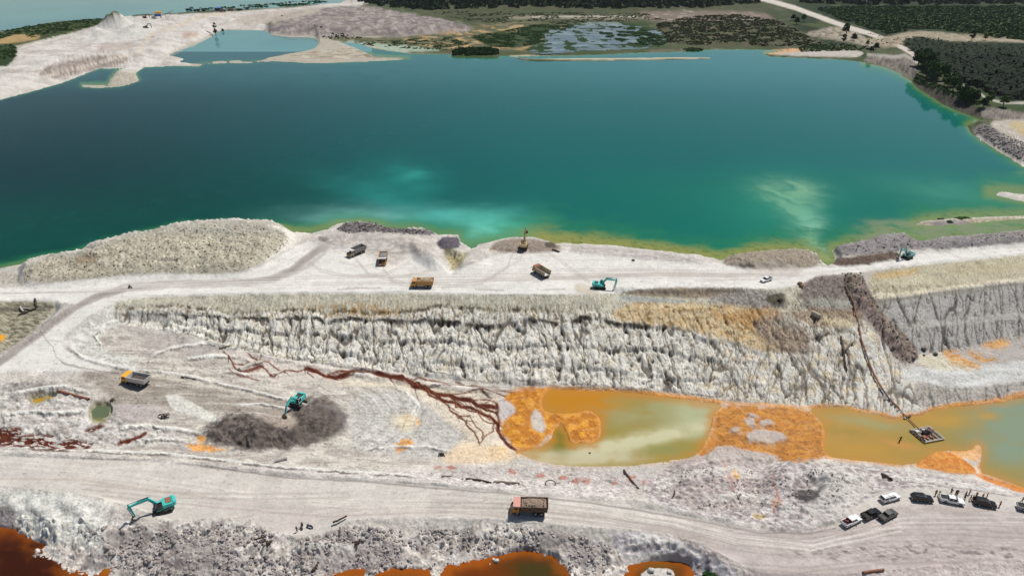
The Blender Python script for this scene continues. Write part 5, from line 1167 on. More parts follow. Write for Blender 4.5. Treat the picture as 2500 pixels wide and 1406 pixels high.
def flatc(rgb, rgb2=None):
    def f(px, py, x, y):
        c = np.zeros((len(px), 3)); c[:] = lin(rgb) * WG
        if rgb2 is not None: wput(c, sstep(1015, 1030, py), rgb2)
        return c
    return f
water_sheet('small_pool', 64, 142, 954, 994, 3, -.8, POND, flatc((188, 146, 44)))
water_sheet('small_pool', 212, 280, 976, 1040, 3, -1.2, POND, flatc((104, 116, 86), (150, 146, 84)))
water_sheet('small_pool', 1078, 1118, 606, 628, 3, .62, POND, flatc((186, 170, 50)))
# ================================================================ THINGS
def locate(px, py, r=3.0):
    """ground point seen at a photograph position"""
    while True:
        k = np.nonzero((np.abs(PX - px) < r) & (np.abs(PY - py) < r))[0]
        if len(k): break
        r *= 1.6
    j = k[np.argmin(np.hypot(PX[k] - px, PY[k] - py) + .02 * (Y[k] - Y[k].min()))]
    return Vector((float(X[j]), float(Y[j]), float(H[j])))
def rest(px, py, a0=2.2):
    # level ground height under a footprint
    v = locate(px, py)
    g = [(dx, dy) for dx in (-a0, 0, a0) for dy in (-a0 * .6, 0, a0 * .6)]
    h = sample_h(np.array([v.x + q[0] for q in g]), np.array([v.y + q[1] for q in g]))
    z = float(np.median(h)); x, y = unproj(px, py, z)
    return Vector((float(x), float(y), z))
def heading(p0, p1, z):
    a = unproj(p0[0], p0[1], z); b_ = unproj(p1[0], p1[1], z)
    return math.atan2(b_[1] - a[1], b_[0] - a[0])
_mats = {}
def paintmat(name, rgb, rough=.5, metal=0.0, dirt=.25, spec=.5, scale=2.0):
    if name in _mats: return _mats[name]
    m, n, l, b = new_mat(name)
    tc = n.new('ShaderNodeTexCoord'); nz = n.new('ShaderNodeTexNoise')
    nz.inputs['Scale'].default_value = scale; nz.inputs['Detail'].default_value = 5; nz.inputs['Roughness'].default_value = .65
    l.new(tc.outputs['Object'], nz.inputs['Vector'])
    cr = n.new('ShaderNodeMapRange'); cr.inputs[1].default_value = .42; cr.inputs[2].default_value = .72; cr.inputs[3].default_value = 0; cr.inputs[4].default_value = dirt
    l.new(nz.outputs['Fac'], cr.inputs[0])
    mx = n.new('ShaderNodeMix'); mx.data_type = 'RGBA'
    mx.inputs[6].default_value = (*lin(rgb), 1); mx.inputs[7].default_value = (*(lin((190, 178, 160)) * .7), 1)
    l.new(cr.outputs[0], mx.inputs[0]); l.new(mx.outputs[2], b.inputs['Base Color'])
    b.inputs['Roughness'].default_value = rough; b.inputs['Metallic'].default_value = metal; b.inputs['Specular IOR Level'].default_value = spec
    _mats[name] = m
    return m
TEAL = paintmat('teal_paint', (58, 196, 186), .45)
TEAL2 = paintmat('faded_teal_paint', (110, 190, 186), .6, dirt=.5)
YEL = paintmat('yellow_paint', (214, 150, 34), .5, dirt=.4); YEL2 = paintmat('bright_yellow_paint', (236, 168, 22), .5, dirt=.15)
OCH = paintmat('ochre_paint', (184, 132, 62), .6, dirt=.5); TANM = paintmat('tan_paint', (186, 158, 122), .6, dirt=.5)
ORG = paintmat('orange_paint', (204, 136, 40), .55, dirt=.35)
RUSTY = paintmat('rusty_steel', (150, 86, 62), .8, dirt=.5, spec=.2); PINK = paintmat('sun_faded_red_steel', (206, 150, 136), .8, dirt=.4, spec=.2)
BROWNST = paintmat('brown_worn_steel', (96, 72, 58), .8, dirt=.5, spec=.2)
GREYST = paintmat('dusty_grey_steel', (150, 146, 142), .7, dirt=.5, spec=.3); PALEST = paintmat('pale_dusty_steel', (206, 202, 196), .7, dirt=.4, spec=.3)
DARKST = paintmat('dark_steel', (40, 38, 38), .6, dirt=.25, spec=.4); BLACKM = paintmat('black_rubber', (24, 24, 25), .9, dirt=.35, spec=.2)
BLACKP = paintmat('black_car_paint', (10, 11, 14), .18, dirt=.05, spec=.6); GREYP = paintmat('dark_grey_car_paint', (38, 39, 42), .35, dirt=.15)
WHITEP = paintmat('white_car_paint', (232, 232, 230), .25, dirt=.08); SILV = paintmat('silver_car_paint', (150, 152, 156), .3, dirt=.15)
GLASS = paintmat('tinted_glass', (14, 18, 22), .06, dirt=.0, spec=.8); RIM = paintmat('wheel_rim', (150, 150, 148), .5, .3, dirt=.4)
RED = paintmat('red_plastic', (190, 30, 40), .5, dirt=.1); LAMP = paintmat('lamp_glass', (230, 228, 220), .2, dirt=0); TAIL = paintmat('tail_lamp_red', (150, 16, 14), .3, dirt=0)
WOOD = paintmat('weathered_wood', (124, 112, 100), .9, dirt=.4, spec=.1); DWOOD = paintmat('dark_wet_wood', (62, 50, 44), .9, dirt=.3, spec=.15); PWOOD = paintmat('bleached_wood', (186, 180, 168), .9, dirt=.3, spec=.1)
RUSTPIPE = paintmat('rusty_pipe', (128, 74, 50), .75, dirt=.35, spec=.3, scale=1.2); CONC = paintmat('pale_concrete', (176, 164, 144), .9, dirt=.5, spec=.1)
ROCKM = paintmat('dark_boulder', (84, 76, 70), .95, dirt=.5, spec=.05); BROCK = paintmat('brown_boulder', (128, 96, 62), .95, dirt=.5, spec=.05); WROCK = paintmat('pale_boulder', (200, 196, 190), .95, dirt=.5, spec=.05)
GLOAD = paintmat('grey_rock_load', (140, 140, 142), .95, dirt=.6, spec=.05, scale=6); BLOAD = paintmat('dark_clay_load', (84, 74, 72), .95, dirt=.35, spec=.05, scale=6); SLOAD = paintmat('beige_sand_load', (176, 158, 124), .95, dirt=.4, spec=.05, scale=6); CLOAD = paintmat('clay_lump_load', (142, 122, 106), .95, dirt=.6, spec=.05, scale=6)
BLUE = paintmat('blue_tarpaulin', (36, 92, 176), .6, dirt=.15)
SKIN = paintmat('skin', (150, 104, 78), .7, dirt=0); 
CLOTH = {k_: paintmat(k_ + '_cloth', v_, .9, dirt=.05, spec=.1) for k_, v_ in dict(black=(24, 24, 28), navy=(30, 36, 62), hivis=(190, 220, 40), orange=(214, 130, 44), tan=(170, 140, 96), grey=(96, 96, 100), white=(214, 212, 208), brown=(92, 62, 46), khaki=(150, 136, 104)).items()}

class Part:
    def __init__(s): s.v = []; s.f = []
    def add(s, vs, fs):
        o = len(s.v); s.v += [tuple(q) for q in vs]; s.f += [tuple(o + i for i in f) for f in fs]; return s
    def hexa(s, p):   # 4 bottom, 4 top (same order)
        return s.add(p, [(3, 2, 1, 0), (4, 5, 6, 7), (0, 1, 5, 4), (1, 2, 6, 5), (2, 3, 7, 6), (3, 0, 4, 7)])
    def box(s, x0, x1, y0, y1, z0, z1, rx=0, ry=0):
        return s.hexa([(x0, y0, z0), (x1, y0, z0), (x1, y1, z0), (x0, y1, z0), (x0 + rx, y0 + ry, z1), (x1 - rx, y0 + ry, z1), (x1 - rx, y1 - ry, z1), (x0 + rx, y1 - ry, z1)])
    def prism(s, prof, y0, y1, inset=0):  # xz outline extruded along y
        n = len(prof)
        cx = sum(p[0] for p in prof) / n; cz = sum(p[1] for p in prof) / n
        vs = [(x, y0, z) for x, z in prof] + [(x, y1, z) for x, z in prof]
        return s.add(vs, [tuple(range(n)), tuple(range(2 * n - 1, n - 1, -1))] + [(i, i + n, (i + 1) % n + n, (i + 1) % n) for i in range(n)])
    def cyl(s, p0, p1, r0, r1=None, n=12, caps=True):
        r1 = r0 if r1 is None else r1
        p0, p1 = Vector(p0), Vector(p1); d = (p1 - p0).normalized()
        a = d.orthogonal().normalized(); b = d.cross(a)
        vs = []
        for p, r in ((p0, r0), (p1, r1)):
            for i in range(n):
                t = 2 * math.pi * i / n; vs.append(p + a * math.cos(t) * r + b * math.sin(t) * r)
        fs = [(i, (i + 1) % n, (i + 1) % n + n, i + n) for i in range(n)]
        if caps: fs += [tuple(range(n - 1, -1, -1)), tuple(range(n, 2 * n))]
        return s.add(vs, fs)
    def tube(s, pts, r, n=8):
        pts = [Vector(p) for p in pts]
        for i in range(len(pts) - 1):
            s.cyl(pts[i], pts[i + 1], r if not isinstance(r, (list, tuple)) else r[i], r if not isinstance(r, (list, tuple)) else r[i + 1], n)
        return s
    def rock(s, c, rx, ry, rz, seed=0):
        rnd = random.Random(seed); n, m = 7, 4
        vs = [(c[0], c[1], c[2] + rz)]
        for j in range(1, m):
            ph = math.pi * j / m
            for i in range(n):
                k = rnd.uniform(.75, 1.2); t = 2 * math.pi * (i + .5 * (j % 2)) / n
                vs.append((c[0] + rx * k * math.sin(ph) * math.cos(t), c[1] + ry * k * math.sin(ph) * math.sin(t), c[2] + rz * k * math.cos(ph)))
        vs.append((c[0], c[1], c[2] - rz))
        fs = [(0, 1 + i, 1 + (i + 1) % n) for i in range(n)]
        for j in range(m - 2):
            for i in range(n): fs.append((1 + j * n + i, 1 + (j + 1) * n + i, 1 + (j + 1) * n + (i + 1) % n, 1 + j * n + (i + 1) % n))
        l_ = len(vs) - 1
        fs += [(l_, 1 + (m - 2) * n + (i + 1) % n, 1 + (m - 2) * n + i) for i in range(n)]
        return s.add(vs, fs)
    def build(s, name, mat, parent=None, bevel=0, label=None, smooth=False):
        me = bpy.data.meshes.new(name); me.from_pydata(s.v, [], s.f); me.materials.append(mat)
        if smooth:
            for p in me.polygons: p.use_smooth = True
        o = bpy.data.objects.new(name, me); scene.collection.objects.link(o)
        if parent: o.parent = parent
        if bevel:
            b_ = o.modifiers.new('bevel', 'BEVEL'); b_.width = bevel; b_.segments = 2; b_.limit_method = 'ANGLE'
        if label: o['label'] = label
        return o
def tag(o, label, cat, group=None, kind=None):
    if label: o['label'] = label
    if cat: o['category'] = cat
    if group: o['group'] = group
    if kind: o['kind'] = kind
    return o
def root(name, loc, rz, label, cat, group=None, tilt=(0, 0)):
    o = bpy.data.objects.new(name, None); scene.collection.objects.link(o)
    o.empty_display_size = .5
    o.location = loc; o.rotation_euler = (tilt[0], tilt[1], rz)
    return tag(o, label, cat, group)
def copy_tree(o, parent=None):
    c = o.copy(); scene.collection.objects.link(c); c.parent = parent
    for ch in list(o.children): copy_tree(ch, c)
    return c
def wheel(parent, x, y, r, w, side, rim=RIM, dual=False):
    p = Part(); 
    if dual:
        p.cyl((x, y, r), (x, y + side * w * .46, r), r, n=18); p.cyl((x, y + side * w * .54, r), (x, y + side * w, r), r, n=18)
    else: p.cyl((x, y, r), (x, y + side * w, r), r, n=18)
    t = p.build('wheel', BLACKM, parent, smooth=False)
    Part().cyl((x, y + side * (w - .02), r), (x, y + side * (w + .03), r), r * .55, r * .5, n=12).build('rim', rim, t)
    return t

# ---------------------------------------------------------------- cars
def car(px, py, p0, p1, label, kind, paint, bed=None, name=None, group=None, cargo=False, L=5.25):
    loc = rest(px, py, 1.6); a = heading(p0, p1, loc.z)
    nm = name or ('pickup_truck' if kind != 'suv' else 'suv')
    t = root(nm, loc + Vector((0, 0, .02)), a, label, 'pickup truck' if kind != 'suv' else 'suv', group)
    h = L / 2; W = .93
    if kind == 'suv':
        low = [(-h, .45), (-h + .05, .95), (-h + .1, 1.08), (h - 1.35, 1.08), (h - .35, .98), (h, .8), (h, .42), (h - .3, .3), (-h + .3, .3)]
        Part().prism(low, -W, W).build('body', paint, t, .07)
        g = Part().hexa([(-h + .12, -.86, 1.06), (h - 1.3, -.86, 1.06), (h - 1.3, .86, 1.06), (-h + .12, .86, 1.06), (-h + .5, -.7, 1.68), (h - 2.15, -.7, 1.68), (h - 2.15, .7, 1.68), (-h + .5, .7, 1.68)])
        g.build('window', GLASS, t)
        Part().box(-h + .42, h - 2.1, -.74, .74, 1.675, 1.76, .08, .06).build('roof', paint, t, .04)
        for s_ in (-1, 1):
            Part().cyl((-h + .6, s_ * .68, 1.8), (h - 2.3, s_ * .68, 1.8), .03, n=6).build('roof_rail', RIM if paint is BLACKP else DARKST, t)
        for xx in (-h + 1.15, -h + 2.2): 
            for s_ in (-1, 1): Part().hexa([(xx, s_ * .87, 1.07), (xx + .1, s_ * .87, 1.07), (xx + .1, s_ * .85, 1.07), (xx, s_ * .85, 1.07), (xx, s_ * .72, 1.68), (xx + .1, s_ * .72, 1.68), (xx + .1, s_ * .70, 1.68), (xx, s_ * .70, 1.68)]).build('pillar', paint, t)
    else:
        low = [(-h, .5), (-h, 1.0), (-h + 1.6, 1.0), (h - 1.35, 1.06), (h - .3, .98), (h, .82), (h, .45), (h - .3, .36), (-h + .3, .42)]
        Part().prism(low, -W, W).build('body', paint, t, .06)
        xb = -h + 1.62
        Part().hexa([(xb, -.84, 1.02), (h - 1.3, -.84, 1.02), (h - 1.3, .84, 1.02), (xb, .84, 1.02), (xb + .2, -.68, 1.62), (h - 2.0, -.68, 1.62), (h - 2.0, .68, 1.62), (xb + .2, .68, 1.62)]).build('window', GLASS, t)
        Part().box(xb + .12, h - 1.95, -.72, .72, 1.615, 1.7, .08, .06).build('roof', paint, t, .04)
        for xx in (xb + .1, xb + .95):
            for s_ in (-1, 1): Part().hexa([(xx, s_ * .855, 1.03), (xx + .1, s_ * .855, 1.03), (xx + .1, s_ * .83, 1.03), (xx, s_ * .83, 1.03), (xx + .08, s_ * .70, 1.62), (xx + .18, s_ * .70, 1.62), (xx + .18, s_ * .68, 1.62), (xx + .08, s_ * .68, 1.62)]).build('pillar', paint, t)
        if kind == 'topper':
            Part().hexa([(-h + .05, -.86, 1.0), (xb - .05, -.86, 1.0), (xb - .05, .86, 1.0), (-h + .05, .86, 1.0), (-h + .3, -.7, 1.66), (xb + .1, -.7, 1.66), (xb + .1, .7, 1.66), (-h + .3, .7, 1.66)]).build('canopy', paint, t, .04)
            Part().hexa([(-h + .035, -.7, 1.08), (-h + .06, -.7, 1.08), (-h + .06, .7, 1.08), (-h + .035, .7, 1.08), (-h + .23, -.6, 1.56), (-h + .26, -.6, 1.56), (-h + .26, .6, 1.56), (-h + .23, .6, 1.56)]).build('rear_window', GLASS, t)
            for s_ in (-1, 1):
                Part().hexa([(-h + .35, s_ * .865, 1.1), (xb - .35, s_ * .865, 1.1), (xb - .35, s_ * .83, 1.1), (-h + .35, s_ * .83, 1.1), (-h + .45, s_ * .76, 1.5), (xb - .3, s_ * .76, 1.5), (xb - .3, s_ * .73, 1.5), (-h + .45, s_ * .73, 1.5)]).build('side_window', GLASS, t)
                Part().cyl((-h + .6, s_ * .5, 1.74), (h - 2.2, s_ * .5, 1.78), .03, n=6).build('roof_rail', RIM, t)
        elif kind == 'covered':
            Part().box(-h + .08, xb - .02, -.84, .84, 1.0, 1.06, .03, .03).build('bed_cover', paintmat('grey_tonneau', (58, 56, 54), .8), t)
        else:
            b_ = Part()
            b_.box(-h + .1, xb - .05, -.78, .78, 1.0, 1.03)
            b_.build('bed_liner', paintmat('bed_black', (16, 16, 17), .8, dirt=.1), t)
            b2 = Part()
            for s_ in (-1, 1): b2.box(-h, xb, s_ * .86 - .06, s_ * .86 + .06, 1.0, 1.22)
            b2.box(-h, -h + .09, -.8, .8, 1.0, 1.22)
            b2.build('bed_side', paint, t, .02)
            Part().tube([(xb - .1, -.75, 1.0), (xb - .1, -.7, 1.65), (xb - .1, .7, 1.65), (xb - .1, .75, 1.0)], .035, 6).build('roll_bar', DARKST, t)
    for s_ in (-1, 1):
        for xx in (-h + 1.15, h - .95): wheel(t, xx, s_ * .72, .39, .24, s_)
        Part().box(h - .12, h + .015, s_ * .72 - .17, s_ * .72 + .17, .66, .82).build('headlight', LAMP, t)
        Part().box(-h - .015, -h + .08, s_ * .8 - .1, s_ * .8 + .1, .7, .98).build('tail_light', TAIL, t)
        Part().box(h - 1.75, h - 1.55, s_ * 1.0 - .12, s_ * 1.0 + .1, 1.05, 1.2).build('mirror', paint, t)
    Part().box(h - .06, h + .05, -.8, .8, .4, .58).build('bumper', DARKST if paint is not WHITEP else GREYST, t)
    Part().box(h - .04, h + .02, -.5, .5, .62, .8).build('grille', DARKST, t)
    return t, loc, a
def on_vehicle(loc, a, x, y, z): 
    return Vector((loc.x + x * math.cos(a) - y * math.sin(a), loc.y + x * math.sin(a) + y * math.cos(a), loc.z + z))
G1 = 'visitors vehicles parked by the pit'
car(2171, 1219, (2152, 1224), (2192, 1213), 'white pickup with a closed canopy and roof rails, behind the dark pair', 'topper', WHITEP, group=G1)
car(2249, 1220, (2230, 1219), (2272, 1223), 'black glossy suv between the white canopy pickup and the open white pickup', 'suv', BLACKP, group=G1, L=4.9)
car(2322, 1225, (2298, 1221), (2348, 1231), 'white pickup with an empty black bed parked between two black suvs', 'pickup', WHITEP, group=G1)
car(2402, 1232, (2380, 1228), (2428, 1238), 'black suv furthest right, with people standing behind it', 'suv', BLACKP, group=G1, L=4.9)
car(2512, 1246, (2492, 1242), (2536, 1252), 'silver pickup cut off by the right edge of the picture', 'pickup', SILV, group=G1)
_, lc, ac = car(2077, 1276, (2058, 1284), (2096, 1266), 'white pickup with red cans in its open bed, lowest of the parked vehicles', 'pickup', WHITEP, group=G1)
for q, (x_, y_) in enumerate(((-1.7, .35), (-1.5, -.1))):
    o = Part().box(-.2, .2, -.14, .14, 0, .42, .02, .02).build('fuel_can', RED, None, .03); o.location = on_vehicle(lc, ac, x_, y_, 1.06); o.rotation_euler.z = ac
    Part().tube([(-.08, 0, .42), (-.05, 0, .48), (.08, 0, .48), (.1, 0, .42)], .02, 6).build('handle', RED, o)
    tag(o, ('red fuel can lying against the cab side of the white pickup bed' if q else 'red fuel can near the tailgate of the white pickup bed'), 'fuel can', 'red cans in the pickup bed')
car(2125, 1259, (2105, 1266), (2144, 1249), 'black pickup with an open bed, middle of the three slanting pickups', 'pickup', BLACKP, group=G1)
car(2166, 1262, (2147, 1270), (2184, 1250), 'dark grey pickup with a flat cover over its bed', 'covered', GREYP, group=G1)
car(1870, 686, (1885, 681), (1856, 690), 'white pickup alone on the upper haul road facing left', 'pickup', WHITEP, L=5.3)

# ---------------------------------------------------------------- dump trucks
def dump_truck(px, py, p0, p1, label, cabm, boxm, canm, load=None, ribs=8, scale=1.0, inner=None, loadlab=None, name='dump_truck', tail=True):
    loc = rest(px, py); a = heading(p0, p1, loc.z)
    t = root(name, loc + Vector((0, 0, .03)), a, label, 'dump truck', 'dump trucks of the quarry')
    t.scale = (scale,) * 3
    Part().box(-4.1, 4.0, -.55, .55, .75, 1.15).box(-2.9, -1.7, -1.3, 1.3, .7, .85).build('chassis', DARKST, t)
    for s_ in (-1, 1):
        wheel(t, 2.75, s_ * 1.0, .68, .42, s_)
        for xx in (-1.55, -3.0): wheel(t, xx, s_ * .75, .68, .75, s_, dual=True)
        Part().hexa([(2.0, s_ * .95, 1.38), (3.5, s_ * .95, 1.38), (3.5, s_ * 1.5, 1.38), (2.0, s_ * 1.5, 1.38), (2.25, s_ * .95, 1.5), (3.3, s_ * .95, 1.5), (3.3, s_ * 1.5, 1.5), (2.25, s_ * 1.5, 1.5)]).build('mudguard', cabm, t)
    # cab on the left, engine bay on the right
    c = Part().prism([(2.25, 1.1), (2.25, 2.75), (3.65, 2.75), (4.15, 1.95), (4.2, 1.1)], -.15, 1.45); cab = c.build('cab', cabm, t, .05)
    Part().hexa([(4.19, -.02, 1.97), (4.12, -.02, 1.97), (4.12, 1.32, 1.97), (4.19, 1.32, 1.97), (3.72, -.02, 2.68), (3.66, -.02, 2.68), (3.66, 1.32, 2.68), (3.72, 1.32, 2.68)]).build('windscreen', GLASS, cab)
    for yy in (1.455, -.165): Part().add([(2.5, yy, 2.0), (3.85, yy, 2.0), (3.5, yy, 2.6), (2.5, yy, 2.6)] + [(2.5, yy + .01, 2.0), (3.85, yy + .01, 2.0), (3.5, yy + .01, 2.6), (2.5, yy + .01, 2.6)], [(0, 1, 2, 3), (7, 6, 5, 4)]).build('window', GLASS, cab)
    Part().box(2.3, 3.6, -.1, 1.4, 2.755, 2.82).build('cab_roof', PALEST if cabm in (TANM, ORG) else cabm, t)
    Part().box(2.3, 4.15, -1.45, -.2, 1.15, 1.85).build('engine_bay', DARKST, t, .04)
    Part().box(4.0, 4.45, -1.5, 1.5, .62, 1.12).box(3.9, 4.3, -1.5, 1.5, 1.1, 1.3).build('bumper', cabm, t, .05)
    Part().box(4.21, 4.24, -.7, .7, 1.15, 1.75).build('grille', DARKST, t)
    for s_ in (-1, 1):
        Part().cyl((4.44, s_ * 1.1, .88), (4.48, s_ * 1.1, .88), .16, n=10).build('headlight', LAMP, t)
        Part().tube([(4.1, s_ * 1.4, 2.1), (4.35, s_ * 1.75, 2.4), (4.35, s_ * 1.75, 2.0)], .03, 6).box(4.3, 4.36, s_ * 1.75 - .13, s_ * 1.75 + .13, 1.95, 2.35).build('mirror', DARKST, t)
    # body
    b = Part(); zt, zb = 3.05, 1.45
    for s_ in (-1, 1):
        b.hexa([(-4.3, s_ * 1.42, zb), (1.9, s_ * 1.42, zb), (1.9, s_ * 1.5, zb), (-4.3, s_ * 1.5, zb), (-4.55, s_ * 1.55, zt), (2.05, s_ * 1.55, zt), (2.05, s_ * 1.64, zt), (-4.55, s_ * 1.64, zt)])
    b.hexa([(1.82, -1.5, zb), (1.9, -1.5, zb), (1.9, 1.5, zb), (1.82, 1.5, zb), (1.97, -1.6, zt), (2.05, -1.6, zt), (2.05, 1.6, zt), (1.97, 1.6, zt)])
    b.box(-4.3, 1.9, -1.45, 1.45, 1.3, zb)
    if tail: b.hexa([(-4.35, -1.42, zb), (-4.27, -1.42, zb), (-4.27, 1.42, zb), (-4.35, 1.42, zb), (-4.6, -1.55, zt - .1), (-4.5, -1.55, zt - .1), (-4.5, 1.55, zt - .1), (-4.6, 1.55, zt - .1)])
    bo = b.build('cargo_box', boxm, t)
    if inner: Part().box(-4.25, 1.78, -1.4, 1.4, zb + .003, zb + .03).build('box_floor', inner, bo)
    for s_ in (-1, 1):
        for q in range(ribs):
            xx = -4.2 + q * 6.0 / (ribs - 1)
            Part().hexa([(xx, s_ * 1.49, zb - .1), (xx + .12, s_ * 1.49, zb - .1), (xx + .12, s_ * 1.6, zb - .1), (xx, s_ * 1.6, zb - .1), (xx, s_ * 1.62, zt - .05), (xx + .12, s_ * 1.62, zt - .05), (xx + .12, s_ * 1.73, zt - .05), (xx, s_ * 1.73, zt - .05)]).build('rib', boxm, bo)
        Part().box(-4.6, 2.05, s_ * 1.64 - .09, s_ * 1.64 + .09, zt, zt + .1).build('rail', boxm, bo)
    Part().hexa([(2.0, -1.66, zt - .02), (3.7, -1.66, zt + .12), (3.7, 1.66, zt + .12), (2.0, 1.66, zt - .02), (2.0, -1.66, zt + .08), (3.7, -1.66, zt + .22), (3.7, 1.66, zt + .22), (2.0, 1.66, zt + .08)]).build('cab_guard', canm, t, .02)
    if load is not None:
        mat, top, lo = load
        n = 22; m_ = 12; p = Part(); rnd = random.Random(px)
        vs = []
        for i in range(n):
            for j in range(m_):
                u = i / (n - 1); v_ = j / (m_ - 1)
                x = -4.15 + u * 5.9; y = -1.42 + v_ * 2.84
                e = min(1, 4.2 * min(u * 1.3, 1 - u) + .0) * (1 - (abs(v_ - .5) * 2) ** 3 * .6)
                vs.append((x, y, lo + (top - lo) * e + rnd.uniform(-.1, .12)))
        fs = [(i * m_ + j, (i + 1) * m_ + j, (i + 1) * m_ + j + 1, i * m_ + j + 1) for i in range(n - 1) for j in range(m_ - 1)]
        p.add(vs, fs)
        for q in range(26): 
            u, v_ = rnd.random(), rnd.random(); s_ = rnd.uniform(.12, .3)
            p.rock((-3.7 + 5 * u, -1.1 + 2.2 * v_, lo + (top - lo) * .9), s_, s_ * .8, s_ * .7, q)
        o = p.build('rock_load', mat); o.location = t.location; o.rotation_euler.z = a; o.scale = t.scale
        tag(o, loadlab, 'rubble', None)
    return t
dump_truck(871, 621, (893, 612), (850, 630), 'dump truck with an empty dark body and pale cab guard, uppermost left of the trucks', TANM, GREYST, PALEST, None, inner=DARKST, scale=.98)
dump_truck(936, 640, (941, 612), (934, 652), 'orange dump truck loaded with grey rock and seen nose on', ORG, OCH, PALEST, (GLOAD, 3.0, 2.5), loadlab='grey rocks filling the body of the nose on orange truck', scale=.98)
dump_truck(1031, 700, (1056, 700), (1007, 700), 'ochre dump truck heaped with beige sand on the upper road edge', YEL, OCH, OCH, (SLOAD, 3.5, 2.6), loadlab='beige sand heaped in the ochre truck on the upper road', scale=.98)
dump_truck(1321, 671, (1342, 684), (1302, 660), 'tan dump truck with rusty cab guard and empty pale body open at the back', OCH, paintmat('tan_box', (176, 158, 126), .7, dirt=.5), RUSTY, None, inner=PALEST, tail=False, scale=.98)
dump_truck(334, 936, (364, 941), (302, 930), 'dump truck with bright yellow front and white body holding dark clay', YEL2, PALEST, YEL2, (BLOAD, 2.55, 1.9), loadlab='dark clay in the white body of the yellow fronted truck', scale=1.0)
dump_truck(1291, 1249, (1336, 1249), (1249, 1247), 'brown dump truck with faded pink cab guard and clay load on the lower road', ORG, BROWNST, PINK, (CLOAD, 3.25, 2.7), loadlab='lumpy brown clay in the truck on the lower haul road', scale=1.0)

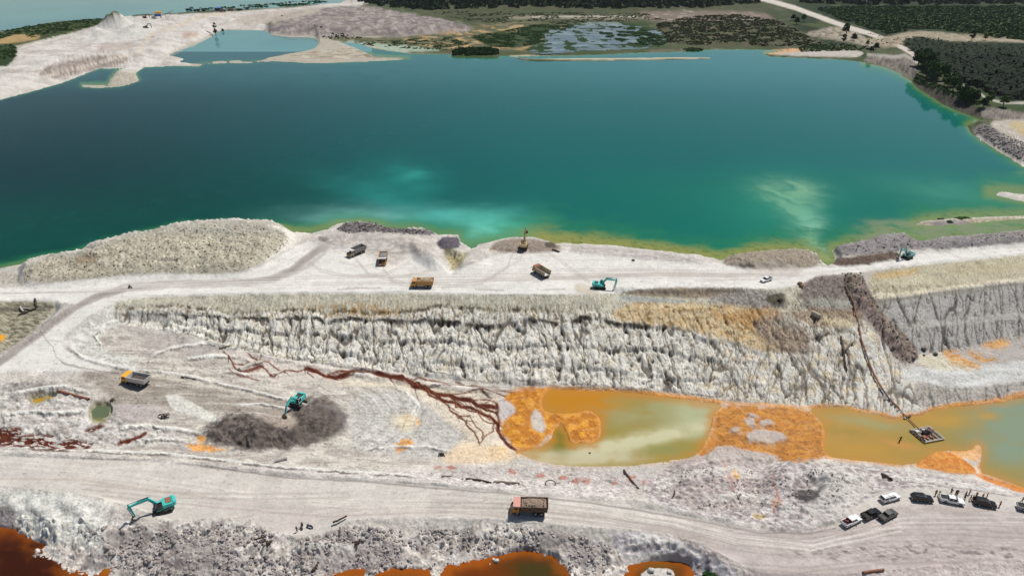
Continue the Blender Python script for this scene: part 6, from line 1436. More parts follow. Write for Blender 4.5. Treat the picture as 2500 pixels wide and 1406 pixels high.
# ---------------------------------------------------------------- excavators
def excavator(px, py, bucket_px, label, paint, boom, track_rot=0.0, cabm=None, sc=1.0, hood=None, aim=None, group='excavators of the quarry'):
    loc = rest(px, py)
    a = heading((px, py), bucket_px, loc.z) if aim is None else aim
    t = root('excavator', loc + Vector((0, 0, .02)), a, label, 'excavator', group); t.scale = (sc,) * 3
    cr, sr = math.cos(track_rot), math.sin(track_rot)
    def rot(p):
        for i, (x, y, z) in enumerate(p.v): p.v[i] = (x * cr - y * sr, x * sr + y * cr, z)
        return p
    for s_ in (-1, 1):
        y0, y1 = sorted((s_ * 1.0, s_ * 1.65))
        prof = [(-2.2, .3), (-2.35, .5), (-2.2, .82), (-1.9, .98), (1.9, .98), (2.2, .82), (2.35, .5), (2.2, .3), (1.8, .02), (-1.8, .02)]
        tr = rot(Part().prism(prof, y0, y1)).build('track', BLACKM, t)
        sh = Part()
        for q in range(13):
            x = -1.9 + q * .31; sh.box(x, x + .2, y0 - .02, y1 + .02, .985, 1.03)
        rot(sh).build('track_shoes', DARKST, tr)
    rot(Part().box(-1.3, 1.3, -1.02, 1.02, .45, .9)).cyl((0, 0, .9), (0, 0, 1.16), .8, n=16).build('undercarriage', DARKST, t)
    Part().box(-2.4, 1.5, -1.45, 1.45, 1.16, 1.36).build('deck', paint, t, .03)
    Part().prism([(-2.3, 1.36), (-2.35, 2.15), (-.6, 2.3), (.15, 2.15), (.2, 1.36)], -1.42, 1.42).build('engine_cover', paint, t, .07)
    # counterweight with a rounded back
    cw = Part(); n = 8; vs = []
    for z_, k in ((1.2, .96), (1.3, 1), (2.2, 1), (2.36, .93)):
        for i in range(n + 1):
            th_ = -math.pi / 2 + math.pi * i / n
            vs.append((-2.3 - .75 * k * math.cos(th_) ** .6 if abs(math.cos(th_)) > 1e-6 else -2.3, 1.44 * k * math.sin(th_), z_))
    fs = [(j * (n + 1) + i, j * (n + 1) + i + 1, (j + 1) * (n + 1) + i + 1, (j + 1) * (n + 1) + i) for j in range(3) for i in range(n)] + [tuple(range(n, -1, -1)), tuple(3 * (n + 1) + i for i in range(n + 1))]
    cw.add(vs, fs).build('counterweight', paint, t)
    Part().box(-1.9, -.75, -.95, .95, 2.28, 2.4).build('hood_grille', hood or DARKST, t)
    for q in range(5): Part().box(-2.05, -1.93, -.9 + q * .42, -.75 + q * .42, 2.28, 2.42).build('hinge', DARKST, t)
    cb = Part().prism([(.0, 1.36), (-.05, 2.95), (1.15, 2.95), (1.5, 2.2), (1.5, 1.36)], .5, 1.42).build('cab', cabm or paint, t, .05)
    Part().hexa([(1.515, .58, 1.5), (1.53, .58, 1.5), (1.53, 1.34, 1.5), (1.515, 1.34, 1.5), (1.515, .58, 2.2), (1.53, .58, 2.2), (1.53, 1.34, 2.2), (1.515, 1.34, 2.2)]).hexa([(1.515, .58, 2.22), (1.53, .58, 2.22), (1.53, 1.34, 2.22), (1.515, 1.34, 2.22), (1.2, .58, 2.88), (1.22, .58, 2.88), (1.22, 1.34, 2.88), (1.2, 1.34, 2.88)]).build('windscreen', GLASS, cb)
    for yy in (.485, 1.425):
        Part().hexa([(.08, yy, 1.7), (1.4, yy, 1.7), (1.4, yy + .01, 1.7), (.08, yy + .01, 1.7), (.05, yy, 2.82), (1.1, yy, 2.82), (1.1, yy + .01, 2.82), (.05, yy + .01, 2.82)]).build('window', GLASS, cb)
    Part().box(.1, 1.0, .6, 1.3, 2.96, 3.0).build('cab_hatch', GLASS, cb)
    Part().box(.25, 1.4, -1.42, -.55, 1.36, 1.85).build('tool_box', paint, t, .04)
    Part().tube([(.3, -1.4, 1.85), (.3, -1.4, 2.3), (1.3, -1.4, 2.3), (1.3, -1.4, 1.85)], .025, 6).build('handrail', DARKST, t)
    foot, knee, tip, end, bang = boom
    f = Vector((foot[0], foot[1])); k = Vector((knee[0], knee[1])); tp = Vector((tip[0], tip[1])); en = Vector((end[0], end[1]))
    def nrm(a_, b_): d = (b_ - a_).normalized(); return Vector((-d.y, d.x))
    n1, n2 = nrm(f, k), nrm(k, tp); nk = (n1 + n2).normalized()
    prof = [f - n1 * .18, k - nk * .42, tp - n2 * .16, tp + n2 * .16, (k + tp) / 2 + n2 * .30, k + nk * .34, (f + k) / 2 + n1 * .32, f + n1 * .18]
    Part().prism([(q.x, q.y) for q in prof], -.28, .24).build('boom', paint, t, .03)
    ns = nrm(tp, en); bk = tp - (en - tp).normalized() * .8
    prof = [bk - ns * .1, tp - ns * .34, en - ns * .13, en + ns * .13, tp + ns * .28, bk + ns * .12]
    Part().prism([(q.x, q.y) for q in prof], -.2, .16).build('stick', paint, t, .03)
    cm = (f + k) / 2 + (k - f) * .28
    for s_ in (-.42, .38):
        Part().cyl((1.35, s_, 1.45), (.55 * cm.x + .6, s_, .55 * cm.y + .6), .1, n=8).cyl((.55 * cm.x + .6, s_, .55 * cm.y + .6), (cm.x, s_, cm.y), .055, n=8).build('boom_cylinder', DARKST, t)
    q0 = k + nk * .5; q1 = bk + ns * .05; qm = q0.lerp(q1, .55)
    Part().cyl((q0.x, 0, q0.y), (qm.x, 0, qm.y), .11, n=8).cyl((qm.x, 0, qm.y), (q1.x, 0, q1.y), .06, n=8).build('stick_cylinder', DARKST, t)
    side = ns if ns.x > 0 else -ns
    q0 = tp + side * .42; q1 = en - (en - tp).normalized() * .5 + side * .35
    Part().cyl((q0.x, 0, q0.y), (q1.x, 0, q1.y), .08, n=8).build('bucket_cylinder', DARKST, t)
    # bucket: a curved scoop with side plates and teeth
    bm = Part(); arc = []
    for i in range(7):
        th_ = bang + math.pi * (.05 + .85 * i / 6)
        arc.append(Vector((en.x + .05 + .62 * math.cos(th_), en.y - .35 + .62 * math.sin(th_))))
    W_ = .68; o_ = []
    for w_ in (-W_, W_): 
        for p_ in arc: o_.append((p_.x, w_, p_.y))
    nA_ = len(arc)
    bm.add(o_, [(i, i + 1, nA_ + i + 1, nA_ + i) for i in range(nA_ - 1)] + [tuple(range(nA_)), tuple(range(2 * nA_ - 1, nA_ - 1, -1))])
    bu = bm.build('bucket', BROWNST, t)
    sm = bu.modifiers.new('thickness', 'SOLIDIFY'); sm.thickness = .05
    e_ = arc[-1]; d_ = (arc[-1] - arc[-2]).normalized()
    for q in range(5):
        y_ = -W_ + .12 + q * (2 * W_ - .24) / 4
        Part().cyl((e_.x, y_, e_.y), (e_.x + d_.x * .25, y_, e_.y + d_.y * .25), .06, .02, 6).build('tooth', DARKST, bu)
    return t
excavator(400, 1243, (350, 1262), 'teal excavator with a brown hood grille arching over the road edge at lower left', TEAL, ((.7, 1.9), (2.5, 4.7), (6.6, 4.4), (6.0, 1.1), -2.2), track_rot=-.25, hood=RUSTY, sc=1.0, cabm=DARKST)
excavator(1464, 703, (1496, 706), 'teal excavator reaching right over the trench on the upper road', TEAL, ((.7, 1.9), (2.4, 4.2), (6.2, 4.0), (5.5, .6), -2.3), track_rot=.15, sc=.98)
excavator(728, 986, (698, 1018), 'teal excavator reaching down to the dark heap on the pit floor', TEAL, ((.7, 1.9), (2.6, 4.2), (5.6, 3.2), (6.8, .9), -1.9), track_rot=1.4, sc=1.0, cabm=PALEST)
excavator(1279, 604, (1289, 584), 'dusty yellow excavator on a mound, its arm raised over the turquoise water', paintmat('dusty_yellow', (186, 160, 104), .6, dirt=.5), ((.7, 1.9), (1.9, 4.9), (3.2, 7.4), (4.6, 5.6), -2.0), track_rot=.1, sc=1.0)
excavator(2214, 630, (2183, 637), 'pale teal excavator between grey rubble and the upper road at right', TEAL2, ((.7, 1.9), (2.2, 4.5), (4.8, 4.6), (5.3, 1.2), -2.1), track_rot=.3, sc=.98)

# ---------------------------------------------------------------- people
def skin_obj(name, verts, edges, radii, mat, parent=None, sub=1, rootv=0):
    me = bpy.data.meshes.new(name); me.from_pydata(verts, edges, []); me.materials.append(mat)
    o = bpy.data.objects.new(name, me); scene.collection.objects.link(o)
    if parent: o.parent = parent
    o.modifiers.new('skin', 'SKIN')
    sv = me.skin_vertices[0].data if me.skin_vertices else None
    if sv is None: 
        me.skin_vertices.new() if hasattr(me.skin_vertices, 'new') else None
    for i, r in enumerate(radii): me.skin_vertices[0].data[i].radius = (r, r); me.skin_vertices[0].data[i].use_root = (i == rootv)
    s_ = o.modifiers.new('subdivision', 'SUBSURF'); s_.levels = sub; s_.render_levels = sub
    return o
def person(px, py, label, shirt, trousers, hat=None, a=None, pose=0, loc=None, group='people looking at the pit', name='person'):
    loc = loc or locate(px, py); rnd = random.Random(int(px * 7))
    a = rnd.uniform(0, 6.28) if a is None else a
    st = .16 + .1 * (pose == 1)
    J = dict(pel=(0, 0, .95), che=(.0, 0, 1.28), nec=(0, 0, 1.47), hed=(.03, 0, 1.64), top=(.02, 0, 1.72),
             sl=(0, .19, 1.41), el=(-.03, .26, 1.14), hl=(.12, .25, .93), fl=(.17, .25, .86), sr=(0, -.19, 1.41), er=(-.03, -.26, 1.14), hr=(.08, -.26, .92), fr=(.12, -.26, .85),
             kl=(.06, .11, .5), al=(-st, .12, .08), tl=(-st + .18, .13, .04), kr=(.04, -.11, .5), ar=(st, -.12, .08), tr=(st + .18, -.13, .04))
    if pose == 2:  # astride a motorcycle
        J.update(pel=(-.15, 0, .86), che=(-.05, 0, 1.18), nec=(.02, 0, 1.36), hed=(.05, 0, 1.52), top=(.05, 0, 1.6), sl=(0, .19, 1.3), el=(.2, .28, 1.12), hl=(.45, .3, 1.02), fl=(.52, .3, 1.0), sr=(0, -.19, 1.3), er=(.2, -.28, 1.12), hr=(.45, -.3, 1.02), fr=(.52, -.3, 1.0),
                 kl=(.3, .22, .72), al=(.1, .2, .3), tl=(.28, .2, .26), kr=(.3, -.22, .72), ar=(.1, -.2, .3), tr=(.28, -.2, .26))
    if pose == 1: J.update(el=(-.1, .27, 1.16), hl=(.05, .3, .95), er=(.12, -.25, 1.16), hr=(.3, -.22, 1.06), fr=(.36, -.2, 1.05))
    names = list(J); ix = {n_: i for i, n_ in enumerate(names)}
    E = [('pel', 'che'), ('che', 'nec'), ('nec', 'hed'), ('hed', 'top'), ('che', 'sl'), ('sl', 'el'), ('el', 'hl'), ('hl', 'fl'), ('che', 'sr'), ('sr', 'er'), ('er', 'hr'), ('hr', 'fr'), ('pel', 'kl'), ('kl', 'al'), ('al', 'tl'), ('pel', 'kr'), ('kr', 'ar'), ('ar', 'tr')]
    rad = dict(pel=.14, che=.15, nec=.06, hed=.1, top=.075, sl=.065, el=.045, hl=.033, fl=.025, sr=.065, er=.045, hr=.033, fr=.025, kl=.07, al=.05, tl=.04, kr=.07, ar=.05, tr=.04)
    o = skin_obj(name, [J[n_] for n_ in names], [(ix[p_], ix[q_]) for p_, q_ in E], [rad[n_] for n_ in names], SKIN)
    o.location = loc; o.rotation_euler.z = a
    tag(o, label, 'person', group)
    def sub(nm, keys, ed, grow, mat):
        i2 = {n_: i for i, n_ in enumerate(keys)}
        skin_obj(nm, [J[n_] for n_ in keys], [(i2[p_], i2[q_]) for p_, q_ in ed], [rad[n_] + grow for n_ in keys], mat, o)
    sub('shirt', ['pel', 'che', 'nec', 'sl', 'el', 'sr', 'er'], [('pel', 'che'), ('che', 'nec'), ('che', 'sl'), ('sl', 'el'), ('che', 'sr'), ('sr', 'er')], .02, shirt)
    sub('trousers', ['pel', 'kl', 'al', 'kr', 'ar'], [('pel', 'kl'), ('kl', 'al'), ('pel', 'kr'), ('kr', 'ar')], .024, trousers)
    h = J['hed']; p = Part(); vs = []; n = 8
    for j, (zz, rr) in enumerate(((.0, .125), (.07, .118), (.12, .085), (.145, .0))):
        for i in range(n): vs.append((h[0] + rr * math.cos(2 * math.pi * i / n), rr * math.sin(2 * math.pi * i / n), h[2] + .02 + zz))
    p.add(vs, [(j * n + i, j * n + (i + 1) % n, (j + 1) * n + (i + 1) % n, (j + 1) * n + i) for j in range(3) for i in range(n)])
    p.build('hat' if hat else 'hair', hat or CLOTH['black'], o)
    return o
K = CLOTH
for px, py, lb, sh, tr, ht in [
  (2284, 1209, 'person in dark clothes beside the one in a lime vest, left end of the group', K['brown'], K['black'], K['black']),
  (2291, 1210, 'person in a lime yellow vest at the left end of the group', K['hivis'], K['khaki'], K['white']),
  (2321, 1205, 'lone person in black standing behind the cab of the white pickup', K['black'], K['black'], None),
  (2331, 1209, 'left person of the dark pair behind the white pickup bonnet', K['navy'], K['black'], None),
  (2337, 1208, 'right person of the dark pair behind the white pickup bonnet', K['black'], K['navy'], None),
  (2354, 1217, 'person in navy nearest the nose of the white pickup', K['navy'], K['navy'], None),
  (2358, 1210, 'person in black just behind the one in navy', K['black'], K['black'], K['white']),
  (2366, 1206, 'person in an orange brown jacket, furthest back of the middle cluster', K['orange'], K['brown'], K['orange']),
  (2367, 1220, 'person in black with khaki trousers left of the second black suv', K['black'], K['khaki'], None),
  (2374, 1221, 'person in dark grey close to the rear of the second black suv', K['grey'], K['black'], None),
  (2382, 1214, 'person in tan behind the tail of the second black suv', K['tan'], K['brown'], K['tan']),
  (2398, 1217, 'person in orange shirt behind the roof of the second black suv', K['orange'], K['brown'], None),
  (2408, 1215, 'person in an orange jacket behind the bonnet of the second black suv', K['orange'], K['tan'], K['orange']),
  (2439, 1236, 'person in tan walking alone in front of the second black suv', K['tan'], K['brown'], K['tan']),
  (2495, 1226, 'person in rusty brown behind the silver pickup at the right edge', K['brown'], K['brown'], None),
  (725, 1297, 'person in navy standing left of the two motorcycles', K['navy'], K['grey'], None)]:
    person(px, py, lb, sh, tr, ht, pose=int(px) % 2, group=None if px in (725,) else 'people looking at the pit')

def motorcycle(px, py, a, label, paint, loc=None):
    loc = loc or locate(px, py)
    t = root('motorcycle', loc, a, label, 'motorcycle', None)
    for xx in (-.62, .66):
        tyre = Part().cyl((xx, -.06, .3), (xx, .06, .3), .3, n=16).build('wheel', BLACKM, t)
        Part().cyl((xx, -.07, .3), (xx, .07, .3), .18, n=10).build('rim', RIM, tyre)
    Part().prism([(-.35, .35), (-.6, .72), (-.1, .78), (.2, .95), (.42, .8), (.3, .4), (.05, .25)], -.12, .12).build('body', paint, t, .03)
    Part().box(-.75, .05, -.14, .14, .76, .85, .05, .03).build('seat', DARKST, t, .02)
    Part().tube([(.66, 0, .3), (.45, 0, .95), (.42, 0, 1.02)], .035, 6).build('fork', DARKST, t)
    Part().tube([(.3, -.34, 1.02), (.45, -.1, 1.0), (.45, .1, 1.0), (.3, .34, 1.02)], .02, 6).build('handlebar', DARKST, t)
    Part().cyl((.5, 0, .88), (.6, 0, .88), .09, n=8).build('headlight', LAMP, t)
    Part().box(.45, .9, -.08, .08, .6, .64).build('mudguard', paint, t)
    return t, loc
DBLUE = paintmat('dark_blue_paint', (38, 44, 84), .4)
_, l_ = motorcycle(319, 703, math.pi * .93, 'dark motorcycle ridden along the grey track of the upper road', DARKST)
person(319, 700, 'person riding the motorcycle on the upper road, dressed in black', K['black'], K['navy'], K['black'], a=math.pi * .93, pose=2, loc=l_, group='')
_, l_ = motorcycle(739, 1287, 1.9, 'motorcycle with a person sitting on it, left of the empty one', DBLUE)
person(739, 1285, 'person sitting on the left motorcycle at the road edge', K['navy'], K['navy'], K['black'], a=1.9, pose=2, loc=l_, group='')
motorcycle(757, 1286, 2.75, 'empty dark blue motorcycle parked right of the seated rider', DBLUE)

# ---------------------------------------------------------------- raft with its pump
rc = [Vector((*map(float, unproj(a_, b_, -9.3)), -9.3)) for a_, b_ in ((2222, 1050), (2256, 1081), (2306, 1071), (2268, 1042))]
ctr = sum(rc, Vector()) / 4; ax = ((rc[2] - rc[1]) + (rc[3] - rc[0])) / 2; ay = ((rc[0] - rc[1]) + (rc[3] - rc[2])) / 2
LX, LY = ax.length, ay.length; ra = math.atan2(ax.y, ax.x)
t = root('pump_raft', (ctr.x, ctr.y, -9.62), ra, 'square wooden raft carrying a black pump in the orange pond', 'raft')
hx, hy = LX / 2, LY / 2
for q in range(5):
    y_ = -hy + .35 + q * (2 * hy - .7) / 4
    Part().cyl((-hx, y_, .12), (hx, y_, .12), .3, n=10).build('float_log', PALEST if q in (0, 4) else WOOD, t)
for q in range(15):
    if q in (4, 9): continue
    x_ = -hx + .2 + q * (2 * hx - .4) / 14
    Part().box(x_ - .13, x_ + .13, -hy + .1 + .1 * (q % 3), hy - .1 - .12 * (q % 2), .42, .5).build('plank', (WOOD, DWOOD, PWOOD)[q % 3], t)
for s_ in (-1, 1):
    Part().box(-hx - .1, hx + .1, s_ * hy - .12, s_ * hy + .12, .36, .6).build('edge_beam', PWOOD, t)
    Part().box(s_ * hx - .12, s_ * hx + .12, -hy - .1, hy + .1, .42, .64).build('edge_beam', PWOOD if s_ > 0 else DWOOD, t)
pm = Part().box(-.9, 1.1, -.3, 1.0, .55, 1.5).box(-.5, .6, -.2, .8, 1.5, 1.95).build('pump', DARKST, t, .05)
Part().cyl((-.9, .3, 1.0), (-1.4, .3, 1.0), .5, n=12).build('flywheel', BLACKM, pm)
Part().cyl((1.1, .3, 1.2), (2.6, .5, 1.5), .18, n=8).build('outlet_pipe', RUSTY, pm)
Part().cyl((-.1, .2, 1.9), (-.1, .2, 2.6), .08, n=8).build('exhaust', RUSTY, pm)
Part().box(-.5, .5, 1.1, 1.7, .5, 1.25).build('fuel_tank', PALEST, t, .04)
Part().cyl((-.6, -1.8, .8), (.5, -1.9, .8), .3, n=10).build('drum', RUSTY, t)
Part().box(-2.6, -1.6, 1.2, 2.2, .5, .85).build('crate', PALEST, t)
Part().tube([(-1.5, -1.2, .6), (-1.2, -1.2, 1.1), (.2, -1.0, 1.1), (.6, -.3, 1.0)], .1, 8).build('hose', RUSTPIPE, t)
Part().box(-2.4, -1.2, -1.5, -.4, .5, .8).box(-1.9, -1.5, -2.2, -1.6, .5, .9).build('engine_parts', RUSTY, t)
# the discharge line up the wall
pts = []
for a_, b_ in ((2062, 700), (2075, 725), (2085, 745), (2090, 775), (2096, 800), (2102, 830), (2112, 862), (2122, 892), (2135, 922), (2152, 952), (2172, 978), (2192, 1000), (2206, 1014)):
    v_ = locate(a_, b_); pts.append(v_ + Vector((0, 0, .45)))
for i in range(1, len(pts) - 1): pts[i].z = .25 * pts[i - 1].z + .5 * pts[i].z + .25 * pts[i + 1].z + .1
x_, y_ = unproj(2228, 1032, -9.2); pts.append(Vector((float(x_), float(y_), -9.2)))
x_, y_ = unproj(2243, 1046, -8.9); pts.append(Vector((float(x_), float(y_), -8.9)))
pl = root('pump_pipeline', (0, 0, 0), 0, 'long rusty pipeline running down the pit wall to the raft', 'pipe')
for i in range(len(pts) - 1):
    Part().cyl(pts[i], pts[i + 1].lerp(pts[i], -.03), .3 if i < 11 else .16, n=10).build('pipe_length', RUSTPIPE if i % 3 else BROWNST, pl)
for i in range(2, len(pts) - 3, 2): 
    d_ = (pts[i + 1] - pts[i]).normalized(); Part().cyl(pts[i] - d_ * .08, pts[i] + d_ * .08, .42, n=10).build('flange', DARKST, pl)
for q, (a_, b_) in enumerate(((2210, 1020), (2220, 1016))):
    x_, y_ = unproj(a_, b_, -9.4); o = Part().cyl((-.7, 0, 0), (.7, 0, 0), .38, n=12).build('float_drum', GREYST if q == 0 else BROWNST)
    Part().cyl((-.05, 0, 0), (.05, 0, 0), .41, n=12).build('hoop', DARKST, o)
    o.location = (float(x_), float(y_), -9.45); o.rotation_euler.z = .7
    tag(o, ('grey' if q == 0 else 'brown') + ' float drum ' + ('left' if q == 0 else 'right') + ' of the pipeline at the water edge', 'drum', 'drums floating the pump pipeline')

# ---------------------------------------------------------------- logs, pipes, stones lying about
def lying(name, ends, r, mat, label, cat, lift=.8, n=9, r2=None, z=None):
    ps = [locate(*e) for e in ends]
    if z is not None: ps = [Vector((*map(float, unproj(e[0], e[1], z)), z)) for e in ends]
    o = bpy.data.objects
    base = sum(ps, Vector()) / len(ps)
    p = Part(); rr = [r + (0 if r2 is None else (r2 - r)) * i / (len(ps) - 1) for i in range(len(ps))]
    loc_ = [q - base + Vector((0, 0, r * lift)) for q in ps]
    if cat in ('pipe', 'culvert'):
        a_, b_ = loc_[0], loc_[-1]; m_ = 14; d_ = (b_ - a_).normalized(); u_ = d_.orthogonal().normalized(); w_ = d_.cross(u_); vs = []
        for pt, rad in ((a_, r), (b_, r), (b_, r * .82), (a_, r * .82)):
            for i in range(m_): th_ = 2 * math.pi * i / m_; vs.append(pt + u_ * math.cos(th_) * rad + w_ * math.sin(th_) * rad)
        p.add(vs, [(j * m_ + i, j * m_ + (i + 1) % m_, ((j + 1) % 4) * m_ + (i + 1) % m_, ((j + 1) % 4) * m_ + i) for j in range(4) for i in range(m_)])
    else:
        # knotty stem
        rnd = random.Random(int(ends[0][0])); pts_ = []
        for i in range(len(loc_) - 1):
            for k_ in range(3): 
                q_ = loc_[i].lerp(loc_[i + 1], k_ / 3.); pts_.append(q_ + Vector((rnd.uniform(-.4, .4) * r, rnd.uniform(-.4, .4) * r, rnd.uniform(-.2, .3) * r)))
        pts_.append(loc_[-1]); R_ = [r + ((r2 if r2 is not None else r * .75) - r) * i / (len(pts_) - 1) for i in range(len(pts_))]
        p.tube(pts_, [q_ * rnd.uniform(.88, 1.12) for q_ in R_], n)
    ob = p.build(name, mat, smooth=False); ob.location = base
    return tag(ob, label, cat)
lying('steel_pipe', [(141, 956), (218, 977)], .42, RUSTPIPE, 'thick rusty pipe lying between the yellow pool and the green pool', 'pipe')
lying('steel_pipe', [(2107, 1398), (2158, 1391)], .3, RUSTPIPE, 'short rusty pipe at the bottom edge of the lower road', 'pipe')
lying('steel_pipe', [(671, 1129), (700, 1121)], .42, GREYST, 'short grey pipe above the lower road left of centre', 'pipe')
lying('culvert_pipe', [(1981, 768), (2001, 776)], .95, CONC, 'wide beige culvert pipe stuck in the pit wall', 'culvert')
lying('plank_log', [(1078, 1164), (1100, 1166), (1130, 1170)], .3, WOOD, 'leftmost of three grey logs lined up on the road bank', 'log')
lying('plank_log', [(1137, 1170), (1170, 1174), (1200, 1179)], .28, DWOOD, 'middle of three grey logs lined up on the road bank', 'log')
lying('plank_log', [(1206, 1177), (1235, 1178), (1268, 1182)], .3, WOOD, 'rightmost of three grey logs lined up on the road bank', 'log')
lying('log', [(1524, 1150), (1540, 1172), (1558, 1193)], .34, DWOOD, 'dark log pointing from the tailings pond to the lower road', 'log')
lying('log', [(443, 921), (480, 927)], .2, DWOOD, 'thin dark log beside the yellow fronted truck', 'log')
lying('log', [(584, 903), (612, 892), (642, 885)], .8, PWOOD, 'thick pale log among the red streams', 'log', lift=.3)
lying('log', [(814, 1282), (830, 1273), (847, 1264)], .26, DWOOD, 'dark log slanting on top of the rubble clump below the lower road', 'log', lift=3)
lying('log', [(830, 1290), (831, 1300), (832, 1312)], .22, WOOD, 'grey log pointing down the rubble clump below the lower road', 'log', lift=3)
lying('log', [(762, 1396), (772, 1388), (778, 1374)], .34, DWOOD, 'bent dark log low on the rubble slope', 'log')
lying('log', [(622, 1322), (650, 1315)], .22, DWOOD, 'thin dark log on the left rubble slope', 'log', lift=3)
lying('log', [(1349, 610), (1365, 617)], .42, DWOOD, 'short dark log right of the yellow excavator mound', 'log')
lying('log', [(2053, 826), (2057, 853), (2061, 880), (2066, 905)], .38, DWOOD, 'long dark trunk sliding down the right pit wall', 'log', lift=1.2)
lying('log', [(2060, 858), (2072, 846), (2084, 836)], .4, WOOD, 'grey trunk leaning right off the dark one on the pit wall', 'log', lift=1.5)
lying('log', [(50, 750), (58, 763)], .42, PWOOD, 'pale short trunk in the hollow at the left edge', 'log')
lying('log', [(57, 754), (76, 756)], .25, PWOOD, 'thin pale trunk beside the short pale one in the hollow', 'log')
lying('log', [(47, 770), (68, 762), (89, 755)], .3, DWOOD, 'long dark trunk across the hollow at the left edge', 'log')
lying('log', [(85, 731), (87, 740), (90, 750)], .4, DWOOD, 'dark trunk pointing from the road into the hollow', 'log')
lying('log', [(536, 852), (552, 848), (562, 845)], .35, WOOD, 'grey log at the left head of the red stream', 'log')
lying('log', [(2155, 1160), (2170, 1172), (2178, 1176)], .45, DWOOD, 'black charred log on the bank above the white canopy pickup', 'log')
lying('log', [(505, 78), (520, 86)], .6, WOOD, 'driftwood log on the shore of the small lagoon', 'log')
v_ = locate(1645, 1211); o = Part().cyl((0, 0, -.3), (.1, 0, 1.9), .22, .16, 8).build('post', DWOOD); o.location = v_; tag(o, 'dark post standing on the bank above the lower road', 'post')
x_, y_ = unproj(2194, 1078, -9.6); o = Part().tube([(0, 0, -.5), (.25, 0, .8), (.5, 0, 1.9)], .17, 8).tube([(.3, 0, 1.0), (.0, .1, 1.7)], .12, 8).tube([(.1, 0, .5), (.9, .2, .5)], .08, 6).build('dead_stump', DWOOD)
o.location = (float(x_), float(y_), -9.6); tag(o, 'dead forked stump standing in the orange pond left of the raft', 'stump')
# hose ring
v_ = locate(1343, 1181); p = Part(); n = 28
pts_ = [(1.32 * math.cos(2 * math.pi * i / n), 1.32 * math.sin(2 * math.pi * i / n), .16) for i in range(n + 1)]
o = p.tube(pts_, .13, 7).tube([(1.3, .1, .16), (1.9, .3, .2), (2.3, .25, .15)], .1, 6).build('hose_ring', DARKST); o.location = v_ + Vector((0, 0, .03)); tag(o, 'coil of dark hose on the white bank above the brown truck', 'hose')
v_ = locate(1546, 636); p = Part().tube([(.55 * math.cos(math.pi * i / 6), .55 * math.sin(math.pi * i / 6), .2) for i in range(13)], .2, 8); o = p.build('old_tyre', BLACKM); o.location = v_; tag(o, 'old black tyre lying on the upper road', 'tyre')
def boulder(px, py, r, mat, label, group=None, z=None, name='boulder'):
    v_ = locate(px, py) if z is None else Vector((*map(float, unproj(px, py, z)), z))
    o = Part().rock((0, 0, r * .35), r, r * .85, r * .7, int(px)).build(name, mat); o.location = v_
    return tag(o, label, 'boulder', group)
boulder(2256, 853, 1.0, ROCKM, 'dark boulder left of the orange stains on the right bench')
boulder(2283, 865, .95, ROCKM, 'dark boulder nearest the orange stains on the right bench')
boulder(2230, 878, .8, ROCKM, 'dark boulder rolled from the foot of the brown rubble strip')
boulder(2257, 868, .5, ROCKM, 'small dark stone between the two bench boulders')
boulder(1953, 693, 1.0, BROCK, 'yellow brown boulder right of the white pickup, upper of two')
boulder(1958, 701, .9, BROCK, 'brown boulder right of the white pickup, lower of two')
boulder(1213, 1370, .7, WROCK, 'white stone poking out of the rust coloured pond', z=-2.2)
boulder(1205, 1366, .45, WROCK, 'smaller white stone beside the one in the rust pond', z=-2.2)
boulder(1440, 1106, .35, RUSTPIPE, 'tiny orange stone in the tailings pond', z=-9.6)
for q, (a_, b_, r_) in enumerate(((1566, 1402, .7), (1588, 1393, .9), (1612, 1391, .8), (1634, 1398, .6))):
    boulder(a_, b_, r_, WROCK, ['leftmost', 'second', 'third', 'rightmost'][q] + ' of the pale rocks in the lower right rust pond', z=None, group='pale rocks in the small rust pond')
def tangle(px, py, size, label, seed):
    v_ = locate(px, py); rnd = random.Random(seed); t = root('dead_branches', v_, 0, label, 'branches')
    for q in range(9):
        th_ = rnd.uniform(0, 6.28); L_ = size * rnd.uniform(.6, 1.3); c_ = Vector((rnd.uniform(-.4, .4), rnd.uniform(-.4, .4), .15 + .1 * q)) * size * .4
        d_ = Vector((math.cos(th_), math.sin(th_), rnd.uniform(-.1, .45))) * L_
        Part().tube([c_ - d_ * .5, c_ + Vector((0, 0, .1)), c_ + d_ * .5], [.16, .11, .04], 6).build('branch', DWOOD, t)
tangle(404, 1018, 2.6, 'tangle of dark dead branches below the pale pad', 1)
tangle(275, 978, 1.6, 'small tangle of black branches above the green pool', 2)
tangle(1905, 735, 2.2, 'dead dark root ball at the crest of the pit wall', 3)
tangle(1078, 1112, 1.8, 'black twigs at the edge of the pale mud fan', 4)
tangle(655, 1330, 2.2, 'black branches sticking out of the left rubble slope', 5)
tangle(870, 1330, 1.8, 'dead branches in the middle of the rubble slope', 6)
tangle(575, 24, 6, 'scrap of dark branches by the far workshop', 7)

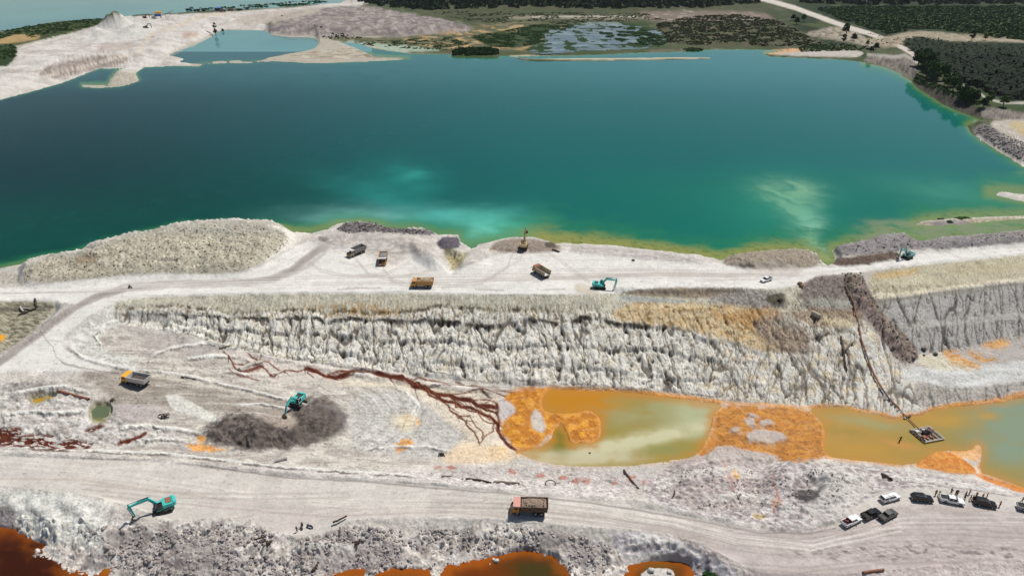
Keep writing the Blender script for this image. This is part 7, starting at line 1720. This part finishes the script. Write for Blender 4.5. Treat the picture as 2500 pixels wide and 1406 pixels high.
# ---------------------------------------------------------------- the far loading yard
far = [(354, 45, .2, 'red brown excavator at the left end of the far yard', RUSTY), (357, 70, .8, 'small brown excavator climbing the white stockpile', BROWNST), (497, 28, 2.9, 'dark excavator left of the blue roofed shed', DARKST), (604, 24, .3, 'dark excavator at the right end of the far yard', BROWNST)]
for px, py, a_, lb, m_ in far:
    excavator(px, py, None, lb, m_, ((.7, 1.9), (2.4, 4.4), (5.8, 4.3), (5.6, 1.2), -2.2), aim=a_, group='machines of the far yard', sc=1.25)
for px, py, a_, lb, c1, c2 in [(461, 27, .3, 'navy dump truck between the grey heaps of the far yard', DBLUE, DARKST), (480, 29, 3.0, 'dark dump truck right of the navy one in the far yard', DARKST, DBLUE), (545, 29, .2, 'red dump truck under the right end of the blue roof', RUSTY, RUSTY), (563, 28, 3.3, 'rust brown dump truck in the middle of the far yard', BROWNST, RUSTY), (586, 27, .1, 'dark brown dump truck near the right end of the far yard', BROWNST, DARKST)]:
    loc = locate(px, py); q_ = (px + 10 * math.cos(a_), py)
    o = dump_truck(px, py, (px - 5 * math.cos(a_), py), (px + 5 * math.cos(a_), py), lb, c1, c2, c2, None, scale=1.2, ribs=4)
    o['group'] = 'machines of the far yard'
v_ = locate(388, 46)
t = root('screening_plant', v_, .2, 'blue and yellow screening plant with a conveyor in the far yard', 'machinery')
t.scale = (1.35,) * 3
Part().box(-4, 3, -2, 2, 2.5, 5).build('housing', BLUE, t); Part().box(-3, 4, -2.4, 2.4, 6.2, 8.2, -.6, -.4).build('hopper', YEL2, t)
for x_ in (-3.6, 2.6):
    for y_ in (-1.7, 1.7): Part().box(x_ - .2, x_ + .2, y_ - .2, y_ + .2, 0, 2.5).build('leg', DARKST, t)
Part().box(-1, 2, -1.5, 1.5, 5, 6.2).build('screen_box', PALEST, t)
cv = Part().hexa([(3, -.6, 2.2), (18, -.6, 8.6), (18, .6, 8.6), (3, .6, 2.2), (3, -.6, 2.7), (18, -.6, 9.1), (18, .6, 9.1), (3, .6, 2.7)]).build('conveyor', BROWNST, t)
for x_ in (8, 14): Part().box(x_, x_ + .3, -.5, .5, 0, 2.2 + (x_ - 3) * .42).build('trestle', DARKST, cv)
Part().box(-8, -5, -1.5, 1.5, 0, 3).build('generator', PALEST, t)
v_ = locate(531, 27)
t = root('open_shed', v_, .1, 'open workshop shed with a bright blue roof in the far yard', 'shed')
for x_ in (-6, 0, 6):
    for y_ in (-4, 4): Part().box(x_ - .2, x_ + .2, y_ - .2, y_ + .2, 0, 5).build('post', DARKST, t)
Part().prism([(-7.5, 5), (0, 6.6), (7.5, 5), (7.5, 5.2), (0, 6.85), (-7.5, 5.2)], -5.5, 5.5).build('roof', BLUE, t)
Part().box(-6, 5, 3.6, 3.9, 0, 4.6).build('back_wall', DBLUE, t)
v_ = locate(468, 22)
t = root('site_cabin', v_, .1, 'white site cabin left of the blue roofed shed', 'cabin')
Part().box(-4, 4, -1.8, 1.8, .2, 3.8).build('wall', PALEST, t); Part().box(-4.3, 4.3, -2.1, 2.1, 3.8, 4.1).build('roof', PALEST, t)
for x_ in (-2.2, 1.6): Part().box(x_ - .7, x_ + .7, -1.84, -1.81, 1.8, 2.9).build('window', GLASS, t)
Part().box(-.5, .4, -1.84, -1.81, .3, 2.6).build('door', GREYST, t)
# ================================================================ VEGETATION
def leafmat(name, rgb, rgb2):
    m, n, l, b = new_mat(name)
    tc = n.new('ShaderNodeTexCoord'); nz = n.new('ShaderNodeTexNoise'); nz.inputs['Scale'].default_value = .6; nz.inputs['Detail'].default_value = 4
    l.new(tc.outputs['Object'], nz.inputs['Vector'])
    gi = n.new('ShaderNodeObjectInfo')
    ad = n.new('ShaderNodeMath'); ad.operation = 'MULTIPLY_ADD'; ad.inputs[1].default_value = .35; l.new(gi.outputs['Random'], ad.inputs[0]); l.new(nz.outputs['Fac'], ad.inputs[2])
    cr = n.new('ShaderNodeMapRange'); cr.inputs[1].default_value = .35; cr.inputs[2].default_value = .95; l.new(ad.outputs[0], cr.inputs[0])
    mx = n.new('ShaderNodeMix'); mx.data_type = 'RGBA'; mx.inputs[6].default_value = (*lin(rgb), 1); mx.inputs[7].default_value = (*lin(rgb2), 1)
    l.new(cr.outputs[0], mx.inputs[0]); l.new(mx.outputs[2], b.inputs['Base Color']); b.inputs['Roughness'].default_value = .8; b.inputs['Specular IOR Level'].default_value = .15
    return m
LEAF = leafmat('broad_leaf', (36, 62, 30), (76, 100, 48)); PALML = leafmat('palm_leaf', (20, 32, 22), (46, 62, 38)); DLEAF = leafmat('dark_leaf', (26, 42, 28), (54, 74, 44)); SCRUBL = leafmat('scrub_leaf', (52, 66, 38), (96, 98, 62)); REED = leafmat('reed_leaf', (32, 60, 26), (62, 92, 40))
BARK = paintmat('bark', (96, 84, 70), .9, dirt=.3, spec=.05)
def crown_mesh(name, R_, Hc, z0, clumps, per, leaf, seed, mat):
    rnd = np.random.default_rng(seed); V, Fc = [], []
    for c_ in range(clumps):
        th_ = rnd.uniform(0, 6.28); rr = R_ * rnd.uniform(.0, .8) ** .6 * .8; zz = z0 + Hc * rnd.uniform(.12, .9)
        prof = math.sin(min(1, max(.12, (zz - z0) / Hc * .8 + .2)) * math.pi) ** .6
        cc = np.array([rr * prof * math.cos(th_), rr * prof * math.sin(th_), zz]); cr_ = R_ * rnd.uniform(.25, .5)
        d = rnd.normal(size=(per, 3)); d /= np.linalg.norm(d, axis=1)[:, None]; rad = cr_ * rnd.uniform(.55, 1.05, per)[:, None]
        p = cc + d * rad * np.array([1, 1, .75])
        u = rnd.normal(size=(per, 3)); u /= np.linalg.norm(u, axis=1)[:, None]; w_ = np.cross(u, d + .4 * rnd.normal(size=(per, 3))); w_ /= np.linalg.norm(w_, axis=1)[:, None]
        s_ = leaf * rnd.uniform(.6, 1.3, per)[:, None]
        for q in range(per):
            o = len(V); V += [tuple(p[q] - u[q] * s_[q]), tuple(p[q] + w_[q] * s_[q] * .6), tuple(p[q] + u[q] * s_[q]), tuple(p[q] - w_[q] * s_[q] * .6)]; Fc.append((o, o + 1, o + 2, o + 3))
    me = bpy.data.meshes.new(name); me.from_pydata(V, [], Fc); me.materials.append(mat)
    return me
def trunk_mesh(h, r, R_, z0, seed):
    rnd = random.Random(seed); p = Part(); top = Vector((rnd.uniform(-.3, .3), rnd.uniform(-.3, .3), z0 + h * .35))
    p.tube([(0, 0, -.6), (.05, 0, z0 * .6), top], [r, r * .7, r * .4], 7)
    for q in range(5):
        th_ = rnd.uniform(0, 6.28); a_ = Vector((0, 0, z0 * rnd.uniform(.5, 1)))
        p.tube([a_, a_ + Vector((math.cos(th_) * R_ * .35, math.sin(th_) * R_ * .35, h * .3)), a_ + Vector((math.cos(th_) * R_ * .7, math.sin(th_) * R_ * .7, h * .45))], [r * .4, r * .28, r * .1], 5)
    me = bpy.data.meshes.new('trunk'); me.from_pydata(p.v, [], p.f); me.materials.append(BARK); return me
kinds = [(crown_mesh('crown', 2.6, 4.2, 1.8, 16, 34, .42, 1, LEAF), trunk_mesh(4, .22, 2.4, 1.8, 1)),
         (crown_mesh('crown', 2.2, 5.0, 1.6, 16, 34, .40, 2, LEAF), trunk_mesh(5, .22, 2.0, 1.8, 2)),
         (crown_mesh('crown', 3.1, 3.6, 1.6, 20, 32, .45, 3, DLEAF), trunk_mesh(3.6, .25, 2.8, 1.6, 3)),
         (crown_mesh('crown', 1.5, 7.0, 1.2, 18, 26, .36, 4, DLEAF), trunk_mesh(7, .2, 1.4, 1.4, 4))]
def tree(px, py, k, s_, label, cat='tree', name='tree', group=None, loc=None, zs=1.0):
    loc = loc or locate(px, py); cm, tm = kinds[k]
    o = bpy.data.objects.new(name, None); scene.collection.objects.link(o); o.location = loc; o.rotation_euler.z = (px * 1.7) % 6.28; o.scale = (s_, s_, s_ * zs)
    tag(o, label, cat, group)
    for nm, me in (('crown', cm), ('trunk', tm)):
        c = bpy.data.objects.new(nm, me); scene.collection.objects.link(c); c.parent = o
    return o
tree(528, 88, 3, 2.3, 'lone dark slender tree on the shore of the small lagoon')
tree(2065, 88, 0, 2.6, 'large tree left of the far road bend, above the white spit'); tree(2085, 100, 2, 1.7, 'round bush tree right of the large one by the far road')
tree(2058, 106, 1, 1.7, 'smaller tree in front of the large one above the spit'); tree(2117, 112, 0, 1.1, 'low bush between the far road and the spit')
tree(2137, 122, 2, 1.5, 'spreading bush at the right end of the white spit'); tree(2126, 128, 2, 1.3, 'drooping bush hanging over the end of the spit')
tree(1945, 60, 2, 1.9, 'dark bush left of the far road'); tree(1962, 54, 0, 1.9, 'tree beside the far road near the top'); tree(1935, 50, 2, 1.6, 'low tree behind the dark bush by the far road')
tree(2372, 100, 1, 2.0, 'single dark tree on the pale far mound'); tree(2405, 100, 0, 1.3, 'small tree right of the single dark one on the mound')
tree(2412, 255, 1, 1.7, 'tall dark tree at the lower end of the right bank'); tree(2448, 262, 0, 1.5, 'round dark bush alone on the bank road at right')
tree(2400, 262, 2, 1.4, 'bush at the foot of the tall dark bank tree'); tree(545, 79, 2, .9, 'low bush right of the lone lagoon tree', 'bush', 'bush')
rng = random.Random(5)
BANK = [(2246, 158), (2262, 172), (2278, 184), (2296, 196), (2314, 208), (2332, 218), (2350, 228), (2368, 238), (2386, 248)]
n_ = 0
for q in range(46):
    t_ = rng.random() ** 1.25 * (len(BANK) - 1); i = int(t_); f_ = t_ - i; i2 = min(i + 1, len(BANK) - 1)
    px = BANK[i][0] * (1 - f_) + BANK[i2][0] * f_ + rng.uniform(-11, 9); py = BANK[i][1] * (1 - f_) + BANK[i2][1] * f_ + rng.uniform(-3, 15)
    s_ = rng.uniform(1.3, 2.1) * (1.45 - .75 * t_ / len(BANK))
    tree(px, py, rng.choice((0, 0, 1, 2)), s_, 'green tree on the steep right bank above the lake', group='trees along the right bank')
# palms
def frond_crown(seed, n=16):
    rnd = random.Random(seed); p = Part()
    for q in range(n):
        th_ = 2.4 * q + rnd.uniform(-.2, .2); L_ = rnd.uniform(2.6, 3.6); up = rnd.uniform(.4, 2.0); d = Vector((math.cos(th_), math.sin(th_), 0)); s_ = Vector((-d.y, d.x, 0))
        pts_ = [Vector((0, 0, 2.2)) + d * (L_ * u) + Vector((0, 0, up * L_ * .55 * u - 1.1 * L_ * .5 * u * u)) for u in (0, .3, .6, .85, 1.0)]
        ww = (.12, .42, .5, .34, .05)
        vs = []
        for pt, w_ in zip(pts_, ww): vs += [pt - s_ * w_ - Vector((0, 0, w_ * .5)), pt, pt + s_ * w_ - Vector((0, 0, w_ * .5))]
        fs = []
        for j in range(4): fs += [(3 * j, 3 * j + 1, 3 * j + 4, 3 * j + 3), (3 * j + 1, 3 * j + 2, 3 * j + 5, 3 * j + 4)]
        p.add(vs, fs)
    return p
pk = []
for s_ in range(3):
    p = frond_crown(s_); me = bpy.data.meshes.new('crown'); me.from_pydata(p.v, [], p.f); me.materials.append(PALML)
    q = Part().cyl((0, 0, -.4), (0, 0, 2.3), .4, .32, 7); mt = bpy.data.meshes.new('trunk'); mt.from_pydata(q.v, [], q.f); mt.materials.append(BARK); pk.append((me, mt))
PALMP = [(2207, 108), (2225, 99), (2262, 100), (2320, 112), (2420, 118), (2500, 116), (2640, 124), (2640, 262), (2500, 244), (2460, 242), (2425, 230), (2385, 212), (2335, 194), (2275, 168), (2250, 146), (2238, 132), (2215, 120)]
zp = 6.0
pw = [unproj(a_, b_, zp) for a_, b_ in PALMP]; xs_ = [float(a_[0]) for a_ in pw]; ys_ = [float(a_[1]) for a_ in pw]
cand = []
gx = np.arange(min(xs_), max(xs_), 7.6); gy = np.arange(min(ys_), max(ys_), 6.8)
for j, y_ in enumerate(gy):
    for x_ in gx:
        cand.append((x_ + (j % 2) * 3.8 + rng.uniform(-1.2, 1.2), y_ + rng.uniform(-1.2, 1.2)))
cand = np.array(cand); hz = sample_h(cand[:, 0], cand[:, 1])
cpx, cpy = proj(cand[:, 0], cand[:, 1], hz)
ok = inside(cpx, cpy, PALMP); cand = cand[ok]; hz = hz[ok]; cpx = cpx[ok]
order = np.argsort(cand[:, 1] + (cpx > 2510) * 5000); cand = cand[order]; hz = hz[order]
print('palms', len(cand))
for k_ in range(min(290, len(cand))):
    me, mt = pk[k_ % 3]
    o = bpy.data.objects.new('oil_palm', None); scene.collection.objects.link(o); o.location = (cand[k_][0], cand[k_][1], hz[k_] - .2); o.rotation_euler.z = rng.uniform(0, 6.28); s_ = rng.uniform(1.15, 1.8); o.scale = (s_, s_, s_ * rng.uniform(.9, 1.5))
    tag(o, 'dark green oil palm in the dense plantation right of the lake', 'palm tree', 'oil palms of the plantation')
    for nm, m_ in (('crown', me), ('trunk', mt)):
        c = bpy.data.objects.new(nm, m_); scene.collection.objects.link(c); c.parent = o
def tiled(name, protos, pts, scales, mat, kind='stuff', zs=None):
    """many copies of small crowns joined into one mesh"""
    V, Fq = [], []; off = 0
    for q, (x_, y_, z_) in enumerate(pts):
        pv, pf = protos[q % len(protos)]; a_ = (q * 2.399) % 6.283; s_ = scales[q]; c_, sn = math.cos(a_), math.sin(a_)
        v = np.stack([(pv[:, 0] * c_ - pv[:, 1] * sn) * s_ + x_, (pv[:, 0] * sn + pv[:, 1] * c_) * s_ + y_, pv[:, 2] * s_ * (1 if zs is None else zs) + z_], -1)
        V.append(v); Fq.append(pf + off); off += len(v)
    if not V: return None
    o = mesh_obj(name, np.concatenate(V), np.concatenate(Fq), mat, None, kind, smooth=False)
    return o
def proto_of(me):
    v = np.empty(len(me.vertices) * 3, f32); me.vertices.foreach_get('co', v)
    return v.reshape(-1, 3), np.array([tuple(p.vertices) for p in me.polygons], np.int32)
prest = [proto_of(m_[0]) for m_ in pk]
rest = [(a_[0], a_[1], z_ - .2) for a_, z_ in zip(cand[290:], hz[290:])][:900]
tiled('palm_grove', prest, rest, [rng.uniform(1.15, 1.7) for _ in rest], PALML)
def bushproto(seed, n=46, leaf=.34, flat=.7):
    rnd = np.random.default_rng(seed); V = []; Fc = []
    for q in range(n):
        d = rnd.normal(size=3); d /= np.linalg.norm(d); d[2] = abs(d[2]); p = d * rnd.uniform(.55, 1.0) * np.array([1, 1, flat]); u = rnd.normal(size=3); u /= np.linalg.norm(u); w_ = np.cross(u, d + .5 * rnd.normal(size=3)); w_ /= np.linalg.norm(w_)
        s_ = leaf * rnd.uniform(.6, 1.3); o = len(V); V += [p - u * s_, p + w_ * s_ * .7, p + u * s_, p - w_ * s_ * .7]; Fc.append((o, o + 1, o + 2, o + 3))
    return np.array(V, f32), np.array(Fc, np.int32)
BP = [bushproto(s_, 26, .46) for s_ in range(5)]
def scatter(poly, n, zhint, seed, dens=None):
    """random ground points whose survey position falls inside the outline, evenly spread over the ground"""
    rnd = np.random.default_rng(seed); w_ = [unproj(a_, b_, zhint) for a_, b_ in poly]; xs = [float(a_[0]) for a_ in w_]; ys = [float(a_[1]) for a_ in w_]
    out = []; tries = 0
    while len(out) < n and tries < 60:
        tries += 1
        x = rnd.uniform(min(xs), max(xs), n * 2); y = rnd.uniform(min(ys), max(ys), n * 2); z = sample_h(x, y); a_, b_ = proj(x, y, z)
        m = inside(a_, b_, poly)
        if dens is not None: m &= rnd.random(len(x)) < dens(x, y)
        out += list(zip(x[m], y[m], z[m]))
    return out[:n]
patch = lambda s, t0, sd: (lambda x, y: sstep(t0 - .15, t0 + .15, fbm(x / s, y / s, 3, sd)))
def brush(name, poly, n, z, smin, smax, mat, seed, label, dens=None, zs=1.0):
    pts_ = scatter(poly, n, z, seed, dens); rnd = random.Random(seed)
    o = tiled(name, BP, pts_, [rnd.uniform(smin, smax) for _ in pts_], mat, zs=zs)
    if o: o['label'] = label; o['category'] = 'vegetation'
    return o
brush('woodland', [(862, -40), (1860, -40), (1850, 8), (1700, 20), (1500, 22), (1300, 20), (1150, 22), (1040, 26), (960, 20), (900, 10), (866, 10)], 4600, 5, 3.5, 7.5, DLEAF, 1, 'dark wood in a long strip along the far edge', zs=1.6)
brush('woodland', [(1900, -60), (3000, -60), (3000, 12), (2500, 10), (2200, 14), (2060, 12), (1960, 8)], 4200, 5, 4, 8, DLEAF, 2, 'dark wood beyond the far road at top right', zs=1.5)
brush('scrub', [(1990, 20), (2150, 18), (2500, 14), (2900, 14), (2900, 100), (2520, 104), (2430, 88), (2330, 78), (2230, 72), (2170, 84), (2120, 70), (2050, 48)], 6000, 6, 2.4, 5.6, LEAF, 3, 'green bushes behind the pale mound at top right', patch(50, -.3, 9))
brush('scrub', [(1600, 60), (1680, 42), (1800, 36), (1900, 52), (1960, 82), (2010, 110), (1900, 114), (1740, 110), (1640, 110), (1620, 90)], 3600, 3, .9, 2.3, SCRUBL, 4, 'brown green scrub on the flat mound behind the lake', patch(24, -.15, 10))
brush('scrub', [(1950, 116), (2020, 106), (2100, 112), (2135, 122), (2100, 124), (2020, 126), (1955, 128)], 330, 3, .9, 1.9, LEAF, 5, 'low green bushes behind the white spit')
brush('reeds', [(1104, 125), (1140, 119), (1190, 118), (1216, 124), (1216, 134), (1160, 137), (1108, 136)], 520, 1.2, 1.4, 2.3, REED, 6, 'long clump of dense reeds on the far shore', zs=1.4)
brush('reeds', [(1666, 121), (1690, 118), (1716, 121), (1710, 127), (1676, 127)], 90, .8, 1.2, 1.8, REED, 7, 'small clump of reeds in the shallows')
brush('reeds', [(1150, 90), (1230, 76), (1300, 62), (1380, 58), (1420, 66), (1330, 80), (1330, 106), (1250, 118), (1190, 114)], 2000, 1.2, .8, 2.0, REED, 8, 'green reed bed left of the marsh water', patch(24, -.05, 12), zs=.7)
brush('reeds', [(1440, 74), (1500, 64), (1570, 72), (1640, 98), (1610, 116), (1540, 108), (1470, 92)], 2000, 1.2, .8, 2.0, REED, 9, 'green reed bed in the right half of the marsh', patch(22, -.1, 13), zs=.7)
brush('reeds', [(860, 104), (980, 96), (1100, 92), (1150, 110), (1110, 124), (1000, 120), (900, 112)], 700, 1.2, .8, 1.6, REED, 10, 'reeds on the sandy flat left of the marsh', patch(20, .05, 14), zs=.7)
brush('scrub', [(0, 78), (80, 62), (250, 44), (240, 62), (190, 76), (100, 96), (40, 84), (0, 96), (-200, 110), (-200, 90)], 900, 2, 1.5, 3, REED, 11, 'dark green strip between the far lake and the white heaps', zs=.6)
brush('scrub', [(-200, 120), (0, 108), (40, 114), (42, 130), (28, 152), (0, 164), (-200, 180)], 420, 2, 1.2, 2.8, LEAF, 12, 'green bushes at the left edge below the sandy patch')
brush('scrub', [(440, 30), (520, 24), (620, 20), (740, 14), (800, 6), (790, 0), (640, 12), (500, 22)], 420, 2, 1.4, 3.4, LEAF, 13, 'thin line of bushes behind the far yard', patch(40, -.1, 16))
brush('scrub', [(640, 26), (840, 84), (900, 96), (800, 96), (780, 88), (830, 80)], 60, 3, 1, 2, SCRUBL, 14, 'sparse bushes right of the lagoon')
brush('scrub', [(1040, 28), (1300, 30), (1600, 34), (1640, 50), (1400, 58), (1250, 58), (1150, 56)], 900, 2, 1.0, 2.4, SCRUBL, 15, 'low scrub between the wood and the marsh', patch(40, .0, 17), zs=.7)
brush('scrub', [(2120, 118), (2160, 110), (2240, 110), (2260, 100), (2240, 88), (2180, 96), (2130, 84), (2110, 80)], 60, 6, .7, 1.5, SCRUBL, 16, 'dry tufts around the far road junction')
brush('scrub', [(2230, 200), (2290, 222), (2350, 250), (2395, 268), (2400, 258), (2340, 232), (2270, 196), (2240, 180)], 260, 3, .8, 1.7, LEAF, 17, 'undergrowth on the steep right bank')
for q, (pl, n_, lb) in enumerate([([(2282, 531), (2300, 529), (2312, 533), (2296, 537), (2284, 536)], 60, 'left dark green weed patch in the lake near the right spit'), ([(2330, 533), (2350, 530), (2372, 533), (2352, 538), (2334, 537)], 60, 'middle weed patch beside the right spit'), ([(2308, 541), (2318, 540), (2326, 543), (2314, 545)], 26, 'small weed patch just above the right spit'), ([(160, 20), (190, 16), (212, 22), (196, 27), (168, 25)], 70, 'dark weed island in the far lake'), ([(355, 12), (380, -4), (410, 0), (405, 8), (372, 16)], 110, 'weed islands at the top of the far lake'), ([(575, 2), (600, 0), (648, 2), (640, 6), (590, 8)], 110, 'line of weed at the top edge of the far lake'), ([(1712, 1400), (1745, 1396), (1752, 1420), (1716, 1424)], 60, 'tuft of grass at the bottom edge beside the rust pond')]):
    o = brush('weeds', pl, n_, .1 if q < 6 else -2, .5 if q not in (3, 4, 5) else 1.5, 1.1 if q not in (3, 4, 5) else 3, REED, 30 + q, lb, zs=.5)

# clods and stones loose on the slopes: joined, nobody could count them
def stones(name, poly, n, z, smin, smax, mat, seed, label, dens=None):
    pr = []
    for s_ in range(4):
        p = Part().rock((0, 0, .2), 1, .8, .65, s_ + 3); vv = np.array(p.v, f32); ff = [f for f in p.f]
        tri = []
        for f in ff: tri += [(f[0], f[1], f[2], f[2])] if len(f) == 3 else [f]
        ff3 = []
        for f in ff:
            ff3.append((f[0], f[1], f[2]))
            if len(f) == 4: ff3.append((f[0], f[2], f[3]))
        pr.append((vv, np.array(ff3, np.int32)))
    pts_ = scatter(poly, n, z, seed, dens); rnd = random.Random(seed)
    o = tiled(name, pr, pts_, [smin + (smax - smin) * rnd.random() ** 2.5 for _ in pts_], mat)
    o['label'] = label; o['category'] = 'stones'
    return o
RUB2 = [(200, 1300), (300, 1275), (420, 1295), (560, 1275), (640, 1290), (720, 1322), (820, 1300), (870, 1285), (940, 1290), (1090, 1292), (1200, 1280), (1290, 1290), (1420, 1310), (1500, 1335), (1480, 1400), (1400, 1406), (1290, 1350), (1080, 1392), (900, 1398), (600, 1406), (300, 1400)]
DSTONE = paintmat('grey_stone', (146, 138, 136), .95, dirt=.6, spec=.05, scale=.7); LSTONE = paintmat('pale_stone', (182, 174, 168), .95, dirt=.3, spec=.05, scale=.7); TSTONE = paintmat('tan_stone', (176, 168, 146), .95, dirt=.5, spec=.05, scale=.7)
stones('loose_stones', RUB2, 1700, -2, .1, .6, DSTONE, 51, 'grey loose stones on the rubble slope below the lower road', patch(7, -.05, 52))
stones('loose_stones', RUB2, 1100, -2, .1, .45, LSTONE, 53, 'pale loose stones on the rubble slope below the lower road', patch(6, .0, 54))
stones('loose_stones', MOUND, 2600, 6, .12, .55, TSTONE, 55, 'tan stones on the olive mound by the lake')
stones('loose_stones', DARKLUMPS[3], 900, 5, .15, .7, DSTONE, 56, 'grey stones on the heaps beside the pale teal excavator')
stones('loose_stones', DARKLUMPS[4], 300, 0, .12, .6, ROCKM, 57, 'dark clods down the strip beside the pipeline')
stones('loose_stones', [(1640, 1150), (1750, 1120), (1900, 1140), (2100, 1150), (2100, 1190), (2000, 1240), (1850, 1260), (1700, 1240)], 700, -2, .08, .4, DSTONE, 58, 'small grey stones on the hummocks left of the parked pickups', patch(6, .0, 59))
stones('loose_stones', [(2376, 318), (2405, 305), (2440, 322), (2500, 350), (2600, 380), (2600, 440), (2500, 396), (2440, 362)], 900, 2, .3, 1.2, DSTONE, 60, 'grey riprap stones on the lake shore at the right edge')
stones('loose_stones', DARKLUMPS[0], 400, 3, .15, .7, ROCKM, 61, 'black clods along the shore above the first truck')

# ---------------------------------------------------------------- haze
HZ = 0.00002
m = bpy.data.materials.new('haze'); m.use_nodes = True; n = m.node_tree.nodes; l = m.node_tree.links
n.remove(n['Principled BSDF']); vol = n.new('ShaderNodeVolumePrincipled'); vol.inputs['Color'].default_value = (.86, .92, 1, 1); vol.inputs['Density'].default_value = HZ; vol.inputs['Anisotropy'].default_value = .2
l.new(vol.outputs[0], n['Material Output'].inputs['Volume'])
zl = float(H.min()) - 1; xm = float(np.abs(X).max()) + 50
hz_ = Part().box(-xm, xm, -60, float(Y.max()) + 60, zl, CAM_Z + 1.5).build('haze', m); hz_['kind'] = 'stuff'; hz_['label'] = 'thin pale haze over the whole quarry'
